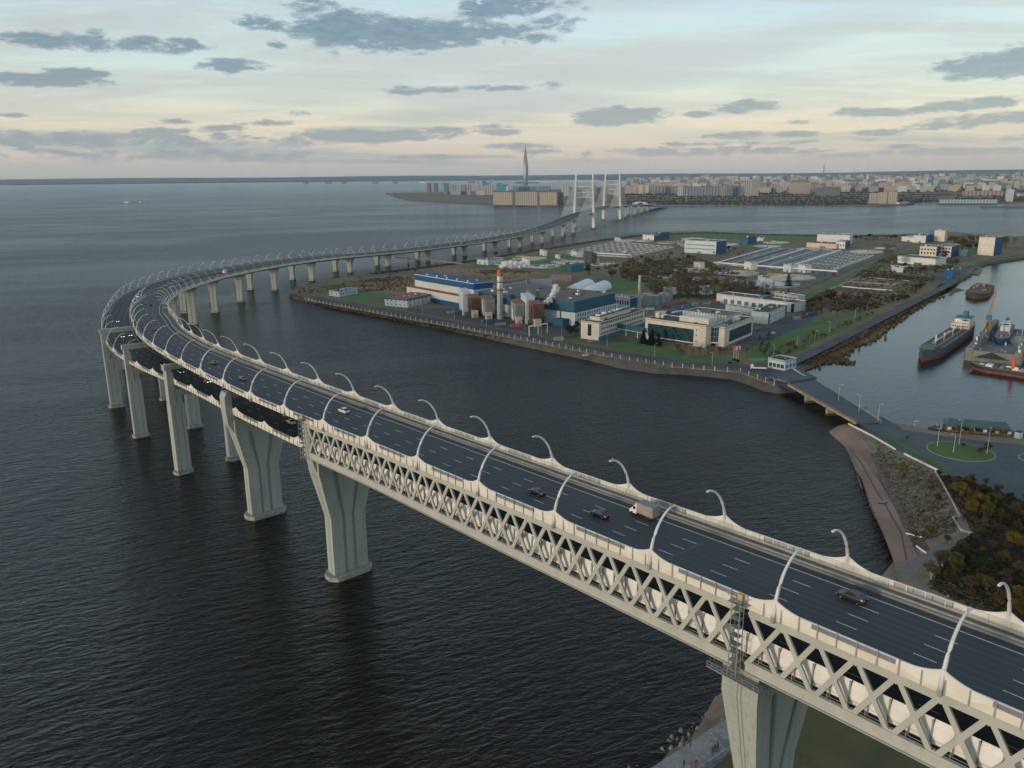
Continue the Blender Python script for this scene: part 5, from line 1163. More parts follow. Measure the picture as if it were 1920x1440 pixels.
# kiosks and pump houses: white cubes between tanks
kios = [((1283, 473.5), (1342, 477), (1350, 473), ('m', 19), 'pale tall pump building with blue gable behind the tanks', M['wpale'], (2, 17, 1.4, 2.0, 6, 6)),
        ((1300, 503), (1312, 505), (1315, 503.5), ('m', 8), 'white cube hut beside the pipe bridge, first from the left', M['wwhite'], None),
        ((1395, 504), (1408, 506), (1411, 504), ('m', 9), 'white cube hut between two round tanks', M['wwhite'], None),
        ((1468, 509), (1482, 511), (1486, 509), ('m', 9), 'pale blue cube hut beside the square red pit', M['wpale'], None),
        ((1495, 510), (1509, 512), (1513, 510), ('m', 9), 'white cube hut nearest the yellow tank bridge', M['wwhite'], None),
        ((1420, 536), (1434, 541), (1440, 538), ('m', 11), 'pale blue door hut standing on the ringed tank', M['wpale'], (1, 2, 1.5, 3, 4, 4)),
        ((1311, 550), (1322, 554.5), (1330, 551), ('m', 7), 'blue and white transformer hut in the scrub', M['wpale'], (1, 2, 1.5, 3, 2, 4)),
        ((1205, 449), (1226, 451), (1230, 449), ('m', 9), 'white cabin with blue flank at the far basins', M['wwhite'], None),
        ((1232, 449.5), (1236, 450.5), (1255, 447.5), ('m', 12), 'dark blue shed at the far basins', M['wblue'], None),
        ((1392, 456.5), (1402, 458.5), (1417, 455.5), ('m', 12), 'blue and white shed between the far round tanks', M['wblue'], None),
        ((1422, 451), (1430, 452), (1434, 451), ('m', 5), 'tiny white hut near the north shore', M['wwhite'], None),
        ((1572, 464), (1584, 466.5), (1594, 463), ('m', 11), 'white shed with a blue flank before the long north hall', M['wwhite'], (1, 3, 1.8, 3, 4, 4)),
        ((904, 494), (915, 497), (944, 493), ('m', 6.5), 'long pale shed with two blue doors left of the steam', M['wpale'], (1, 2, 2.2, 3.4, .4, 4, M['wteal'])),
        ((979, 496), (989, 500), (992, 499), ('m', 10), 'white cube hut to the right of the steam cloud', M['wwhite'], None),
        ((1060, 505), (1071, 509.5), (1090, 507), ('m', 8), 'white-fronted blue shed beside the dark bushes', M['wblue'], None),
        ((1012, 478), (1020, 480.5), (1023, 479.5), ('m', 8), 'white cube hut on the far side of the tanks', M['wwhite'], None),
        ((1071, 480), (1081, 482.5), (1087, 480.5), ('m', 8), 'pale hut at the corner of the basin field', M['wpale'], None),
        ((1041, 484), (1047, 485.5), (1049, 485), ('m', 5), 'little white hut among the round tanks', M['wwhite'], None),
        ((1109, 491), (1117, 493), (1121, 492), ('m', 6), 'little white hut beside the yellow bridge tank', M['wwhite'], None),
        ((1095, 491), (1109, 495), (1113, 493), ('m', 14), 'dark grey tower block between the tanks', M['roofd'], None),
        ((1170, 474), (1174, 475), (1177, 474), ('m', 3), 'small cream hut at the basin edge', M['wcream'], None),
        ((1152, 451), (1161, 452.5), (1163, 452), ('m', 5), 'cream hut on the far corner of the basins', M['wcream'], None),
        ((1270, 458), (1278, 463), (1283, 460), ('m', 6), 'grey pipe tower beside the pump building', M['steelgrey'], None),
        ((1531, 457), (1592, 459), (1596, 456), ('m', 16), 'long white hall on the north side of the island', M['wwhite'], (1, 14, 2.2, 5, 5, 5, M['wpale'])),
        ((1512, 463), (1568, 466.5), (1574, 463), ('m', 7), 'low hall with an ochre front below the white north hall', M['pink'], None),
        ((1682, 493), (1753, 499), (1760, 495), ('m', 9), 'low white switch house in front of the tall blue blocks', M['wwhite'], None),
        ((1725, 482), (1754, 484.5), (1761, 481), ('m', 16), 'tall white block with blue edges, left of the pair', M['wcream'], (2, 5, 2.2, 2.6, 6, 5)),
        ((1760, 480.5), (1782, 482.5), (1796, 477.5), ('m', 15), 'tall white block with blue flank, right of the pair', M['wcream'], (2, 4, 2.2, 2.6, 6, 5)),
        ((1717, 452), (1735, 455.5), (1742, 452), ('m', 12), 'white gabled plant building near the far shore', M['wwhite'], None),
        ((1740, 451), (1764, 452.5), (1768, 450.5), ('m', 19), 'dark teal plant building near the far shore', M['wteal'], None),
        ((1764, 451), (1770, 453), (1774, 451), ('m', 19), 'pale end tower of the teal plant building', M['wcream'], None),
        ((1690, 452), (1714, 454), (1716, 452), ('m', 8), 'long white shed before the teal plant building', M['wwhite'], None),
        ((1830, 478), (1862, 479.5), (1877, 476.5), ('m', 26), 'big white incinerator block with a blue flank at the right', M['wcream'], None),
        ((1770, 521.5), (1785, 523.5), (1788, 521), ('m', 10), 'bright blue cabin standing on the harbour quay', M['wblue2'], None),
        ((1802, 479), (1812, 481), (1818, 478), ('m', 7), 'small light blue house beside the harbour road', M['wteal'], None),
        ((1671, 507), (1680, 510.5), (1686, 508), ('m', 6), 'white hut at the edge of the sludge beds', M['wwhite'], None),
        ((1540, 516), (1546, 517), (1548, 516), ('m', 4), 'small blue bin hut on the green embankment', M['wblue2'], None)]
for (L, C, Rr, tp, lab, wm, wn) in kios:
    big = tp[1] > 14
    o, lx, ly, h = bld('plant_building' if big else 'works_hut', lab, 'works building' if big else 'hut', L, C, Rr, tp, wm, M['roofd'] if not big else M['roofg'], winL=wn, par=.5)
    sg = 1 if ly > 0 else -1
    if 'blue edges' in lab or 'blue flank' in lab or 'gable' in lab: sub(o, 'blue_flank', M['wblue2'], .2, lx - .1, -.14 * sg, -.03 * sg, 0, h)
    if 'door' not in lab and not wn and not big: sub(o, 'door', M['wteal'], -.1, 0, ly * .35, ly * .55, 0, min(2.8, h * .6))
# gate house
o, lx, ly, h = bld('gate_house', 'flat-roofed white gatehouse at the island end of the low bridge', 'gatehouse', (1446, 688), (1471, 696), (1492, 690), ('m', 6), M['wpale'], M['roofd'], z0=ZI, winL=(1, 4, 2.2, 2.4, 1.5, 3, M['glassb']), winR=(1, 3, 2, 2.2, 1.5, 3, M['glassb']))
o = thing('pipe_gantry', 'tall white pipe frame in front of the factory yard', 'pipe gantry'); a, b_ = P(994, 629, ZI), P(1026, 629, ZI)
a, b_, c_ = P(992, 631, ZI), P(1009, 628, ZI), P(1026, 625, ZI)
for p in (a, b_, c_): mm = MB(); mm.box(p.x - .3, p.x + .3, p.y - .3, p.y + .3, ZI, ZI + 8); mm.build('column', M['white'], o)
mm = MB(); mm.beam(Vector((a.x, a.y, ZI + 8)), Vector((c_.x, c_.y, ZI + 8)), 1.2, .7); mm.build('pipe', M['white'], o)
# round settling tanks
def tank(cx, cy, hw, i, bridge, brown=False, rings=0):
    c = P(cx, cy, ZI + 1.4); r = (P(cx + hw, cy, ZI + 1.4) - c).length
    lab = 'round settling tank %s' % ('with a yellow rotating bridge' if bridge else ('drained and brownish inside' if brown else 'with pale rim and still water'))
    o = thing('settling_tank', lab + ', ' + i, 'settling tank', (c.x, c.y, ZI), R.uniform(0, 3), 'round settling tanks of the treatment works')
    mm = MB(); mm.lathe([(r, 0), (r, 1.4), (r - 1.0, 1.4), (r - 1.0, .5)], 40); mm.build('rim_wall', M['tankwall'], o)
    mm = MB(); mm.lathe([(r - 1.0, .95), (0, .95)], 40); mm.build('water_surface', M['field'] if brown else M['tankwater'], o)
    for q in range(rings):
        rr4 = r - 2.6 - q * 2.4; mm = MB(); mm.lathe([(rr4, .9), (rr4, 1.35), (rr4 - .5, 1.35), (rr4 - .5, .9)], 40); mm.build('weir_ring', M['tankwall'], o)
    mm = MB(); mm.lathe([(1.6, .9), (1.6, 2.6), (0, 2.6)], 12); mm.build('centre_well', M['tankwall'] if not bridge else M['yellow'], o)
    if bridge:
        mm = MB(); mm.beam((0, 0, 2.9), (r, 0, 2.9), 1.3, .6); mm.box(r - 1.2, r + .2, -1.2, 1.2, 1.4, 2.8); mm.build('scraper_bridge', M['yellow'], o)
        mm = MB(); mm.beam((0, .6, 3.9), (r, .6, 3.9), .1, .1); mm.beam((0, -.6, 3.9), (r, -.6, 3.9), .1, .1); mm.build('bridge_rail', M['yellow'], o)
TK = [(1381, 511, 42, 'beside the middle white hut', 1, 0, 1), (1340, 523, 43, 'in the scrub above the garages', 0, 1, 1), (1450, 531, 49, 'the nearest of all, with three rings', 0, 0, 3), (1482.5, 519, 46, 'just behind the ringed one', 1, 0, 1), (1296, 506, 33, 'left of the middle hut', 1, 0, 1), (1259, 517, 26, 'half hidden by birches', 0, 1, 0),
      (993, 484, 33, 'farthest back of the left group', 1, 0, 1), (1066, 490.5, 34, 'right of the left group', 1, 0, 1), (1020, 498, 31, 'nearest of the left group', 0, 0, 1), (953, 492.5, 30, 'behind the steam', 1, 0, 1), (1132, 495, 24, 'beside the dark bushes', 1, 0, 0), (1299, 447, 22, 'near the north shore, left', 0, 0, 0),
      (1360, 457.5, 26, 'near the north shore, beside the pump building', 1, 0, 0), (1439, 461, 26, 'near the north shore, with red patch', 0, 0, 0), (1455, 454, 25, 'near the north shore, behind the blue shed', 1, 0, 0), (1176, 450, 20, 'beyond the left basins', 0, 0, 0), (1208, 450.5, 18, 'beyond the left basins beside the cabin', 0, 0, 0),
      (1625, 471, 31, 'at the north-east corner of the basins', 1, 0, 0), (1527, 466.5, 33, 'before the ochre hall', 0, 0, 0), (1660, 464.5, 19, 'small one near the lane end', 0, 0, 0), (1252, 454, 20, 'cream one beyond the pump building', 0, 1, 0)]
for (x, y, hw, lab, br, bw, rg) in TK: tank(x, y, hw, lab, br, bw, rg)
# rectangular basins
def basin(name, label, q, nu, nv, zt=ZI + 2.0, long_every=0):
    c = [P(x, y, zt) for x, y in q]; o = thing(name, label, 'basin', c[0]); base = c[0].copy(); base.z = ZI; o.location = base
    loc = lambda u, v: (c[0] * (1 - u) * (1 - v) + c[1] * u * (1 - v) + c[2] * u * v + c[3] * (1 - u) * v) - base
    mm = MB(); q4 = [loc(0, 0), loc(1, 0), loc(1, 1), loc(0, 1)]; mm.add([(p.x, p.y, .7) for p in q4], [(0, 1, 2, 3)]); mm.build('basin_water', M['basinwater'], o)
    mm = MB()
    for p, r_ in zip(q4, q4[1:] + q4[:1]): mm.beam((p.x, p.y, 1.0), (r_.x, r_.y, 1.0), 1.6, 2.1)
    mm.build('outer_wall', M['tankwall'], o)
    for i in range(1, nu):
        mm = MB(); a, b_ = loc(i / nu, 0), loc(i / nu, 1); w = 2.2 if long_every and i % long_every == 0 else .9; mm.beam((a.x, a.y, 1.02), (b_.x, b_.y, 1.02), w, 1.9); mm.build('dividing_wall', M['tankwall'], o)
    for j in range(1, nv):
        mm = MB(); a, b_ = loc(0, j / nv), loc(1, j / nv); mm.beam((a.x, a.y, 1.0), (b_.x, b_.y, 1.0), .8, 1.85); mm.build('dividing_wall', M['tankwall'], o)
    return o, loc
basin('aeration_basin', 'wide field of dark aeration cells in the left part of the works', [(1048, 473), (1181, 481), (1264, 463), (1152, 452)], 10, 9)
o, loc = basin('aeration_basin', 'long channels with pale pipes in the right part of the works', [(1342, 494), (1480, 502), (1580, 470), (1446, 464.5)], 12, 2, long_every=4)
for i in range(5):
    a, b_ = loc(.02 + i * .24, .02), loc(.02 + i * .24, .98); mm = MB(); mm.tube([(a.x, a.y, 3.2), (b_.x, b_.y, 3.2)], 1.1, 8); mm.build('pipe', M['steelgrey'] if i % 2 else M['tarp'], o)
basin('aeration_basin', 'open dark square cells at the right end of the works', [(1490, 503), (1562, 507), (1636, 480), (1585, 471)], 7, 7)
# pipe bridge in front of the basins
o = thing('pipe_bridge', 'long raised pale pipe along the front of the channels', 'pipe bridge'); a, b_ = P(1338, 492, ZI + 5), P(1570, 509, ZI + 5)
mm = MB(); mm.tube([a, b_], .9, 8); mm.build('pipe', M['tarp'], o)
for i in range(14): p = a.lerp(b_, i / 13); mm = MB(); mm.box(p.x - .3, p.x + .3, p.y - .3, p.y + .3, ZI, ZI + 4.5); mm.build('support', M['galv'], o)
o = thing('pipe_bridge', 'raised pale pipe bending down at the left basins', 'pipe bridge'); a, b_ = P(1108, 474, ZI + 5), P(1179, 478, ZI + 5)
mm = MB(); mm.tube([a, b_, b_ + Vector((3, -1, -1)), Vector((b_.x + 4, b_.y - 1.4, ZI))], .9, 8); mm.build('pipe', M['tarp'], o)
o = thing('parapet_strip', 'row of bright concrete slabs along the right basin edge', 'wall')
for i in range(5): a, b_ = P(1563 + 15.5 * i, 507 - 5.6 * i, ZI), P(1575 + 15.5 * i, 502.6 - 5.6 * i, ZI); mm = MB(); mm.beam(a + Vector((0, 0, .9)), b_ + Vector((0, 0, .9)), 1, 1.8); mm.build('slab', M['white'], o)
# sludge beds
for i, q in enumerate([[(1555, 545), (1622, 549), (1642, 540), (1580, 534)], [(1582, 533), (1668, 541), (1690, 529), (1608, 521)], [(1612, 519), (1694, 528), (1728, 519), (1640, 511)], [(1540, 556), (1616, 566), (1640, 556), (1560, 548)]]):
    sheet('sludge_bed', 'brown drained sludge bed, %s of four beside the harbour road' % ordw(i), q, ZI + .06, M['field'] if i % 2 else mat('sludge%d' % i, (.12, .085, .062), .95, (.085, .062, .048), .08, 6, c3=(.17, .13, .10), scale3=.3))
wall_line([(1556, 543), (1580, 534), (1610, 521), (1626, 511.5)], ZI, 1.2, .8, 'straight pale wall beside the sludge beds', M['tankwall'])
wall_line([(1575, 537), (1610, 540.5), (1672, 545)], ZI, .8, 3.2, 'broad white concrete walkway across the sludge beds', M['white'])
wall_line([(1595, 529), (1680, 534)], ZI, .7, .8, 'thin grey wall across the middle sludge bed', M['tankwall'])
wall_line([(1618, 520), (1705, 527)], ZI, .7, .8, 'thin grey wall across the far sludge bed', M['tankwall'])
# waterfront fence: posts are countable, mesh between
o = thing('waterfront_fence', 'long fence of cream posts along the top of the sea bank', 'fence')
FP = [(572, 562), (620, 571), (700, 585.5), (760, 597), (830, 609.5), (900, 622.5), (1000, 641), (1100, 661), (1180, 676), (1260, 687.5), (1340, 694), (1388, 698), (1420, 710), (1468, 728)]
fp = [V2(P(x, y, ZI)) for x, y in FP]; fr = resample(fp, 6.5)[:-1]
dist = 0; fr = []
for a, b_ in zip(fp, fp[1:]):
    n = max(1, int((b_ - a).length / 6.2)); fr += [a.lerp(b_, k / n) for k in range(n)]
pm = MB(); pm.box(-.2, .2, -.2, .2, -.2, 3.0); pm_me = pm.mesh('post', M['cream'])
for p in fr: inst(pm_me, 'post', o, (p.x, p.y, ZI - .3))
mm = MB()
for a, b_ in zip(fr, fr[1:]):
    mm.beam((a.x, a.y, ZI + 1.0), (b_.x, b_.y, ZI + 1.0), .05, 1.7)
mm.build('mesh_panel', mat('fence_mesh_dark', (.07, .085, .08), .8), o)
mm = MB()
for a, b_ in zip(fr, fr[1:]): mm.beam((a.x, a.y, ZI - .1), (b_.x, b_.y, ZI - .1), .35, .5)
mm.build('kerb', mat('kerb_tan', (.30, .24, .15), .9, (.2, .16, .1), .3), o)
# flagpoles
for i in range(4):
    x = 1374.5 + i * 3; p = P(x, 678 - i * .6, ZI); o = thing('flagpole', 'white flagpole of the group near the gatehouse, %s from the left' % ordw(i), 'flagpole', p, 0, 'flagpoles near the gatehouse')
    mm = MB(); mm.lathe([(.12, 0), (.08, 10.5), (0, 10.5)], 8); mm.build('pole', M['white'], o)
    mm = MB(); q = [(0, 0, 7.6), (1.4, .2, 7.4), (1.4, .2, 9.9), (0, 0, 10.2)]; q2 = [(x_, y_ + .03, z_) for x_, y_, z_ in q]; mm.hull6([Vector(q[0]), Vector(q[1]), Vector(q2[1]), Vector(q2[0]), Vector(q[3]), Vector(q[2]), Vector(q2[2]), Vector(q2[3])]); mm.build('flag', M['red'] if i in (0, 2) else M['white'], o)
# service footbridge over the water to the viaduct
o = thing('service_footbridge', 'thin grey pipe footbridge from the far viaduct to the island', 'footbridge')
a, b_ = P(728, 481, 9), P(868, 494, 6); mm = MB(); mm.beam(a, b_, 2.4, 1.2); mm.build('deck', M['steelgrey'], o)
for f in (.28, .6): p = a.lerp(b_, f); mm = MB(); mm.box(p.x - 1.2, p.x + 1.2, p.y - .4, p.y + .4, -2, p.z - .5); mm.build('trestle', M['concrete'], o)

# ================================================================== vehicles
def paint(name, c, rough=.42): 
    m_ = mat(name, c, rough); m_.node_tree.nodes['Principled BSDF'].inputs['Coat Weight'].default_value = .35; m_.node_tree.nodes['Principled BSDF'].inputs['Coat Roughness'].default_value = .25; return m_
M['tyre'] = mat('tyre_rubber', (.02, .02, .02), .9); M['carglass'] = mat('car_glass', (.015, .02, .025), .08, spec=.9)
M['tail'] = mat('tail_light', (.5, .02, .02), .3, emit=((1, .04, .02), .35)); M['head'] = mat('head_light', (.9, .9, .85), .2, emit=((1, .95, .85), 9.0))
M['headoff'] = mat('head_lamp_glass', (.7, .7, .7), .15)
CP = {'black': paint('black_paint', (.012, .012, .014)), 'white': paint('white_paint', (.72, .72, .70)), 'silver': paint('silver_paint', (.38, .40, .41)), 'brown': paint('bronze_paint', (.16, .11, .09)), 'red': paint('red_paint', (.42, .03, .03)), 'teal': paint('teal_paint', (.02, .16, .17)), 'blue': paint('blue_paint', (.03, .07, .16)), 'grey': paint('grey_paint', (.15, .155, .16))}
def loft(mb_, secs, mi=0):
    k = len(secs[0]); n = len(secs); vs = [p for s_ in secs for p in s_]; fs = []
    for i in range(n - 1):
        for j in range(k): fs.append((i * k + j, (i + 1) * k + j, (i + 1) * k + (j + 1) % k, i * k + (j + 1) % k))
    fs += [tuple(range(k)), tuple(reversed(range((n - 1) * k, n * k)))]
    mb_.add(vs, fs, mi)
def csec(x, hw, z0, z1, sh=.72): return [(x, -hw, z0), (x, -hw, z0 + (z1 - z0) * sh), (x, -hw * .92, z1), (x, hw * .92, z1), (x, hw, z0 + (z1 - z0) * sh), (x, hw, z0)]
CARM = {}
def car_meshes(kind):
    if kind in CARM: return CARM[kind]
    b = MB(); g = MB()
    if kind == 'sedan': prof = [(2.3, .70, .36, .62), (2.15, .84, .24, .72), (1.2, .90, .2, .90), (.7, .9, .2, .95), (-1.2, .9, .2, .98), (-1.9, .87, .24, .95), (-2.3, .74, .36, .86)]; gl = [(1.0, .80, .93, .02), (.25, .62, .9, .48), (-.9, .60, .9, .50), (-1.75, .78, .93, .04)]
    else: prof = [(2.3, .72, .42, .72), (2.15, .88, .3, .86), (1.2, .94, .26, 1.04), (.7, .94, .26, 1.08), (-1.9, .94, .28, 1.1), (-2.25, .88, .32, 1.05), (-2.35, .82, .42, .95)]; gl = [(1.05, .84, 1.06, .02), (.35, .68, 1.04, .55), (-1.5, .66, 1.04, .56), (-2.2, .80, 1.06, .06)]
    loft(b, [csec(x, hw, z0, z1) for x, hw, z0, z1 in prof])
    secs = []
    for (x, hwt, zb, h) in gl: secs.append([(x, -.84, zb - .05), (x, -hwt, zb + h), (x, hwt, zb + h), (x, .84, zb - .05)])
    loft(g, secs)
    r = MB(); (x1, h1, zb1, hh1), (x2, h2, zb2, hh2) = gl[1], gl[2]
    r.hull6([(x2 + .02, -h2, zb2 + hh2 + .005), (x1 - .02, -h1, zb1 + hh1 + .005), (x1 - .02, h1, zb1 + hh1 + .005), (x2 + .02, h2, zb2 + hh2 + .005), (x2 + .02, -h2 + .04, zb2 + hh2 + .05), (x1 - .02, -h1 + .04, zb1 + hh1 + .045), (x1 - .02, h1 - .04, zb1 + hh1 + .045), (x2 + .02, h2 - .04, zb2 + hh2 + .05)])
    wv = MB(); n = 12
    wv.add([(.33 * math.cos(2 * math.pi * k / n), y, .33 + .33 * math.sin(2 * math.pi * k / n)) for y in (-.12, .12) for k in range(n)], [tuple(range(n)), tuple(reversed(range(n, 2 * n)))] + [(k, n + k, n + (k + 1) % n, (k + 1) % n) for k in range(n)])
    t = MB(); t.box(-.05, .04, -.2, .2, -.08, .08); h = MB(); h.box(-.05, .06, -.2, .2, -.08, .08)
    CARM[kind] = (b, g, r, wv.mesh('wheel', M['tyre']), t.mesh('tail_light', M['tail']), h, prof); return CARM[kind]
BM = {}
_r = MB(); _r.add([(.2 * math.cos(2 * math.pi * k / 8), yy, .2 * math.sin(2 * math.pi * k / 8)) for yy in (-.01, .01) for k in range(8)], [tuple(range(8)), tuple(reversed(range(8, 16)))] + [(k, 8 + k, 8 + (k + 1) % 8, (k + 1) % 8) for k in range(8)]); RIM = _r.mesh('rim', M['barrier'])
def car(kind, colr, loc, rz, label, lights='off', slope=0.0, sc=.96, group=None):
    b, g, r, wm, tm, hb, prof = car_meshes(kind); key = (kind, colr)
    if key not in BM: BM[key] = (b.mesh('body', CP[colr], False), g.mesh('windows', M['carglass']), r.mesh('roof', CP[colr]), hb.mesh('headlight', M['head']), hb.mesh('headlight', M['headoff']))
    bm_, gm, rm, hm, ho_ = BM[key]
    o = thing('car', label, 'car', loc, rz, group); o.rotation_euler = (0, -slope, rz); o.scale = (sc, sc, sc)
    inst(bm_, 'body', o); inst(gm, 'window_glass', o); inst(rm, 'roof', o)
    for x in (1.42, -1.4):
        for y in (-.8, .8): inst(RIM, 'rim', inst(wm, 'wheel', o, (x, y, 0)), (0, .125 if y > 0 else -.125, .33))
    zt = prof[-1][3] - .12
    for y in (-.62, .62): inst(tm, 'tail_light', o, (-2.33, y * .95, zt)); inst(hm if lights == 'on' else ho_, 'headlight', o, (2.22, y * .95, .62))
    return o
def on_path(path, px, py, off=None, dz=0.0):
    """carriageway position seen at pixel"""
    best = None
    for s_ in np.arange(2, 1900, 2.0):
        p = path.pos(s_); q = P(px, py, p[2]); d = math.hypot(q.x - p[0], q.y - p[1])
        t, n = path.frame(s_)[1:]; al = (Vector(p) - q).dot(t)
        if abs(al) < 2.5 and d < 16 and (best is None or abs(al) < best[0]): best = (abs(al), s_, (q - Vector(p)).dot(n))
    return (best[1], best[2]) if best else (None, None)
def road_car(path, px, py, kind, colr, label, away=True, lights='off'):
    s_, o_ = on_path(path, px, py)
    if s_ is None: print('no path for', label); return
    p, t, n = path.frame(s_); sl = (path.pos(s_ + 3)[2] - path.pos(s_ - 3)[2]) / 6
    d = t if away else -t
    return car(kind, colr, path.at(s_, o_, .01), math.atan2(d.y, d.x), label, lights, sl if away else -sl)
road_car(A, 1590, 1122, 'suv', 'black', 'glossy black car nearest the camera on the upper deck')
road_car(A, 1128, 970, 'sedan', 'black', 'black sedan driving beside the box truck')
road_car(A, 1004, 925, 'sedan', 'black', 'black sedan ahead of the box truck')
road_car(A, 643, 773, 'suv', 'white', 'white car on the upper deck above the truss end')
road_car(A, 457, 712, 'sedan', 'grey', 'grey-brown car on the upper deck before the bend')
road_car(A, 401, 682, 'sedan', 'brown', 'dark brown car entering the bend on the upper deck')
road_car(A, 292, 619, 'sedan', 'red', 'dark red car inside the bend on the upper deck')
road_car(A, 274, 570, 'suv', 'silver', 'silver car beside the dark van in the bend')
road_car(A, 283, 573, 'suv', 'black', 'dark van next to the silver car in the bend')
road_car(A, 295, 552, 'sedan', 'red', 'bright red car beyond the bend')
road_car(A, 305, 553, 'sedan', 'brown', 'dark car just right of the bright red one')
road_car(A, 321, 539, 'sedan', 'white', 'small white car after the bend')
road_car(A, 340, 532, 'sedan', 'black', 'small black car after the bend')
road_car(A, 482, 496, 'sedan', 'white', 'white car far along the inner carriageway')
road_car(B, 544, 793, 'sedan', 'white', 'white sedan on the lower deck left of the truss end', False)
road_car(B, 445, 742, 'sedan', 'black', 'black car half under the upper deck on the lower road', False, 'on')
road_car(B, 388, 717, 'sedan', 'grey', 'grey car with lit headlights on the lower road', False, 'on')
road_car(B, 340, 700, 'suv', 'teal', 'teal car on the lower road behind the portal pier', False, 'on')
road_car(B, 302, 684, 'suv', 'black', 'black car with lit headlights behind the portal beam', False, 'on')
road_car(B, 230, 632, 'sedan', 'black', 'left one of two cars with headlights at the outer bend', False, 'on')
road_car(B, 245, 630, 'sedan', 'grey', 'right one of two cars with headlights at the outer bend', False, 'on')
road_car(B, 221, 604, 'sedan', 'black', 'car with headlights beyond the leftmost portal', False, 'on')
road_car(B, 259, 557, 'sedan', 'black', 'car with headlights far up the outer carriageway', False, 'on')
for px_, py_, cc, lab, aw, pth in ((1040, 413, 'white', 'white speck of a car just before the cable-stayed bridge', True, A), (1022, 422, 'white', 'pale car climbing towards the cable-stayed bridge', True, A), (1012, 427, 'silver', 'third pale car below the cable-stayed bridge', True, A), (729, 468, 'white', 'white car on the long straight viaduct', True, A), (1003, 419, 'black', 'dark car descending from the cable-stayed bridge', False, B)):
    road_car(pth, px_, py_, 'suv', cc, lab, aw)
# box truck
s_, o_ = on_path(A, 1205, 968); p, t, n = A.frame(s_)
tr = thing('box_truck', 'light delivery truck with white cab and grey-brown box body', 'truck', A.at(s_, o_, .01), math.atan2(t.y, t.x)); tr.scale = (.95, .95, .95)
mm = MB(); mm.box(-3.3, 1.05, -1.1, 1.1, .95, 3.15); mm.build('box_body', mat('truck_box', (.30, .27, .22), .8, (.24, .215, .18), .6, objc=True), tr)
mm = MB(); mm.box(-3.34, 1.1, -1.14, 1.14, 3.15, 3.22); mm.build('box_roof', mat('truck_roof', (.20, .23, .25), .7), tr)
mm = MB(); mm.box(-3.3, 2.2, -.45, .45, .55, .95); mm.box(-2.9, -1.2, -1.0, 1.0, .55, .9); mm.build('chassis', M['roofd'], tr)
mm = MB(); loft(mm, [[(1.2, -.95, .5), (1.2, -.9, 2.25), (1.2, .9, 2.25), (1.2, .95, .5)], [(2.0, -.97, .5), (2.0, -.82, 2.2), (2.0, .82, 2.2), (2.0, .97, .5)], [(2.75, -.95, .45), (2.75, -.9, 1.3), (2.75, .9, 1.3), (2.75, .95, .45)], [(3.25, -.82, .45), (3.25, -.75, 1.05), (3.25, .75, 1.05), (3.25, .82, .45)]]); mm.build('cab', CP['white'], tr)
mm = MB(); mm.hull6([(2.08, -.84, 2.08), (2.72, -.88, 1.36), (2.72, .88, 1.36), (2.08, .84, 2.08), (2.11, -.84, 2.13), (2.77, -.88, 1.38), (2.77, .88, 1.38), (2.11, .84, 2.13)]); mm.build('windscreen', M['carglass'], tr)
for y in (-1, 1): mm = MB(); yy = sorted((y * .86, y * .955)); mm.box(1.5, 2.15, *yy, 1.35, 2.0); mm.build('side_window', M['carglass'], tr)
mm = MB(); mm.hull6([(1.1, -.85, 2.27), (1.9, -.8, 2.27), (1.9, .8, 2.27), (1.1, .85, 2.27), (1.1, -.85, 3.05), (1.25, -.8, 3.0), (1.25, .8, 3.0), (1.1, .85, 3.05)]); mm.build('wind_deflector', CP['white'], tr)
for x in (2.45, -2.1):
    for y in (-.92, .92): inst(car_meshes('sedan')[3], 'wheel', tr, (x, y, 0), 0, 1.12)
# pale bus far away
s_, o_ = on_path(A, 422, 512); p, t, n = A.frame(s_); o = thing('minibus', 'long white van on the inner carriageway beyond the bend', 'van', A.at(s_, o_, 0), math.atan2(t.y, t.x))
mm = MB(); loft(mm, [[(-4, -1.1, .4), (-4, -1, 2.9), (-4, 1, 2.9), (-4, 1.1, .4)], [(3.2, -1.1, .4), (3.2, -1, 2.9), (3.2, 1, 2.9), (3.2, 1.1, .4)], [(4, -1.0, .4), (4, -.9, 1.6), (4, .9, 1.6), (4, 1.0, .4)]]); mm.build('body', CP['white'], o)
mm = MB(); mm.box(-3.6, 2.6, -1.12, 1.12, 1.5, 2.3); mm.build('window_strip', M['carglass'], o)
for x in (2.6, -2.6):
    for y in (-1, 1): inst(car_meshes('sedan')[3], 'wheel', o, (x, y, 0), 0, 1.1)
s_, o_ = on_path(A, 868, 458); p, t, n = A.frame(s_); o = thing('tipper_truck', 'dark truck with a raised load on the far straight', 'truck', A.at(s_, 3, 0), math.atan2(t.y, t.x))
mm = MB(); mm.box(-4, 2, -1.3, 1.3, 1, 4.2); mm.build('body', CP['teal'], o); mm = MB(); mm.box(2.2, 4.3, -1.2, 1.2, .5, 3.2); mm.build('cab', CP['black'], o)
for x in (3, -2.6):
    for y in (-1.1, 1.1): inst(car_meshes('sedan')[3], 'wheel', o, (x, y, 0), 0, 1.5)
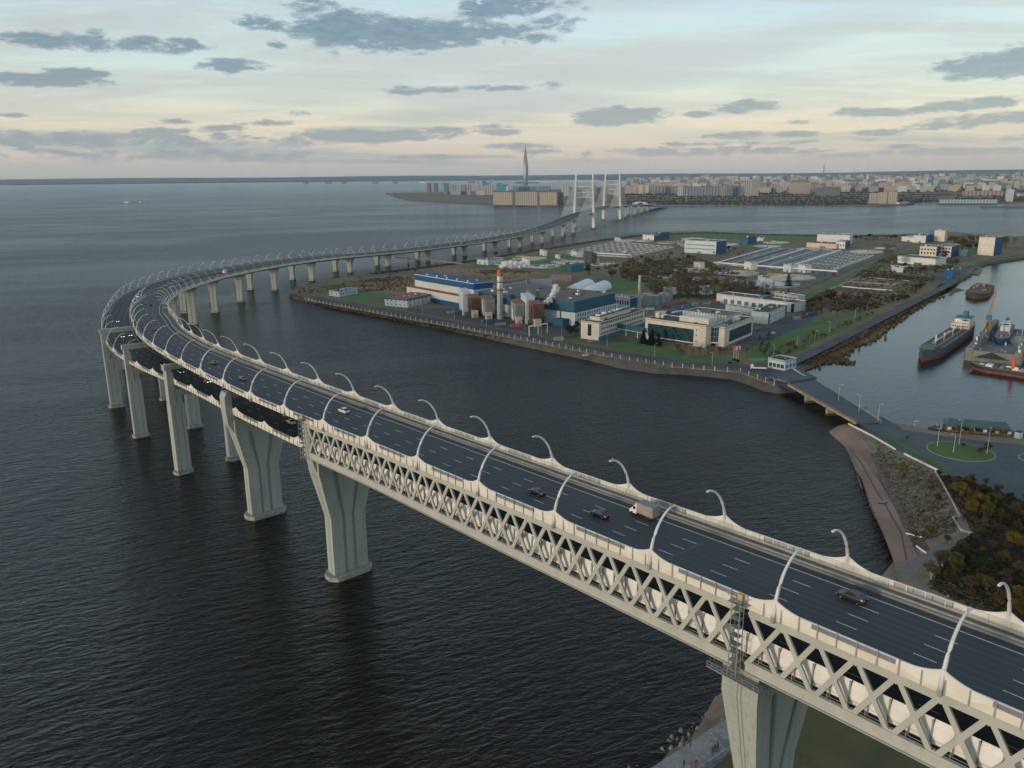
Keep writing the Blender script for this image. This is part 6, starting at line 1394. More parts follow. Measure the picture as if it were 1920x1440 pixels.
# parked and island cars
def spot(px, py, z0, kind, c, ang, label): return car(kind, c, P(px, py, z0), ang, label)
spot(1450, 625.5, ZI, 'suv', 'white', .35, 'white van parked on the drive beside the lawn')
spot(1420, 620, ZI, 'sedan', 'black', .35, 'black car parked right of the glass office')
spot(1440, 627, ZI, 'sedan', 'blue', .35, 'dark car just behind the white parked van')
spot(1445, 711, ZI + .15, 'sedan', 'teal', 2.7, 'first of three cars parked above the bridge-head wall')
spot(1457, 714, ZI + .15, 'sedan', 'silver', 2.7, 'middle one of three cars parked above the bridge-head wall')
spot(1468, 717, ZI + .15, 'suv', 'grey', 2.7, 'last of three cars parked above the bridge-head wall')
for i, (x, y, c, l) in enumerate(((1098, 667, 'white', 'white car on the sea-bank road below the cream office'), (1107, 641, 'silver', 'silver car parked in front of the cream office'), (1000, 638, 'white', 'white car by the pipe frame'), (1415, 618, 'grey', 'grey car at the office corner'), (1386, 583, 'red', 'red car in front of the long garage'), (1372, 581, 'blue', 'blue van in front of the long garage'), (1392, 585, 'teal', 'teal car in front of the long garage'))):
    spot(x, y, ZI, 'sedan', c, .4, l)
tk2 = thing('tow_truck', 'white flatbed truck with a low green tank by the gatehouse', 'truck', P(1425, 693, ZI), 2.9)
mm = MB(); mm.box(-4, 4, -1.2, 1.2, .8, 1.4); mm.build('flatbed', CP['white'], tk2); mm = MB(); mm.box(4, 6, -1.2, 1.2, .5, 3); mm.build('cab', CP['white'], tk2)
for x in (4.8, -2, -3.2):
    for y in (-1.1, 1.1): inst(car_meshes('sedan')[3], 'wheel', tk2, (x, y, 0), 0, 1.4)
o = thing('green_shelter', 'bright green canopy behind the flatbed truck', 'shelter', P(1421, 684, ZI), .3)
mm = MB(); mm.hull6([(-6, -2.5, 3), (6, -2.5, 3), (6, 2.5, 3.6), (-6, 2.5, 3.6), (-6, -2.5, 3.2), (6, -2.5, 3.2), (6, 2.5, 3.8), (-6, 2.5, 3.8)]); mm.build('roof', mat('green_sheet', (.02, .22, .11), .6), o)
for x in (-5.5, 0, 5.5): mm = MB(); mm.box(x - .1, x + .1, -2.2, -2, 0, 3); mm.box(x - .1, x + .1, 2, 2.2, 0, 3.5); mm.build('post', M['galv'], o)

cl = random.Random(12)
spots = [(x, y) for x, y in [(838, 588), (850, 590), (905, 606), (930, 611), (958, 614), (1040, 640), (1052, 634), (1230, 590), (1250, 586), (1262, 588), (1280, 578), (1300, 574), (1318, 572), (1332, 571), (1200, 560), (1212, 582), (1240, 578), (1270, 570), (1500, 596), (1515, 593), (1490, 600), (1560, 516), (1672, 500), (1690, 503), (1705, 501), (1740, 500), (1765, 500), (1790, 514), (1778, 517), (1802, 505), (1002, 500), (1028, 502), (945, 500), (1100, 500), (1140, 500), (1380, 570), (1400, 574), (1420, 577), (1436, 580), (1455, 583)]]
for i, (x, y) in enumerate(spots):
    c = P(x, y, ZI); kind_ = ('shipping container', 'container') if i % 3 else ('tarped stack of pipes', 'stack'); colk = cl.choice(['white', 'rust', 'blue', 'grey', 'red', 'green'])
    mt = {'white': M['wwhite'], 'rust': M['rust'], 'blue': M['wblue'], 'grey': M['steelgrey'], 'red': M['roofr'], 'green': M['wteal']}[colk]
    o = thing('storage_container' if i % 3 else 'pipe_stack', '%s %s lying in the works yards, %s along from the left gate' % (colk, kind_[0], ordw(i)), kind_[1], c, cl.uniform(.2, .5)); L_ = cl.uniform(6, 11)
    if i % 3:
        sub(o, 'box', mt, 0, L_, 0, 2.5, 0, 2.6); sub(o, 'door', M['steelgrey'], -.06, 0, .2, 2.3, .2, 2.4)
    else:
        for q in range(5): mm = MB(); mm.tube([(0, q % 3 * 1.0 + (q // 3) * .5, .5 + (q // 3) * .85), (L_, q % 3 * 1.0 + (q // 3) * .5, .5 + (q // 3) * .85)], .48, 7); mm.build('pipe', mt, o)

# ================================================================== harbour
M['hullteal'] = mat('hull_teal', (.04, .155, .185), .75, (.085, .14, .14), .25, 5, c3=(.18, .085, .05), scale3=.35, lo3=.5, hi3=.68, objc=True)
M['hullred'] = mat('hull_red', (.24, .07, .05), .8, (.16, .06, .045), .3, 5, c3=(.30, .17, .09), scale3=.6, objc=True); M['hullblue'] = mat('hull_blue', (.02, .13, .25), .6); M['hullblack'] = mat('hull_black', (.035, .038, .042), .8, (.08, .06, .05), .4, objc=True)
M['deckred'] = mat('deck_red_brown', (.16, .075, .065), .85, (.11, .06, .055), .3, objc=True); M['craney'] = mat('crane_yellow', (.50, .36, .06), .7, (.42, .22, .06), .5, objc=True); M['deckgrey'] = mat('deck_grey', (.17, .165, .155), .9, (.24, .22, .19), .4, 5, objc=True)
def hull_secs(L, Bw, H, z0, z1, rake=4, stern=.75, n=16, sheer=1.5):
    out = []
    for i in range(n + 1):
        u = i / n; x = -L / 2 + L * u
        w = Bw / 2 * min(1, (stern + (1 - stern) * min(1, u / .12))) * (1 - max(0, (u - .80) / .20) ** 1.9 * .985)
        zt = z1 + sheer * max(0, (u - .75) / .25) ** 2; f = 1 - .12 * max(0, (u - .6) / .4)
        xr = x + rake * max(0, (u - .8) / .2) 
        out.append([(x, -w * f, z0), (xr, -w, zt), (xr, w, zt), (x, w * f, z0)])
    return out
def ship(name, label, cat, bow, stern, Bw, H, top, bot, deck, split=.35):
    b0, s0 = P(*bow, 0), P(*stern, 0); c = (b0 + s0) / 2; d = b0 - s0; o = thing(name, label, cat, (c.x, c.y, 0), math.atan2(d.y, d.x)); L = d.length
    mm = MB(); loft(mm, hull_secs(L, Bw, H, -1, H * split, 1, sheer=.3)); mm.build('lower_hull', bot, o)
    mm = MB(); loft(mm, hull_secs(L, Bw * 1.004, H, H * split, H, 4)); mm.build('hull', top, o)
    secs = hull_secs(L * .985, Bw * .97, H, H + .0, H + .03, 4, sheer=1.5)
    mm = MB(); loft(mm, [[(a[1][0], a[1][1], a[1][2]), (a[1][0], a[1][1], a[1][2] + .05), (a[2][0], a[2][1], a[2][2] + .05), (a[2][0], a[2][1], a[2][2])] for a in secs]); mm.build('deck', deck, o)
    return o, L
o, L = ship('tanker', 'rusty teal and red tanker lying in the harbour, bow towards the camera', 'ship', (1729, 678), (1812, 622), 15, 6.5, M['hullteal'], M['hullred'], M['deckred'])
sub(o, 'superstructure', M['wcream'], -L * .46, -L * .30, -6.3, 6.3, 6.5, 10.5); sub(o, 'bridge_house', M['wcream'], -L * .45, -L * .33, -5.2, 5.2, 10.5, 14); sub(o, 'bridge_window', M['glass'], -L * .331, -L * .328, -4.6, 4.6, 12.2, 13.3)
sub(o, 'funnel', M['wteal'], -L * .44, -L * .40, -1.6, 1.6, 14, 18); sub(o, 'roof_deck', M['wteal'], -L * .455, -L * .325, -5.6, 5.6, 14, 14.25); sub(o, 'forecastle', M['hullteal'], L * .34, L * .44, -4.4, 4.4, 6.6, 8.6)
for i in range(7): sub(o, 'window', M['glass'], -L * .301, -L * .298, -5.4 + i * 1.7, -4.6 + i * 1.7, 8, 9)
for x, hh_ in ((.30, 8), (.12, 6), (-.08, 6), (-.27, 9), (.2, 5)): mm = MB(); mm.tube([(L * x, 1.2 if x != .2 else -2, 6.6), (L * x, 1.2 if x != .2 else -2, 6.6 + hh_)], .25, 6); mm.build('mast', M['white'], o)
mm = MB(); mm.beam((-L * .3, 0, 9), (L * .33, 0, 9), 1.2, .25); mm.build('catwalk', M['galv'], o)
for i in range(16): x = -L * .28 + i * L * .038; sub(o, 'hatch', R.choice((M['deckgrey'], M['white'], M['deckred'], M['galv'])), x, x + 1.6, -5 + R.uniform(0, 2), -2, 6.5, 7.3 + R.uniform(0, .8))
for y in (-3.5, -2.6, 2.6, 3.6): mm = MB(); mm.tube([(-L * .28, y, 7.2), (L * .32, y, 7.2)], .18, 5); mm.build('deck_pipe', M['galv'] if y > 0 else M['deckgrey'], o)
for sgn_ in (-1, 1):
    mm = MB()
    for i in range(30): x = -L * .45 + i * L * .028; mm.box(x, x + .08, sgn_ * 7.0 - .04, sgn_ * 7.0 + .04, 6.5, 7.6)
    mm.beam((-L * .45, sgn_ * 7.0, 7.55), (L * .37, sgn_ * 7.0, 7.55), .08, .08); mm.build('railing', M['galv'], o)
o, L = ship('fishing_ship', 'small blue ship sitting inside the floating dock', 'ship', (1874, 655), (1888, 622), 10, 7, M['hullblue'], M['hullblue'], M['deckgrey'])
sub(o, 'wheelhouse', M['wwhite'], -L * .30, L * .02, -3.2, 3.2, 7, 10.4); sub(o, 'upper_bridge', M['wwhite'], -L * .22, -L * .04, -2.6, 2.6, 10.4, 12.8); sub(o, 'bridge_window', M['glass'], -L * .04, -L * .035, -2.2, 2.2, 11.2, 12.2); sub(o, 'funnel', M['hullblue'], -L * .34, -L * .27, -1, 1, 10, 13.5)
for x in (.1, -.15, .3): mm = MB(); mm.tube([(L * x, 0, 7), (L * x, 0, 19 - abs(x) * 12)], .16, 5); mm.build('mast', M['darksteel'], o)
for i in range(12): x = R.uniform(-.4, .35) * L; y = R.uniform(-3.6, 3.6); sub(o, 'deck_gear', R.choice((M['white'], M['rust'], M['wwhite'], M['galv'])), x, x + 1.2, y, y + 1.0, 7, 8.4)
# floating dock
a, b_, c_ = P(1808, 675, 0), P(1913, 687, 0), P(1853, 618, 0)
xd = (b_ - a).normalized(); yd = Vector((-xd.y, xd.x, 0)); Wd = (b_ - a).length; Ld = abs((c_ - a).dot(yd)); o = thing('floating_dock', 'weathered concrete floating dock with a gabled dark opening in its end wall', 'floating dock', (a.x, a.y, 0), math.atan2(xd.y, xd.x))
M['dock'] = mat('dock_concrete', (.27, .25, .20), .9, (.19, .175, .15), .2, 5, c3=(.33, .31, .26), scale3=.6, objc=True)
sub(o, 'pontoon', M['dock'], 0, Wd, 0, Ld, -1, 2.6); sub(o, 'wing_wall', M['dock'], 0, 4.2, 0, Ld, 2.6, 8.6); sub(o, 'wing_wall', M['dock'], Wd - 4.2, Wd, 0, Ld, 2.6, 8.6); sub(o, 'wing_deck', M['deckgrey'], .2, 4.0, .2, Ld, 8.6, 8.75)
sub(o, 'inner_floor', M['deckgrey'], 4.2, Wd - 4.2, .5, Ld - .5, 2.6, 2.8)
mm = MB(); mm.add([(4.4, -.05, 2.6), (Wd - 4.4, -.05, 2.6), (Wd - 4.4, -.05, 7.4), (4.4, -.05, 7.4), (4.4, .5, 2.6), (Wd - 4.4, .5, 2.6), (Wd - 4.4, .5, 7.4), (4.4, .5, 7.4)], [(0, 1, 2, 3), (7, 6, 5, 4), (3, 2, 6, 7), (0, 3, 7, 4), (1, 5, 6, 2)]); mm.build('end_wall', M['dock'], o)
mm = MB(); mm.add([(5.2, -.12, 2.7), (Wd - 6, -.12, 2.7), (Wd * .47, -.12, 7.3)], [(0, 1, 2)]); mm.build('gable_opening', mat('opening_shade', (.04, .042, .05), .9), o)  # flat triangle on the wall; the dark of the opening is painted
for i in range(40): y = R.uniform(.02, .95) * Ld; x = R.choice((R.uniform(.4, 3), R.uniform(5, Wd - 8), R.uniform(Wd - 4, Wd - 1.5))); zb_ = 8.75 if x < 4 else (8.6 if x > Wd - 4.2 else 2.8); sub(o, 'dock_gear', R.choice((M['rust'], M['galv'], M['roofd'], M['steelgrey'], M['white'], M['rust'])), x, x + R.uniform(.5, 1.5), y, y + R.uniform(.8, 4), zb_, zb_ + R.uniform(.6, 2.4))
for i in range(18): y = Ld * i / 18; sub(o, 'fender', M['roofd'], -.3, 0, y, y + .6, 0, 8.0)
# crane on the dock
pc = P(1836, 629, 0); o = thing('dock_crane', 'yellow portal crane with an orange lattice jib on the dock wall', 'crane', (a + yd * Ld * .62 + xd * 2.1).to_tuple(), math.atan2(yd.y, yd.x)); o.location.z = 8.75
for x in (-2.6, 2.6):
    for y in (-1.8, 1.8): mm = MB(); mm.beam((x, y, 0), (x * .5, y * .6, 6.5), .6, .6); mm.build('portal_leg', M['craney'], o)
mm = MB(); mm.box(-2, 2, -1.8, 1.8, 6.5, 7.1); mm.build('portal_top', M['craney'], o); mm = MB(); mm.box(-2.6, 1.8, -1.7, 1.7, 7.1, 10.6); mm.build('machine_house', M['wteal'], o); mm = MB(); mm.box(1.8, 3.0, -.8, .8, 8, 10.2); mm.build('cab', M['craney'], o)
mm = MB(); tipc = Vector((19, 0, 29)); r0_ = [Vector((1.4, y, z_)) for y in (-.9, .9) for z_ in (8.6, 10.6)]
for q in r0_: mm.beam(q, tipc + Vector((0, (q.y) * .3, (q.z - 9.6) * .3)), .24, .24)
for i in range(10):
    f = i / 10; g = (i + 1) / 10; P1 = [r0_[k].lerp(tipc, f) for k in range(4)]; P2 = [r0_[k].lerp(tipc, g) for k in range(4)]
    for k, l in ((0, 1), (2, 3), (0, 2), (1, 3)): mm.beam(P1[k], P2[l], .13, .13); mm.beam(P1[k], P1[l], .13, .13)
mm.build('jib', mat('jib_orange', (.42, .22, .07), .7), o); mm = MB(); mm.tube([(-1.5, 0, 10.6), (-2.2, 0, 16), tipc], .12, 4); mm.build('stay', M['craney'], o)
o, L = ship('barge', 'long dark barge with a red waterline below the floating dock', 'barge', (1826, 692), (1990, 716), 11, 3.2, M['hullblack'], M['hullred'], M['deckgrey'], .4)
mm = MB(); mm.tube([(L * .05, 0, 3), (L * .05, 0, 11)], 1.1, 12); mm.build('orange_funnel', mat('orange_red', (.70, .12, .05), .6), o)
for i in range(20): x = R.uniform(-.42, .42) * L; sub(o, 'deck_gear', R.choice((M['white'], M['deckgrey'], M['galv'], M['rust'], M['steelgrey'])), x, x + R.uniform(1, 4), -3.5 + R.uniform(0, 5), 0 + R.uniform(0, 3.5), 3.2, 3.4 + R.uniform(.4, 2))
sub(o, 'white_hatch', M['tarp'], L * .28, L * .36, -3, 2, 3.2, 4.6)
o = thing('tug', 'grey tug beyond the right wall of the floating dock', 'tug boat', P(1912, 655, 0), 1.3)
mm = MB(); loft(mm, hull_secs(30, 9, 3.5, -1, 4, 3)); mm.build('hull', M['steelgrey'], o); sub(o, 'wheelhouse', M['steelgrey'], -6, 4, -3, 3, 4, 9); sub(o, 'window', M['glass'], 4, 4.1, -2.4, 2.4, 7, 8.3); mm = MB(); mm.tube([(0, 0, 9), (0, 0, 15)], .3, 6); mm.build('mast', M['galv'], o)
o, L = ship('rusty_barge', 'rust-brown barge anchored alone in the upper harbour', 'barge', (1829, 560), (1845, 541), 21, 4.5, M['rust'], M['rust'], M['rust'])
for i in range(16): x = R.uniform(-.45, .3) * L; y = R.uniform(-8, 6); sub(o, 'scrap_pile', M['rust'] if i % 3 else M['dock'], x, x + R.uniform(2, 6), y, y + R.uniform(1, 4), 4.5, 5.5 + R.uniform(0, 2))
sub(o, 'tender_boat', M['hullblue'], -8, 4, -13.5, -10.8, 0, 2.4)
sheet('mud_shoal', 'low brown shoal breaking the harbour surface', [(1779, 553), (1786, 541), (1795, 540), (1809, 544), (1799, 546.5), (1790, 549), (1785, 554)], .12, M['reed'])
o = thing('landing_stage', 'grey landing stage sticking out from the quay', 'jetty'); q = [P(1816, 513, 1), P(1836, 514.5, 1), P(1842, 506, 1), P(1822, 506, 1)]
mm = MB(); mm.hull6([Vector((p.x, p.y, -.5)) for p in q] + [Vector((p.x, p.y, 1.2)) for p in q]); mm.build('deck', M['deckgrey'], o)
mm = MB(); a, b_ = q[2], P(1835, 505, 1); mm.beam(a + Vector((-4, 0, 2)), b_ + Vector((-4, 0, 2)), 4, 2.5); mm.build('cabin', M['wteal'], o)
o = thing('floating_crane', 'rusty crane pontoon crowded between tanker and blue ship', 'crane vessel', P(1846, 640, 0).to_tuple(), math.atan2(yd.y, yd.x))
sub(o, 'pontoon', M['rust'], -26, 26, -5.5, 5.5, -.5, 2.4); sub(o, 'deck_house', M['steelgrey'], -24, -15, -4, 4, 2.4, 7.5); sub(o, 'window', M['glass'], -15.02, -14.9, -3, 3, 5.4, 6.6)
for i in range(34): x = R.uniform(-14, 24); y = R.uniform(-5, 3.5); sub(o, 'deck_gear', R.choice((M['rust'], M['dock'], M['galv'], M['roofd'], M['craney'], M['hullred'])), x, x + R.uniform(.8, 4), y, y + R.uniform(.6, 2), 2.4, 3 + R.uniform(0, 2.6))
for x in (-8, 4, 15): mm = MB(); mm.beam((x, -2, 2.4), (x + 6, 0, 15 + x * .1), .4, .4); mm.beam((x, 2, 2.4), (x + 6, 0, 15 + x * .1), .4, .4); mm.build('derrick', M['rust'], o)
# boathouse barge
a, b_ = P(1757, 811, 0), P(1896, 822, 0); c_ = a.lerp(b_, .5); d = (b_ - a).normalized(); L = (b_ - a).length
o = thing('boathouse', 'long dark boathouse barge with a green metal roof by the roundabout', 'boathouse', (c_.x, c_.y, 0), math.atan2(d.y, d.x))
mm = MB(); loft(mm, [[(x, -w, -.5), (x, -w * 1.06, 2.2), (x, w * 1.06, 2.2), (x, w, -.5)] for x, w in ((-L / 2 - 4, 1.5), (-L / 2, 4), (-L / 2 + 6, 5), (L / 2, 5), (L / 2 + 6, 3.5))]); mm.build('hull', M['hullblack'], o)
sub(o, 'wall', mat('boathouse_wall', (.12, .085, .06), .8, (.20, .13, .08), .5, objc=True), -L * .40, L * .44, -4.2, 4.2, 2.2, 5.6)
mm = MB(); x0, x1 = -L * .42, L * .46; mm.add([(x0, -5.2, 5.4), (x1, -5.2, 5.4), (x1, 5.2, 5.4), (x0, 5.2, 5.4), (x0 + 2, 0, 7.9), (x1 - 2, 0, 7.9)], [(0, 1, 5, 4), (2, 3, 4, 5), (1, 2, 5), (3, 0, 4), (3, 2, 1, 0)]); mm.build('roof', mat('green_roof', (.05, .11, .11), .6, (.07, .13, .12), .3, objc=True), o)
for i in range(16): x = -L * .39 + i * L * .053; sub(o, 'window', M['glass'] if i % 3 else M['wwhite'], x, x + 1.6, -4.26, -4.2, 3.3, 4.6)
for i in range(10): x = -L * .5 + R.uniform(-2, 5); sub(o, 'bow_gear', R.choice((M['rust'], M['galv'], M['roofd'])), x, x + 1, -2 + R.uniform(0, 2), 1 + R.uniform(0, 1), 2.2, 3 + R.uniform(0, 1.4))
bld('works_hut', 'small pale blue shed at the stern of the boathouse', 'hut', (1903, 820), (1910, 823), (1917, 821.5), ('m', 3), M['wpale'], M['roofd'], z0=ZM, par=0)
o = thing('row_boat', 'small dark blue rowing boat pulled up on the beach', 'rowing boat', P(1655, 943.5, ZM + .05), .1)
mm = MB(); loft(mm, [[(x, -w, .1), (x, -w * 1.3, .55), (x, w * 1.3, .55), (x, w, .1)] for x, w in ((-1.9, .3), (-1, .55), (.4, .6), (1.4, .4), (2.0, .05))]); mm.build('hull', CP['blue'], o)
for x in (-.8, .3): sub(o, 'thwart', M['galv'], x, x + .25, -.7, .7, .56, .6)
# small boats out at sea
def small_boat(px, py, Lb, label, hullm, cab, mast=0, ang=0.0):
    o = thing('boat', label, 'boat', P(px, py, 0), ang); mm = MB(); loft(mm, hull_secs(Lb, Lb * .26, 2, -.5, Lb * .07 + .6, Lb * .08)); mm.build('hull', hullm, o)
    sub(o, 'cabin', cab, -Lb * .3, Lb * .05, -Lb * .08, Lb * .08, Lb * .07 + .6, Lb * .2 + .6)
    if mast: mm = MB(); mm.tube([(0, 0, 2), (0, 0, mast)], .4, 5); mm.build('mast', M['white'], o)
small_boat(262, 381, 32, 'small dark boat with a long wake on the open gulf', M['hullred'], M['white'], 0, 3.0); small_boat(237, 380, 26, 'small white boat left of the one with the wake', M['white'], M['white'], 0, 3.0)
small_boat(1286, 381, 24, 'dark sailing barge with a tall mast before the city shore', M['hullblack'], M['hullblack'], 42); small_boat(1682, 383.5, 34, 'white ferry moored by the cream blocks', M['white'], M['white'], 22, 2.2)
small_boat(1700, 384, 60, 'dark ship moored right of the white ferry', M['hullblack'], M['steelgrey'], 0, .1); small_boat(1646, 387, 22, 'orange launch by the far shore', M['hullred'], M['hullred'], 0, .1)
sheet('wake', 'thin pale wake behind the dark boat on the gulf', [(268, 382.3), (330, 384), (420, 389.5), (420, 388.7), (330, 383.2)], .06, mat('foam', (.45, .47, .47), .6, (.2, .23, .24), .05), 'stuff')
for i, q in enumerate([[(1590, 846), (1593, 848), (1600, 868), (1597, 866)], [(1606, 890), (1609, 893), (1618, 918), (1615, 916)], [(1630, 945), (1633, 947), (1643, 974), (1640, 972)]]): sheet('surf_foam', 'thin broken surf line at the beach edge', q, .07, mat('surf%d' % i, (.35, .38, .39), .5, (.08, .09, .1), .9), 'stuff')

# ================================================================== lamp posts on the island and the road
def road_lamp(px, py, z0, h, label, group):
    o = thing('lamp_post', label, 'lamp post', P(px, py, z0), R.uniform(0, 6), group)
    mm = MB(); mm.lathe([(.11, 0), (.06, h)], 6); mm.beam((0, 0, h), (1.3, 0, h + .1), .07, .07); mm.build('pole', M['lamp'], o); mm = MB(); mm.box(1.0, 1.7, -.2, .2, h, h + .16); mm.build('lamp_head', M['white'], o)
for i, (x, y, h) in enumerate([(1798, 834, 12), (1850, 852, 12), (1757, 838, 9), (1787, 850, 9), (1646, 790, 9), (1610, 772, 9), (1572, 752, 9), (1714, 800, 3)]):
    road_lamp(x, y, ZM if x > 1700 else 5.2, h, 'slim lamp post by the roundabout and low bridge, %s of eight' % ordw(i), 'road lamps round the roundabout')
for i, (x, y) in enumerate([(1450, 672), (1494, 656), (1527, 643), (1555, 624), (1603, 598), (1625, 587), (852, 600), (912, 612), (1015, 632), (1053, 642), (1138, 650), (1227, 669), (1335, 686), (792, 590), (984, 618), (1213, 590)]):
    road_lamp(x, y, ZI, 9, 'slim lamp post on the island, %s along the bank and harbour roads' % ordw(i), 'road lamps on the island')

# ================================================================== people on the promenade
def person_mesh(seed):
    r = random.Random(seed); me = bpy.data.meshes.new('person')
    J = [(0, 0, .92), (0, 0, 1.15), (0, 0, 1.42), (0, .01, 1.54), (0, .02, 1.66), (0, .02, 1.76), (-.1, 0, .88), (-.12, r.uniform(-.1, .1), .48), (-.12, r.uniform(-.1, .1), .06), (-.12, .12, .03), (.1, 0, .88), (.12, r.uniform(-.1, .15), .48), (.12, r.uniform(-.15, .1), .06), (.12, .12, .03),
         (-.2, 0, 1.40), (-.26, -.02, 1.12), (-.24, .08, .88), (.2, 0, 1.40), (.26, -.02, 1.12), (.22, .14, .92)]
    E_ = [(0, 1), (1, 2), (2, 3), (3, 4), (4, 5), (0, 6), (6, 7), (7, 8), (8, 9), (0, 10), (10, 11), (11, 12), (12, 13), (2, 14), (14, 15), (15, 16), (2, 17), (17, 18), (18, 19)]
    rad = [.15, .14, .15, .06, .10, .08, .11, .075, .055, .04, .11, .075, .055, .04, .075, .055, .04, .075, .055, .04]
    me.from_pydata(J, E_, []); o = bpy.data.objects.new('tmp', me); COL.objects.link(o); md = o.modifiers.new('s', 'SKIN')
    for v, q in zip(me.skin_vertices[0].data, rad): v.radius = (q, q * .8)
    me.skin_vertices[0].data[0].use_root = True; o.modifiers.new('d', 'SUBSURF').levels = 1
    dg = bpy.context.evaluated_depsgraph_get(); m2 = bpy.data.meshes.new_from_object(o.evaluated_get(dg)); bpy.data.objects.remove(o); 
    m2.materials.clear(); return m2
for i, (px, py, c, lab) in enumerate([(1282, 1437, (.02, .02, .025), 'person in black standing alone on the promenade edge'), (1305, 1437, (.03, .03, .035), 'person in dark clothes by the painted wall, left'), (1307, 1440, (.25, .04, .03), 'person in a dark red jacket at the bottom edge'), (1336, 1412, (.02, .022, .03), 'first of three dark figures walking by the wall'), (1341, 1408, (.05, .03, .025), 'middle one of three figures walking by the wall'), (1346, 1405, (.03, .04, .05), 'last of three figures walking by the wall'), (1294, 1402, (.06, .06, .06), 'person in grey sitting spot near the rocks'), (1806, 977, (.03, .04, .10), 'person in blue on the path by the zigzag wall'), (1640, 816, (.03, .03, .03), 'person walking on the road after the low bridge')]):
    me = person_mesh(i); me.materials.append(mat('clothes%d' % i, c, .9)); o = bpy.data.objects.new('person', me); COL.objects.link(o)
    o.location = P(px, py, ZM + .03 if py < 1000 else ZM + .02); o.rotation_euler = (0, 0, R.uniform(0, 6)); tag(o, lab.replace('sitting spot', 'standing'), 'person')

# ================================================================== trees and bushes
LC = {'gold': ((.27, .19, .035), (.17, .13, .032)), 'rust': ((.165, .112, .06), (.12, .085, .052)), 'olive': ((.19, .165, .05), (.13, .12, .04)), 'green': ((.050, .080, .030), (.036, .060, .026)),
      'bare': ((.18, .145, .11), (.13, .10, .08)), 'plum': ((.155, .105, .085), (.105, .075, .065)), 'spruce': ((.022, .040, .026), (.016, .030, .021)), 'birch': ((.21, .165, .07), (.14, .115, .065))}
LM = {k: mat('leaf_' + k, v[0], .9, v[1], .35, 4, spec=.15) for k, v in LC.items()}
for lm_ in LM.values():
    b = NB(lm_.node_tree); p = lm_.node_tree.nodes['Principled BSDF']; tl = b.new('ShaderNodeBsdfTranslucent'); src = p.inputs['Base Color'].links[0].from_socket
    b.l.new(src, tl.inputs['Color']); mx = b.new('ShaderNodeMixShader'); mx.inputs[0].default_value = .45; b.l.new(p.outputs[0], mx.inputs[1]); b.l.new(tl.outputs[0], mx.inputs[2]); b.l.new(mx.outputs[0], lm_.node_tree.nodes['Material Output'].inputs['Surface'])
M['bark'] = mat('bark', (.10, .08, .06), .95, (.06, .05, .04), 2.0); M['birchbark'] = mat('birch_bark', (.42, .40, .36), .9, (.2, .19, .17), 3.0)
def tree_meshes(kind, h, w, n, seed, twig=False, trunk=.28, leaf=None):
    """trunk with limbs + crown of leaf faces clustered round limb ends"""
    r = random.Random(seed); tb = MB(); lb_ = MB(); zc = h * (trunk + (1 - trunk) / 2); rz2 = h * (1 - trunk) / 2
    if kind == 'spruce':
        tb.tube([(0, 0, 0), (0, 0, h * .95)], [.22, .04], 6)
        for i in range(n):
            u = r.random() ** .7; zz = h * (.08 + .92 * (1 - u) ); rr5 = w * u * r.uniform(.35, 1.0); a = r.uniform(0, 6.283); s_ = h * .055 * r.uniform(.7, 1.4); c = Vector((rr5 * math.cos(a), rr5 * math.sin(a), zz - rr5 * .25))
            d = Vector((math.cos(a), math.sin(a), -.35)) * s_ * 1.5; e = Vector((-math.sin(a), math.cos(a), .0)) * s_ * .55; lb_.add([c - e, c + e, c + d], [(0, 1, 2)])
    else:
        k = (16 if trunk < .2 else 9) if n > 300 else 5; tips = []
        if h > 2.4:
            tb.tube([(0, 0, -.2), (.02 * h, .01 * h, h * .3), (0, .02 * h, h * .62)], [h * .02 + .05, h * .014 + .03, .05], 6)
        for i in range(k):
            a = 6.283 * i / k + r.uniform(-.4, .4); el_ = r.uniform(-.3, 1.0); dq = w * (.62 if trunk >= .2 else r.uniform(.25, .85)); q = Vector((dq * math.cos(a) * math.cos(el_), dq * math.sin(a) * math.cos(el_), zc + rz2 * .68 * math.sin(el_) + r.uniform(-.1, .1) * h)); tips.append((q, r.uniform(.30, .5) if trunk >= .2 else r.uniform(.16, .36)))
            tb.tube([(0, 0, h * trunk * r.uniform(.5, 1.1)), (q.x * .5, q.y * .5, (q.z + h * trunk) * .52), tuple(q)], [.05 + h * .008, .04 + h * .004, .02], 4, cap=False)
        tips.append((Vector((0, 0, zc + rz2 * .3)), .45))
        ls = leaf or (.055 * h + .1)
        for i in range(n):
            q, sp = r.choice(tips); g = Vector((r.gauss(0, 1), r.gauss(0, 1), r.gauss(0, .8))); g *= min(1.0, 1.7 / (g.length + 1e-6)); c = q + Vector((g.x * w * sp * .62, g.y * w * sp * .62, g.z * rz2 * sp * .7))
            if c.z < .1: c.z = r.uniform(.05, .4)
            u = Vector((r.gauss(0, 1), r.gauss(0, 1), r.gauss(0, .6))).normalized(); v = u.orthogonal().normalized(); v = (v * math.cos(a) + u.cross(v) * math.sin(a)) if (a := r.uniform(0, 6.28)) else v
            s_ = ls * r.uniform(.6, 1.3)
            if twig:
                u = (c - Vector((0, 0, c.z * .35))).normalized() * .8 + u * .5; lb_.add([c - u * s_ * 1.3, c + v * s_ * .13, c + u * s_ * 1.3], [(0, 1, 2)])
            else: lb_.add([c - u * s_ * .5 - v * s_ * .4, c + u * s_ * .5 - v * s_ * .4, c + u * s_ * .5 + v * s_ * .4, c - u * s_ * .5 + v * s_ * .4], [(0, 1, 2, 3)])
    return tb.mesh('trunk', M['birchbark'] if kind == 'birch' else M['bark']), lb_.mesh('crown', LM[kind])
TM = {}
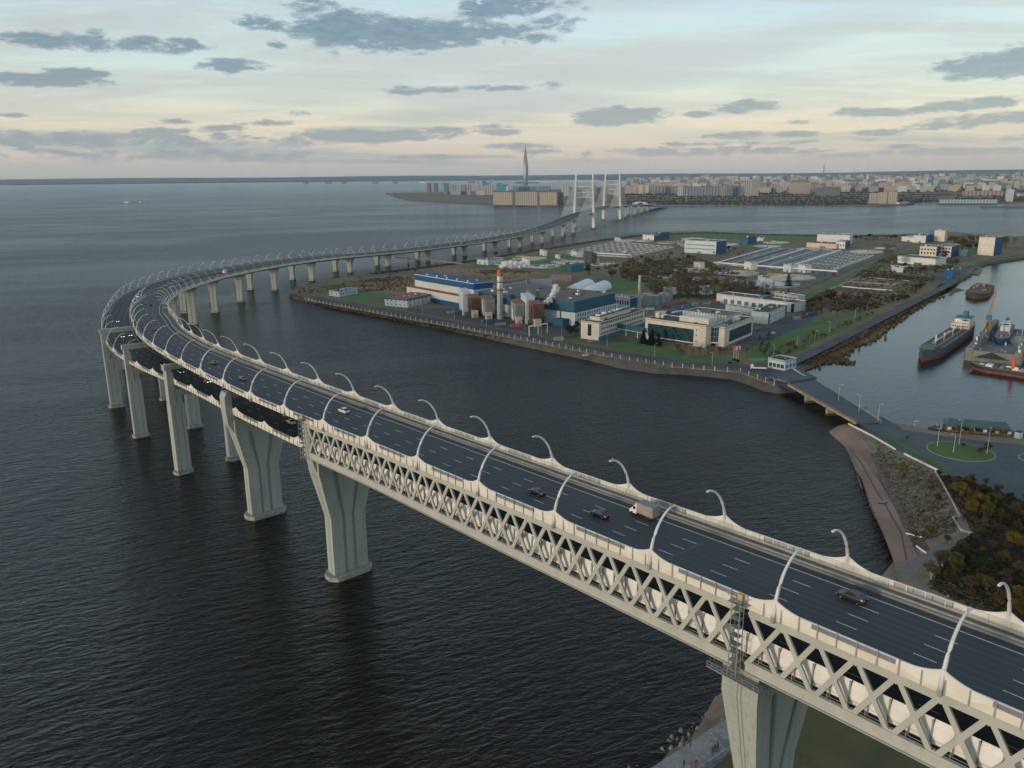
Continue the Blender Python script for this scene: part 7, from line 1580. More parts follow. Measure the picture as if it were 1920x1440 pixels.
def tree(kind, size, loc, label, group, name='tree', cat='tree', h=None, twig=False):
    """size: 'big' near shrubs with many faces, 'mid', 'far'"""
    v = R.randrange(3); key = (kind, size, v, twig)
    if key not in TM:
        n = {'huge': 5200, 'big': 2600, 'mid': 900, 'far': 260}[size]; TM[key] = tree_meshes(kind, 6.0, 2.6 if kind != 'spruce' else 2.0, n, hash((kind, size)) % 97 + v * 7 if False else (len(kind) * 13 + len(size) * 5 + v * 7), twig, .18 if name == 'bush' or size == 'huge' else .28, {'huge': .19, 'big': .24, 'mid': .42, 'far': .7}[size])
    t_, c_ = TM[key]; sc = (h or 6) / 6 * R.uniform(.88, 1.12)
    o = thing(name, label, cat, loc, R.uniform(0, 6.28), group); o.scale = (sc * R.uniform(.9, 1.15), sc * R.uniform(.9, 1.15), sc)
    inst(t_, 'trunk', o); inst(c_, 'crown', o); return o
CN = {'gold': 'golden', 'rust': 'rust-brown', 'olive': 'olive-green', 'green': 'dark green', 'bare': 'bare grey-brown', 'plum': 'leafless purplish', 'spruce': 'dark spruce', 'birch': 'yellowing birch'}
# near bushes, right side: (px, py, kind, height, size)
NBX = [(1693, 888, 'gold', 4.6, 'big'), (1690, 880, 'olive', 2.5, 'mid'), (1742, 908, 'olive', 2.4, 'mid'), (1722, 905, 'olive', 2.2, 'mid'), (1745, 925, 'rust', 4.0, 'big'), (1757, 945, 'rust', 4.5, 'big'), (1748, 962, 'plum', 3.5, 'big'), (1716, 938, 'olive', 2, 'mid'), (1744, 1008, 'gold', 5.2, 'huge'), (1775, 1020, 'rust', 4, 'big'), (1716, 1010, 'rust', 2.6, 'mid'), (1766, 1065, 'birch', 6.2, 'huge'), (1790, 1075, 'olive', 6, 'huge'), (1745, 1085, 'birch', 5, 'big'),
       (1800, 935, 'gold', 6.5, 'huge'), (1812, 915, 'gold', 5, 'big'), (1790, 925, 'olive', 4.5, 'big'), (1820, 965, 'gold', 6, 'huge'), (1838, 955, 'gold', 6, 'huge'), (1850, 975, 'olive', 6, 'huge'), (1865, 950, 'olive', 5.5, 'huge'), (1845, 930, 'green', 4.5, 'big'), (1870, 925, 'olive', 4, 'big'), (1893, 945, 'plum', 4, 'big'), (1905, 975, 'rust', 5.5, 'huge'), (1885, 985, 'green', 5, 'big'), (1915, 960, 'plum', 5, 'big'), (1828, 985, 'plum', 4, 'big'), (1868, 1000, 'plum', 4, 'big'),
       (1830, 1030, 'plum', 5, 'huge'), (1855, 1040, 'plum', 5.5, 'huge'), (1800, 1045, 'rust', 5.5, 'huge'), (1815, 1070, 'green', 5.5, 'huge'), (1845, 1075, 'green', 5, 'huge'), (1880, 1060, 'olive', 5, 'huge'), (1903, 1035, 'gold', 7, 'huge'), (1915, 1010, 'rust', 4.5, 'big'), (1880, 1025, 'plum', 4.5, 'big'), (1910, 1085, 'olive', 5, 'huge'), (1880, 1100, 'rust', 5, 'huge'), (1850, 1110, 'olive', 5, 'huge'), (1820, 1105, 'rust', 5, 'huge'), (1905, 1125, 'gold', 5, 'huge'), (1872, 1135, 'rust', 5, 'big'), (1780, 1100, 'green', 5, 'big'), (1935, 1050, 'rust', 6, 'big'), (1940, 1000, 'olive', 6, 'big'), (1935, 940, 'plum', 5, 'big'), (1930, 1110, 'rust', 6, 'big'), (1915, 1155, 'olive', 6, 'big'), (1945, 1160, 'olive', 6, 'big'),
       (1712, 860, 'olive', 1.6, 'mid'), (1760, 893, 'green', 3, 'mid'), (1775, 905, 'green', 3.5, 'mid'), (1787, 903, 'plum', 3, 'mid'), (1820, 905, 'plum', 4, 'mid'), (1848, 912, 'plum', 3.5, 'mid'), (1850, 850, 'rust', 5.0, 'big'), (1837, 853, 'rust', 3.5, 'mid'), (1797, 815, 'gold', 4.5, 'mid'), (1820, 817, 'gold', 4.2, 'mid'), (1858, 819, 'gold', 4.5, 'mid'), (1880, 820, 'gold', 4.0, 'mid'), (1806, 838, 'green', 2, 'mid'), (1700, 825, 'olive', 2, 'mid')]
for i, (x, y, kd, h, sz) in enumerate(NBX):
    tree(kd, sz, P(x, y, ZM), '%s bush on the foreshore, %s counted from the beach road' % (CN[kd], ordw(i)), 'autumn bushes on the foreshore', 'bush', 'bush', h, kd in ('plum', 'bare'))
# island trees: zones
def zone(px_poly, n, kinds, hr, label, group, z0=ZI, size='far', twigk=('bare', 'plum')):
    xs = [p[0] for p in px_poly]; ys = [p[1] for p in px_poly]; k = 0; tries = 0; made = []
    def inside(x, y):
        c = False; j = len(px_poly) - 1
        for i in range(len(px_poly)):
            if (px_poly[i][1] > y) != (px_poly[j][1] > y) and x < (px_poly[j][0] - px_poly[i][0]) * (y - px_poly[i][1]) / (px_poly[j][1] - px_poly[i][1]) + px_poly[i][0]: c = not c
            j = i
        return c
    while k < n and tries < n * 40:
        tries += 1; x, y = R.uniform(min(xs), max(xs)), R.uniform(min(ys), max(ys))
        if not inside(x, y): continue
        kd = R.choice(kinds); made.append((x, kd, tree(kd, size, P(x, y, z0), '', group + ', ' + CN[kd], *(('bush', 'bush') if hr[1] < 7 else ('tree', 'tree')), R.uniform(*hr), kd in twigk))); k += 1
    seen = {}
    for x, kd, o in sorted(made, key=lambda q: q[0]):
        c = seen.get(kd, 0); seen[kd] = c + 1; o['label'] = '%s %s %s, %s from the left' % (CN[kd].split()[-1], 'bush' if hr[1] < 7 else 'tree', label, ordw(c))
zone([(1232, 545), (1290, 525), (1400, 530), (1420, 548), (1330, 562), (1250, 558)], 44, ['bare', 'bare', 'plum', 'birch'], (8, 13), 'in the scrub behind the garages', 'scrub trees behind the garages')
zone([(1165, 505), (1225, 495), (1270, 500), (1280, 520), (1230, 528), (1170, 525)], 34, ['bare', 'birch', 'birch', 'plum'], (8, 14), 'in the clump left of the tanks', 'birch clump left of the tanks')
zone([(1180, 484), (1290, 478), (1320, 482), (1270, 496), (1190, 498)], 18, ['plum', 'bare', 'green'], (6, 9), 'in the thicket under the pump building', 'thicket by the pump building')
zone([(1290, 462), (1400, 468), (1395, 482), (1345, 484)], 12, ['plum', 'green'], (5, 9), 'beside the long channels', 'thicket by the channels')
zone([(1082, 505), (1160, 503), (1160, 515), (1085, 517)], 9, ['green', 'bare', 'spruce'], (6, 9), 'behind the white tunnels', 'trees behind the white tunnels')
zone([(1505, 585), (1545, 555), (1600, 560), (1640, 572), (1590, 590), (1530, 592)], 44, ['rust', 'bare', 'birch', 'green', 'plum', 'plum'], (7, 11), 'in the grove at the end of the garages', 'grove beyond the garages')
zone([(1395, 560), (1435, 545), (1500, 560), (1440, 560)], 8, ['spruce', 'green', 'bare'], (7, 11), 'just behind the garage roofs', 'trees behind the garage roofs')
zone([(1640, 575), (1700, 545), (1730, 525), (1745, 528), (1700, 560), (1660, 580)], 22, ['green', 'rust', 'plum'], (4, 6), 'in the hedge along the harbour road', 'hedge trees along the harbour road')
zone([(1430, 668), (1500, 642), (1570, 608), (1640, 578), (1648, 586), (1580, 618), (1500, 660), (1450, 682)], 60, ['plum', 'rust', 'plum'], (3, 4.4), 'in the hedge beside the straight road', 'hedge bushes beside the straight road')
zone([(1770, 452), (1900, 455), (1915, 468), (1790, 473)], 40, ['plum', 'bare', 'rust'], (9, 15), 'in the wood behind the incinerator block', 'wood behind the incinerator block')
zone([(1600, 447), (1720, 447), (1715, 453), (1610, 456)], 14, ['plum', 'bare', 'green'], (6, 10), 'along the north shore', 'trees along the north shore')
zone([(1690, 500), (1735, 505), (1742, 517), (1700, 515)], 12, ['green', 'spruce', 'plum'], (5, 8), 'below the white switch house', 'trees below the switch house')
zone([(1740, 472), (1800, 486), (1770, 492), (1735, 486)], 8, ['rust', 'plum'], (8, 11), 'between the tall white blocks and the road', 'trees beside the tall white blocks')
zone([(1648, 470), (1672, 470), (1676, 500), (1655, 505)], 7, ['birch', 'bare'], (12, 16), 'tall and thin beside the basins', 'poplars beside the basins')
zone([(1200, 643), (1236, 643), (1240, 652), (1198, 652)], 6, ['spruce'], (9, 11), 'in the spruce clump by the glass office', 'spruce clump by the glass office', size='mid')
zone([(1260, 655), (1370, 662), (1372, 676), (1265, 668)], 16, ['plum', 'bare'], (4, 6), 'in front of the glass office', 'small trees in front of the glass office')
zone([(1045, 615), (1090, 618), (1080, 632), (1040, 630)], 6, ['green', 'plum'], (4, 7), 'beside the cream office end wall', 'trees beside the cream office')
zone([(1380, 640), (1440, 632), (1460, 640), (1420, 668), (1390, 668)], 12, ['plum', 'bare', 'spruce'], (4, 7), 'on the lawn right of the glass office', 'trees right of the glass office')
zone([(545, 553), (580, 553), (600, 545), (575, 543)], 8, ['rust', 'plum'], (2, 4), 'at the tip of the island', 'bushes at the island tip')
zone([(640, 530), (700, 520), (780, 512), (780, 509), (690, 515), (640, 526)], 10, ['green', 'rust', 'bare'], (2, 4), 'on the far bank of the dry field', 'bushes behind the dry field')
zone([(1368, 681), (1384, 681), (1384, 686), (1366, 686)], 4, ['green'], (2.5, 3.5), 'at the foot of the flagpoles', 'bushes under the flagpoles')
tree('rust', 'mid', P(1147, 524, ZI), 'single orange round tree on the playing lawn', 'orange tree', h=13)
tree('spruce', 'mid', P(1478, 538, ZI), 'big dark spruce in front of the three-ring tank', 'spruce by tank', h=15)
# reeds along the harbour edge as uncountable tufts
def tufts(name, label, poly_px, n, z0, hgt, material, seed, spread=4):
    r = random.Random(seed); mbx = MB(); pts = [V2(P(x, y, z0)) for x, y in poly_px]
    for i in range(n):
        k = r.randrange(len(pts) - 1); p = pts[k].lerp(pts[k + 1], r.random()); a = r.uniform(0, 6.28); rr6 = abs(r.gauss(0, 1)) * spread; p = p + Vector((math.cos(a), math.sin(a))) * rr6; h = hgt * r.uniform(.4, 1.2); w_ = r.uniform(.8, 1.8)
        mbx.add([(p.x - w_ * math.cos(a), p.y - w_ * math.sin(a), z0 - 1.5), (p.x + w_ * math.cos(a), p.y + w_ * math.sin(a), z0 - 1.5), (p.x + w_ * .6 * math.cos(a), p.y + w_ * .6 * math.sin(a), z0 + h), (p.x - w_ * .7 * math.cos(a), p.y - w_ * .7 * math.sin(a), z0 + h * .8)], [(0, 1, 2, 3)])
    return tag(mbx.build(name, material), label, kind='stuff')
tufts('reed_bed', 'tan reeds fringing the harbour shore', [(1510, 684), (1560, 663), (1573, 652), (1633, 629), (1652, 608), (1698, 581), (1740, 557), (1755, 538)], 6500, .6, 1.5, M['reed'], 3, 4.2)
tufts('reed_bed', 'brown reed spit poking into the harbour', [(1530, 676), (1560, 671), (1584, 680)], 900, .4, 1.1, M['reed'], 4, 3)
tufts('weed_fringe', 'dark weeds along the top of the sea bank', [(546, 552), (620, 574), (700, 588), (760, 599), (830, 612), (1000, 642), (1200, 682), (1370, 698)], 1500, 2.0, .6, LM['bare'], 5, 2)
tufts('shore_scrub', 'brown fringe of scrub along the north and west shore', [(700, 514), (870, 493), (1000, 471), (1130, 451), (1190, 443), (1320, 437), (1520, 443), (1680, 443)], 3000, ZI, 2.2, LM['plum'], 6)

def in_poly(x, y, q):
    c = False; j = len(q) - 1
    for i in range(len(q)):
        if (q[i][1] > y) != (q[j][1] > y) and x < (q[j][0] - q[i][0]) * (y - q[i][1]) / (q[j][1] - q[i][1]) + q[i][0]: c = not c
        j = i
    return c
def clumps(name, label, poly_px, n, z0, size, mats, seed, avoid=()):
    r = random.Random(seed); q = [V2(P(x, y, z0)) for x, y in poly_px]; av = [[V2(P(x, y, z0)) for x, y in a] for a in avoid]; mbx = MB(); k = 0; t = 0
    xs = [p.x for p in q]; ys = [p.y for p in q]; cen = [(r.uniform(min(xs), max(xs)), r.uniform(min(ys), max(ys)), r.uniform(4, 16)) for _ in range(n // 60 + 4)]
    while k < n and t < n * 30:
        t += 1; c = r.choice(cen); x, y = c[0] + r.gauss(0, c[2]), c[1] + r.gauss(0, c[2])
        if r.random() < .3: x, y = r.uniform(min(xs), max(xs)), r.uniform(min(ys), max(ys))
        if not in_poly(x, y, q) or any(in_poly(x, y, a) for a in av): continue
        k += 1; mi = r.randrange(len(mats)); s_ = size * r.uniform(.5, 1.4)
        for _ in range(3):
            a = r.uniform(0, 6.28); dx_, dy_ = math.cos(a) * s_ * .6, math.sin(a) * s_ * .6; ox, oy = r.uniform(-.4, .4) * s_, r.uniform(-.4, .4) * s_; h = s_ * r.uniform(.4, .9)
            mbx.add([(x + ox - dx_, y + oy - dy_, z0 - .05), (x + ox + dx_, y + oy + dy_, z0 - .05), (x + ox + dx_ * .7 - dy_ * .3, y + oy + dy_ * .7 + dx_ * .3, z0 + h), (x + ox - dx_ * .8 - dy_ * .3, y + oy - dy_ * .8 + dx_ * .3, z0 + h * .8)], [(0, 1, 2, 3)], mi)
    return tag(mbx.build(name, mats), label, kind='stuff')
lm = [LM['olive'], LM['plum'], LM['rust'], LM['green'], LM['bare'], LM['olive']]
clumps('undergrowth', 'dense brown and green undergrowth between the near bushes', [(1762, 892), (1800, 895), (1860, 918), (1920, 942), (1990, 960), (1990, 1200), (1900, 1180), (1740, 1100), (1770, 1040), (1800, 1020), (1825, 1000), (1805, 960)], 9000, ZM, .9, lm, 31)
clumps('weed_patches', 'scattered weeds on the rough ground above the beach', [(1640, 825), (1690, 855), (1752, 888), (1795, 968), (1790, 1000), (1740, 1010), (1712, 1030), (1690, 950), (1650, 880)], 2600, ZM, .45, [LM['olive'], LM['bare'], LM['rust'], M['dirt']], 32)
clumps('island_scrub', 'low brown scrub over the middle of the island', [(1160, 500), (1300, 480), (1400, 520), (1430, 550), (1340, 563), (1240, 560), (1205, 530), (1165, 525)], 3000, ZI, 2.2, [LM['bare'], LM['plum'], LM['olive'], LM['bare']], 33)
clumps('island_scrub', 'low brown scrub on the western flats of the island', [(560, 547), (640, 530), (790, 513), (960, 505), (1020, 512), (960, 523), (780, 525), (770, 548), (700, 545), (600, 552)], 1500, ZI, 1.3, [LM['bare'], M['field'], LM['olive'], LM['rust']], 34)
clumps('island_scrub', 'low brown scrub on the eastern flats of the island', [(1500, 590), (1560, 548), (1660, 480), (1780, 468), (1800, 490), (1700, 560), (1620, 585)], 2600, ZI, 1.8, [LM['bare'], LM['plum'], LM['olive'], LM['green']], 35)
clumps('bank_weeds', 'dry weeds on the slope between harbour road and reeds', [(1490, 684), (1560, 650), (1640, 610), (1700, 575), (1745, 545), (1755, 540), (1700, 585), (1640, 622), (1570, 655), (1505, 686)], 2500, 2.2, 1.2, [M['reed'], LM['bare'], LM['rust']], 36)
# random extra bushes filling the thicket
rk = random.Random(77); made = []
tpoly = [V2(P(x, y, ZM)) for x, y in [(1775, 895), (1860, 920), (1985, 960), (1985, 1180), (1900, 1170), (1760, 1095), (1775, 1045), (1815, 1015), (1835, 1000), (1812, 960)]]
while len(made) < 80:
    x, y = rk.uniform(min(p.x for p in tpoly), max(p.x for p in tpoly)), rk.uniform(min(p.y for p in tpoly), max(p.y for p in tpoly))
    if not in_poly(x, y, tpoly): continue
    kd = rk.choice(['olive', 'rust', 'plum', 'green', 'plum', 'olive', 'bare']); made.append((x, kd, tree(kd, 'big', Vector((x, y, ZM)), '', 'low bushes filling the foreshore thicket, ' + CN[kd], 'bush', 'bush', rk.uniform(2.4, 4.6), kd in ('plum', 'bare'))))
seen = {}
for x, kd, o in sorted(made, key=lambda q: q[0]):
    c = seen.get(kd, 0); seen[kd] = c + 1; o['label'] = 'low %s bush deep in the near thicket, %s from the left' % (CN[kd], ordw(c))

# ================================================================== far shores, city, horizon
ZL = 3.0
FC = {k: wallm('far_' + k, v) for k, v in dict(beige=(.36, .33, .28), grey=(.25, .27, .29), white=(.46, .48, .48), pink=(.36, .28, .25), brown=(.17, .14, .125), teal=(.08, .25, .31), blue=(.04, .16, .27), slate=(.12, .15, .175), red=(.27, .11, .085), green=(.25, .32, .27), cream=(.48, .42, .34)).items()}
spit = [(722, 362.5), (741, 371), (765, 376.5), (800, 379.5), (870, 382.8), (925, 385.8), (1060, 386.8), (1100, 384.8), (1221, 380.8), (1287, 380.8), (1378, 384.3), (1540, 385.6), (1620, 386.8), (1702, 385.6), (1705, 379.5), (1754, 378.6), (1758, 381.6), (1916, 381.6), (2400, 379), (2400, 352), (1180, 351.5), (1060, 355), (900, 358.5), (800, 361)]
land('far_shore_ground', 'brown reclaimed spit and city waterfront across the channel', spit, ZL, 8, M['farland'], M['farland'], 80, 5, 9)
far_poly = [(1175, 352), (2450, 352.2), (2450, 334), (1175, 334)]
sheet('city_ground', 'ground of the distant city reaching to the horizon', far_poly, ZL + .3, M['farland'])
# horizon strip: wooded coast rising slightly, with uneven top
mm = MB(); nseg = 260; rr7 = random.Random(3); prev = None; rowsv = []
for i in range(nseg + 1):
    a = math.radians(-48 + 96 * i / nseg); base_r = 20500 if a < math.radians(6) else 17500
    base_r += rr7.uniform(-300, 300); back = 26500 / max(math.cos(a), .6) * .98 if abs(a) < 1.2 else 27000; back = min(28500, 24500 / math.cos(a) if False else 27500)
    hh_ = 118 + 10 * math.sin(i * .13) + rr7.uniform(-3, 3) + (70 * max(0, (a - math.radians(22)) / .3) if a > math.radians(22) else 0)
    rowsv.append([(base_r * math.sin(a), base_r * math.cos(a), -.5), (base_r * math.sin(a), base_r * math.cos(a), 12 + rr7.uniform(0, 8)), ((base_r + back) / 2 * math.sin(a), (base_r + back) / 2 * math.cos(a), 50 + rr7.uniform(-5, 5)), (back * math.sin(a), back * math.cos(a), hh_), (back * math.sin(a), back * math.cos(a), -.5)])
mm.add([p for r_ in rowsv for p in r_], [((i + 1) * 5 + j, i * 5 + j, i * 5 + j + 1, (i + 1) * 5 + j + 1) for i in range(nseg) for j in range(4)])
tag(mm.build('far_coast_hills', mat('far_forest', (.030, .050, .055), .95, (.055, .065, .062), .0006, 6, c3=(.11, .11, .105), scale3=.006, lo3=.60, hi3=.72)), 'dark blue wooded coast along the whole horizon', kind='structure')
def far_block(x0, x1, yt, yb, c, label, group=None, dep=16, bays=0, name='apartment_block', z0=ZL, c2=None, cat='apartment block'):
    a, b_ = P(x0, yb, z0), P(x1, yb, z0); c_ = a.lerp(b_, .5); h = max(5.0, HT(c_, yt, (x0 + x1) / 2) - z0); d = (b_ - a); L = d.length
    o = bpy.data.objects.new(name, None)
    if bays:
        COL.objects.link(o); o.location = (c_.x, c_.y, z0); o.rotation_euler = (0, 0, math.atan2(d.y, d.x)); tag(o, label, cat, group)
        sub(o, 'wall', FC[c], -L / 2, L / 2, 0, dep, 0, h); sub(o, 'roof', M['roofd'], -L / 2 + .3, L / 2 - .3, .3, dep - .3, h, h + 1.2)
        for k in range(bays):
            u0 = -L / 2 + L * (k + .12) / bays; sub(o, 'balcony_bay', FC[c2 or 'slate'], u0, u0 + L / bays * .38, -1.6, 0, h * .04, h * R.uniform(.96, 1.03))
    else:
        bpy.data.objects.remove(o); mb_ = MB(); mb_.box(-L / 2, L / 2, 0, dep, 0, h); mb_.box(-L * .2, L * .1, dep * .3, dep * .7, h, h + 2.5)
        o = mb_.build(name, FC[c], loc=(c_.x, c_.y, z0)); o.rotation_euler = (0, 0, math.atan2(d.y, d.x)); tag(o, label, cat, group)
    return o
B1 = [(925, 961, 360.5, 384.5, 'beige', 9, 'cream', 'big cream comb-shaped housing block on the spit, left third'), (966, 1007, 360, 384.8, 'cream', 10, 'grey', 'big cream comb-shaped housing block on the spit, middle third'), (1012, 1044, 360.5, 384.8, 'beige', 8, 'cream', 'big cream comb-shaped housing block on the spit, right third'), (1046, 1055, 361, 384, 'slate', 3, 'grey', 'shaded end tower of the comb-shaped housing block'),
      (801, 807, 343.5, 359.5, 'slate', 2, 'brown', 'thin dark tower farthest left on the spit'), (813, 820, 343.5, 359.5, 'brown', 2, 'slate', 'second thin dark tower on the spit'), (832, 840, 344, 364, 'slate', 2, 'teal', 'third thin dark tower, slightly nearer, on the spit'), (845, 853, 347, 364, 'beige', 2, 'slate', 'beige tower right of the three dark ones'), (845, 864, 358, 365.3, 'grey', 0, None, 'low white-grey block at the foot of the beige tower'), (865, 872, 347, 365, 'pink', 2, 'brown', 'pinkish tower in the middle of the spit'),
      (873, 882, 347, 365, 'beige', 2, 'slate', 'beige and blue tower beside the pinkish one'), (891, 897, 341, 363, 'cream', 2, 'pink', 'tallest cream tower with an orange side on the spit'), (893, 910, 358, 366, 'beige', 0, None, 'low beige block in front of the tallest cream tower'), (911, 923, 350, 365, 'cream', 3, 'brown', 'cream stepped block left of the comb housing'), (931, 940, 344, 358, 'teal', 2, 'blue', 'bright teal tower behind the comb housing'), (940, 949, 346, 358, 'blue', 2, 'teal', 'darker blue tower beside the teal one'), (949, 953, 349, 358, 'white', 0, None, 'thin white tower beside the blue ones'),
      (961, 978, 350, 357, 'teal', 3, 'slate', 'first teal-grey block peeping over the comb housing'), (980, 1001, 350, 357, 'slate', 3, 'teal', 'second teal-grey block peeping over the comb housing'), (1003, 1031, 349.5, 357, 'teal', 4, 'slate', 'third teal-grey block peeping over the comb housing'), (1053, 1068, 349, 368, 'grey', 3, 'white', 'pale curved tower right of the comb housing'), (1070, 1083, 351, 369, 'brown', 3, 'slate', 'brown slab right of the pale curved tower'), (1092, 1105, 350, 370, 'grey', 3, 'beige', 'grey slab seen through the first pylon'), (1112, 1128, 351, 369, 'slate', 3, 'grey', 'slate block between the two pylons'), (1140, 1160, 350, 367, 'grey', 4, 'beige', 'grey block behind the second pylon'),
      (1171, 1182, 347, 363, 'beige', 3, 'grey', 'beige slab just right of the second pylon'), (1190, 1216, 346, 364, 'cream', 2, 'grey', 'long plain cream slab right of the pylons'), (1217, 1227, 347, 365, 'beige', 3, 'slate', 'narrow beige block by the cream slab'), (1228, 1267, 349, 364, 'grey', 6, 'slate', 'long grey slab on the waterfront, first'), (1269, 1280, 348.5, 367.5, 'white', 3, 'grey', 'white tower splitting the grey slabs'), (1281, 1348, 350, 367.5, 'slate', 12, 'grey', 'longest grey-blue slab on the waterfront'), (1349, 1359, 348, 368.5, 'beige', 3, 'slate', 'pale tower after the longest slab'), (1360, 1393, 350, 367.5, 'slate', 6, 'grey', 'grey slab left of the tall cream towers'),
      (1395, 1407, 337, 368.5, 'cream', 3, 'slate', 'tall cream tower group, left tower'), (1408, 1422, 336, 368.5, 'grey', 4, 'beige', 'tall grey tower group, right tower'), (1424, 1437, 343, 361, 'grey', 3, 'slate', 'grey tower behind the trees'), (1441, 1458, 346, 361.5, 'beige', 3, 'brown', 'beige stepped block behind the trees'), (1461, 1468, 336, 360.5, 'white', 2, 'grey', 'slender white tower among grey towers'), (1478, 1519, 342, 364, 'pink', 10, 'beige', 'wide pink block with many bays'), (1521, 1528, 344, 362, 'grey', 2, 'slate', 'grey tower beside the pink block'), (1528, 1575, 352, 366.5, 'brown', 5, 'slate', 'wide brown brick block on the shore'), (1630, 1646, 362, 381, 'cream', 3, 'pink', 'left one of three cream blocks on the quay'), (1648, 1662, 360.5, 382, 'cream', 3, 'beige', 'middle one of three cream blocks on the quay'), (1664, 1681, 360, 382, 'beige', 4, 'cream', 'right one of three cream blocks on the quay'),
      (1576, 1668, 352, 360, 'red', 14, 'brown', 'long low red-brick row behind the quay'), (1721, 1738, 337, 352, 'white', 4, 'grey', 'white block beside the colourful ones'), (1739, 1749, 337, 352, 'teal', 2, 'blue', 'teal block in the colourful row'), (1750, 1759, 337.5, 352, 'green', 2, 'white', 'pale green block in the colourful row'), (1760, 1771, 337, 352.5, 'blue', 2, 'teal', 'blue block in the colourful row'), (1776, 1786, 336.5, 352, 'brown', 2, 'green', 'brown-green block right of the colourful row'), (1788, 1811, 337, 351, 'beige', 5, 'grey', 'beige slab at the right of the colourful row'), (1813, 1840, 338.5, 351, 'slate', 4, 'green', 'grey-green slab right of the beige one'), (1842, 1885, 339, 350, 'grey', 6, 'slate', 'long grey slab near the right edge'), (1890, 1925, 339.5, 350, 'grey', 5, 'white', 'grey slab at the right edge'),
      (1762, 1870, 374, 381.3, 'green', 18, 'white', 'long low green-white port shed on the waterfront'), (1758, 1790, 367, 376, 'brown', 4, 'slate', 'brown port building left of the long shed'), (1800, 1862, 368, 373, 'blue', 6, 'slate', 'blue-roofed port shed behind the long one'), (1805, 1880, 358, 367, 'pink', 10, 'brown', 'long pink-brown warehouse behind the port sheds'), (1886, 1899, 355, 378, 'white', 0, None, 'white slanting conveyor tower at the port'), (1905, 1960, 363, 369, 'green', 4, 'white', 'pale green shed at the right edge')]
for (x0, x1, yt, yb, c, bays, c2, lab) in B1: far_block(x0, x1, yt, yb, c, lab, bays=bays, c2=c2)
rr8 = random.Random(21); cnt = 0; ys_ = [361, 358, 355, 352.5, 350, 347.5, 345, 343, 341, 339, 337, 335.5, 334]
names = {'beige': 'beige', 'grey': 'grey', 'white': 'whitish', 'pink': 'pinkish', 'brown': 'brown', 'slate': 'slate-grey'}
stuffm = {k: MB() for k in names}
for ri, yb in enumerate(ys_):
    x = 1172 + rr8.uniform(0, 20)
    inrow = 0
    while x < 1985:
        hor = 327 - (x - 960) * ROLL; wpx = rr8.uniform(7, 22) * (1 if yb > 345 else .6); D = yb - hor
        hpx = min(rr8.choice((.25, .32, .4, .5)) * D + 1.0, 11); c = rr8.choice(list(names)); yy = yb - (x - 1540) * ROLL * .8
        if cnt < 235 and rr8.random() < (.9 if yb > 346 else .35):
            far_block(x, x + wpx, yy - hpx, yy, c, '%s city building, %s from the left in the %s row up' % (names[c], ordw(inrow), ordw(ri)), '%s distant city buildings, %s rows' % (names[c], 'near' if yb > 348 else 'far'), dep=14, z0=ZL + .3, name='city_building', cat='building'); cnt += 1; inrow += 1
        else:
            a, b_ = P(x, yy, ZL), P(x + wpx, yy, ZL); h = max(6, HT(a.lerp(b_, .5), yy - hpx, x + wpx / 2) - ZL); stuffm[c].hull6([a, b_, b_ + Vector((0, 14, 0)), a + Vector((0, 14, 0))] + [p + Vector((0, 0, h)) for p in (a, b_, b_ + Vector((0, 14, 0)), a + Vector((0, 14, 0)))])
        x += wpx + rr8.uniform(1, 16)
for k, mb_ in stuffm.items(): tag(mb_.build('far_city_mass', FC[k]), 'mass of %s buildings fading into the haze on the horizon' % names[k], kind='stuff')
# dark tree belts between the rows
mbx = MB(); rr9 = random.Random(5)
for yb in (384.2, 381, 378, 374, 370, 366, 362.5, 359, 356, 353, 350, 347, 344, 341, 338.5, 336.5):
    x = 1095 if yb > 364 else 1175
    while x < 1990:
        if yb > 383.5 and (x > 1700 or x < 1230): x += 8; continue
        if yb > 379 and (x > 1620): x += 8; continue
        yy = yb - ((x - 1540) * ROLL * .8 if yb < 364 else 0); wpx = rr9.uniform(2.5, 7); a, b_ = P(x, yy, ZL), P(x + wpx, yy, ZL); h = rr9.uniform(6, 13)
        for sx_ in (0, 1):
            p = a.lerp(b_, sx_ * .5); q = a.lerp(b_, sx_ * .5 + .5); hh_ = h * rr9.uniform(.6, 1)
            mbx.hull6([p, q, q + Vector((0, 12, 0)), p + Vector((0, 12, 0))] + [p.lerp(q, .25) + Vector((0, 3, hh_)), p.lerp(q, .8) + Vector((0, 3, hh_ * .9)), p.lerp(q, .8) + Vector((0, 9, hh_ * .9)), p.lerp(q, .25) + Vector((0, 9, hh_))])
        x += wpx * rr9.choice((.8, 1, 1.6))
tag(mbx.build('far_woods', mat('far_trees', (.055, .048, .038), .95, (.035, .042, .030), .01, 5)), 'dark belts of trees between the distant city blocks', kind='stuff')
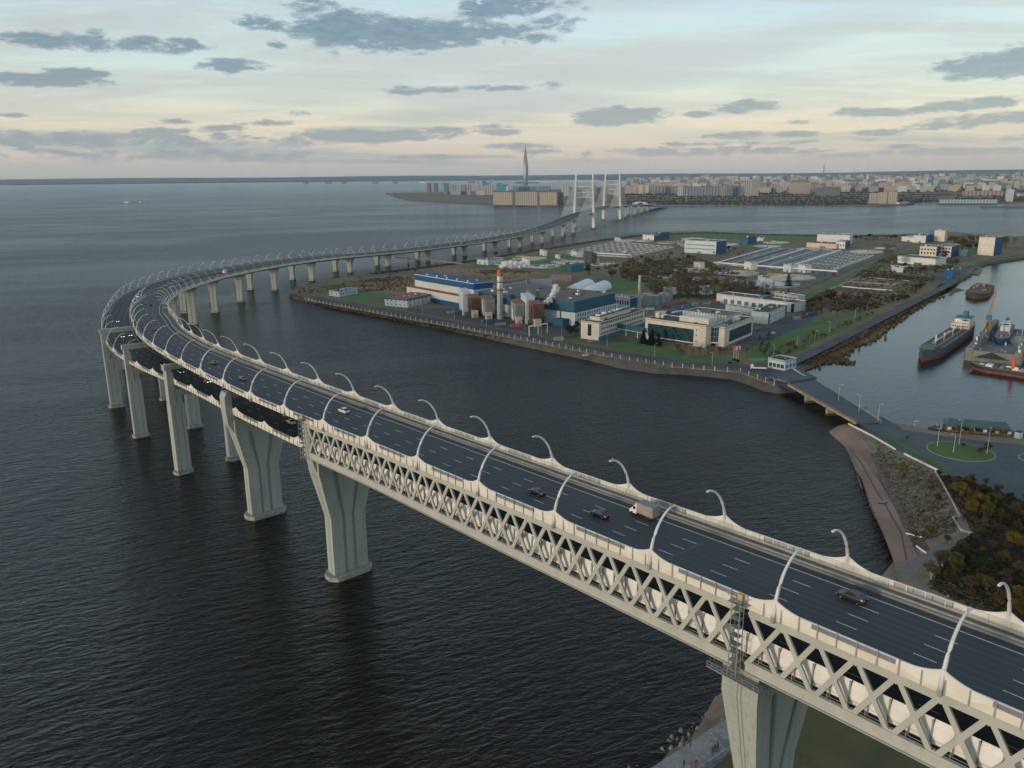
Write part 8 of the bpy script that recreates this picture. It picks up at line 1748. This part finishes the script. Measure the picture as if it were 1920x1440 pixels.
# tower landmark
pt = P(985.5, 343.5, 0); zt_ = HT(pt, 270, 985.5); o = thing('glass_skyscraper', 'very tall tapering twisted glass tower alone on the horizon', 'skyscraper', (pt.x, pt.y, 0)); rb = 5.1 / FOC * math.hypot(pt.x, pt.y) / math.cos(PITCH) * .93
mm = MB(); rings = []
for i in range(25):
    u = i / 24; r_ = rb * np.interp(u, [0, .15, .3, .45, .6, .75, .88, 1], [.86, .97, 1, .93, .76, .50, .24, .02]); tw = u * 1.5
    rings.append([(r_ * math.cos(2 * math.pi * k / 10 + tw) * (1 if k % 2 else .86), r_ * math.sin(2 * math.pi * k / 10 + tw) * (1 if k % 2 else .86), zt_ * u) for k in range(10)])
loft(mm, rings); mm.build('glass_shaft', mat('tower_glass', (.20, .25, .29), .45, (.20, .26, .31), .01, metal=.3), o)
mm = MB(); mm.box(-150, -50, -20, 40, 0, 18); mm.box(20, 200, -10, 40, 0, 14); mm.build('podium', FC['slate'], o)
o = thing('sail_building', 'dark curved building left of the glass tower', 'building', P(912, 346, 0)); mm = MB(); mm.add([(-60, 0, 0), (60, 0, 0), (60, 40, 0), (-60, 40, 0), (-50, 0, 70), (10, 0, 22), (10, 40, 22), (-50, 40, 70)], [(0, 1, 5, 4), (1, 2, 6, 5), (2, 3, 7, 6), (3, 0, 4, 7), (4, 5, 6, 7)]); mm.build('wall', FC['slate'], o)
def stack(px, yb, yt, r, label, c=FC['grey']):
    p = P(px, yb, ZL); h = HT(p, yt, px) - ZL; o = thing('factory_chimney', label, 'chimney', p); mm = MB(); mm.lathe([(r, 0), (r * .6, h), (r * .5, h)], 10); mm.build('shaft', c, o)
stack(566, 337.5, 325, 9, 'left one of twin power station stacks on the horizon'); stack(573, 337.5, 325.5, 9, 'right one of twin power station stacks on the horizon')
far_block(546, 553, 332, 337.5, 'white', 'white power station block on the horizon', cat='building'); far_block(556, 578, 334.5, 337.8, 'white', 'low power station hall under the twin stacks', cat='building')
stack(1543.5, 334, 309, 14, 'tall lone stack above the city', FC['brown']); stack(1601, 331, 315, 12, 'second stack above the city, farther right'); stack(1323.5, 336, 322, 11, 'left white spire of the twin towers in the city', FC['white']); stack(1328.5, 336, 322, 11, 'right white spire of the twin towers in the city', FC['white'])
pp = P(1370, 336, ZL); o = thing('stadium_dome', 'pale blue stadium dome in the middle of the city', 'stadium', pp); r_ = 15 / FOC * math.hypot(pp.x, pp.y)
mm = MB(); mm.lathe([(r_, 0), (r_, 22)], 32); mm.build('wall', FC['slate'], o); mm = MB(); mm.lathe([(r_ * 1.04, 22), (r_ * .8, 48), (r_ * .4, 62), (0, 66)], 32); mm.build('dome', mat('dome_pale', (.42, .52, .56), .5), o)
# tower-like block row behind the pylons on the other side of the channel + breakwater
far_block(1004, 1048, 339.7, 342.2, 'cream', 'long low cream hall right of the glass tower across the water', z0=1, cat='hall'); far_block(1840, 1990, 387.3, 389.5, 'slate', 'grey stone breakwater at the right edge of the channel', dep=12, name='breakwater', cat='breakwater', z0=0)
for i in range(14):
    x = 560 + i * 44 + R.uniform(-10, 10)
    if 975 < x < 997: continue
    far_block(x, x + R.uniform(5, 14), 339.5 - (x - 960) * ROLL * .6, 342.5 - (x - 960) * ROLL * .6, R.choice(['grey', 'brown', 'white', 'slate']), 'tiny building on the dark coast, %s counted from the power station' % ordw(i), 'tiny buildings on the far coast', name='city_building', cat='building', z0=1)
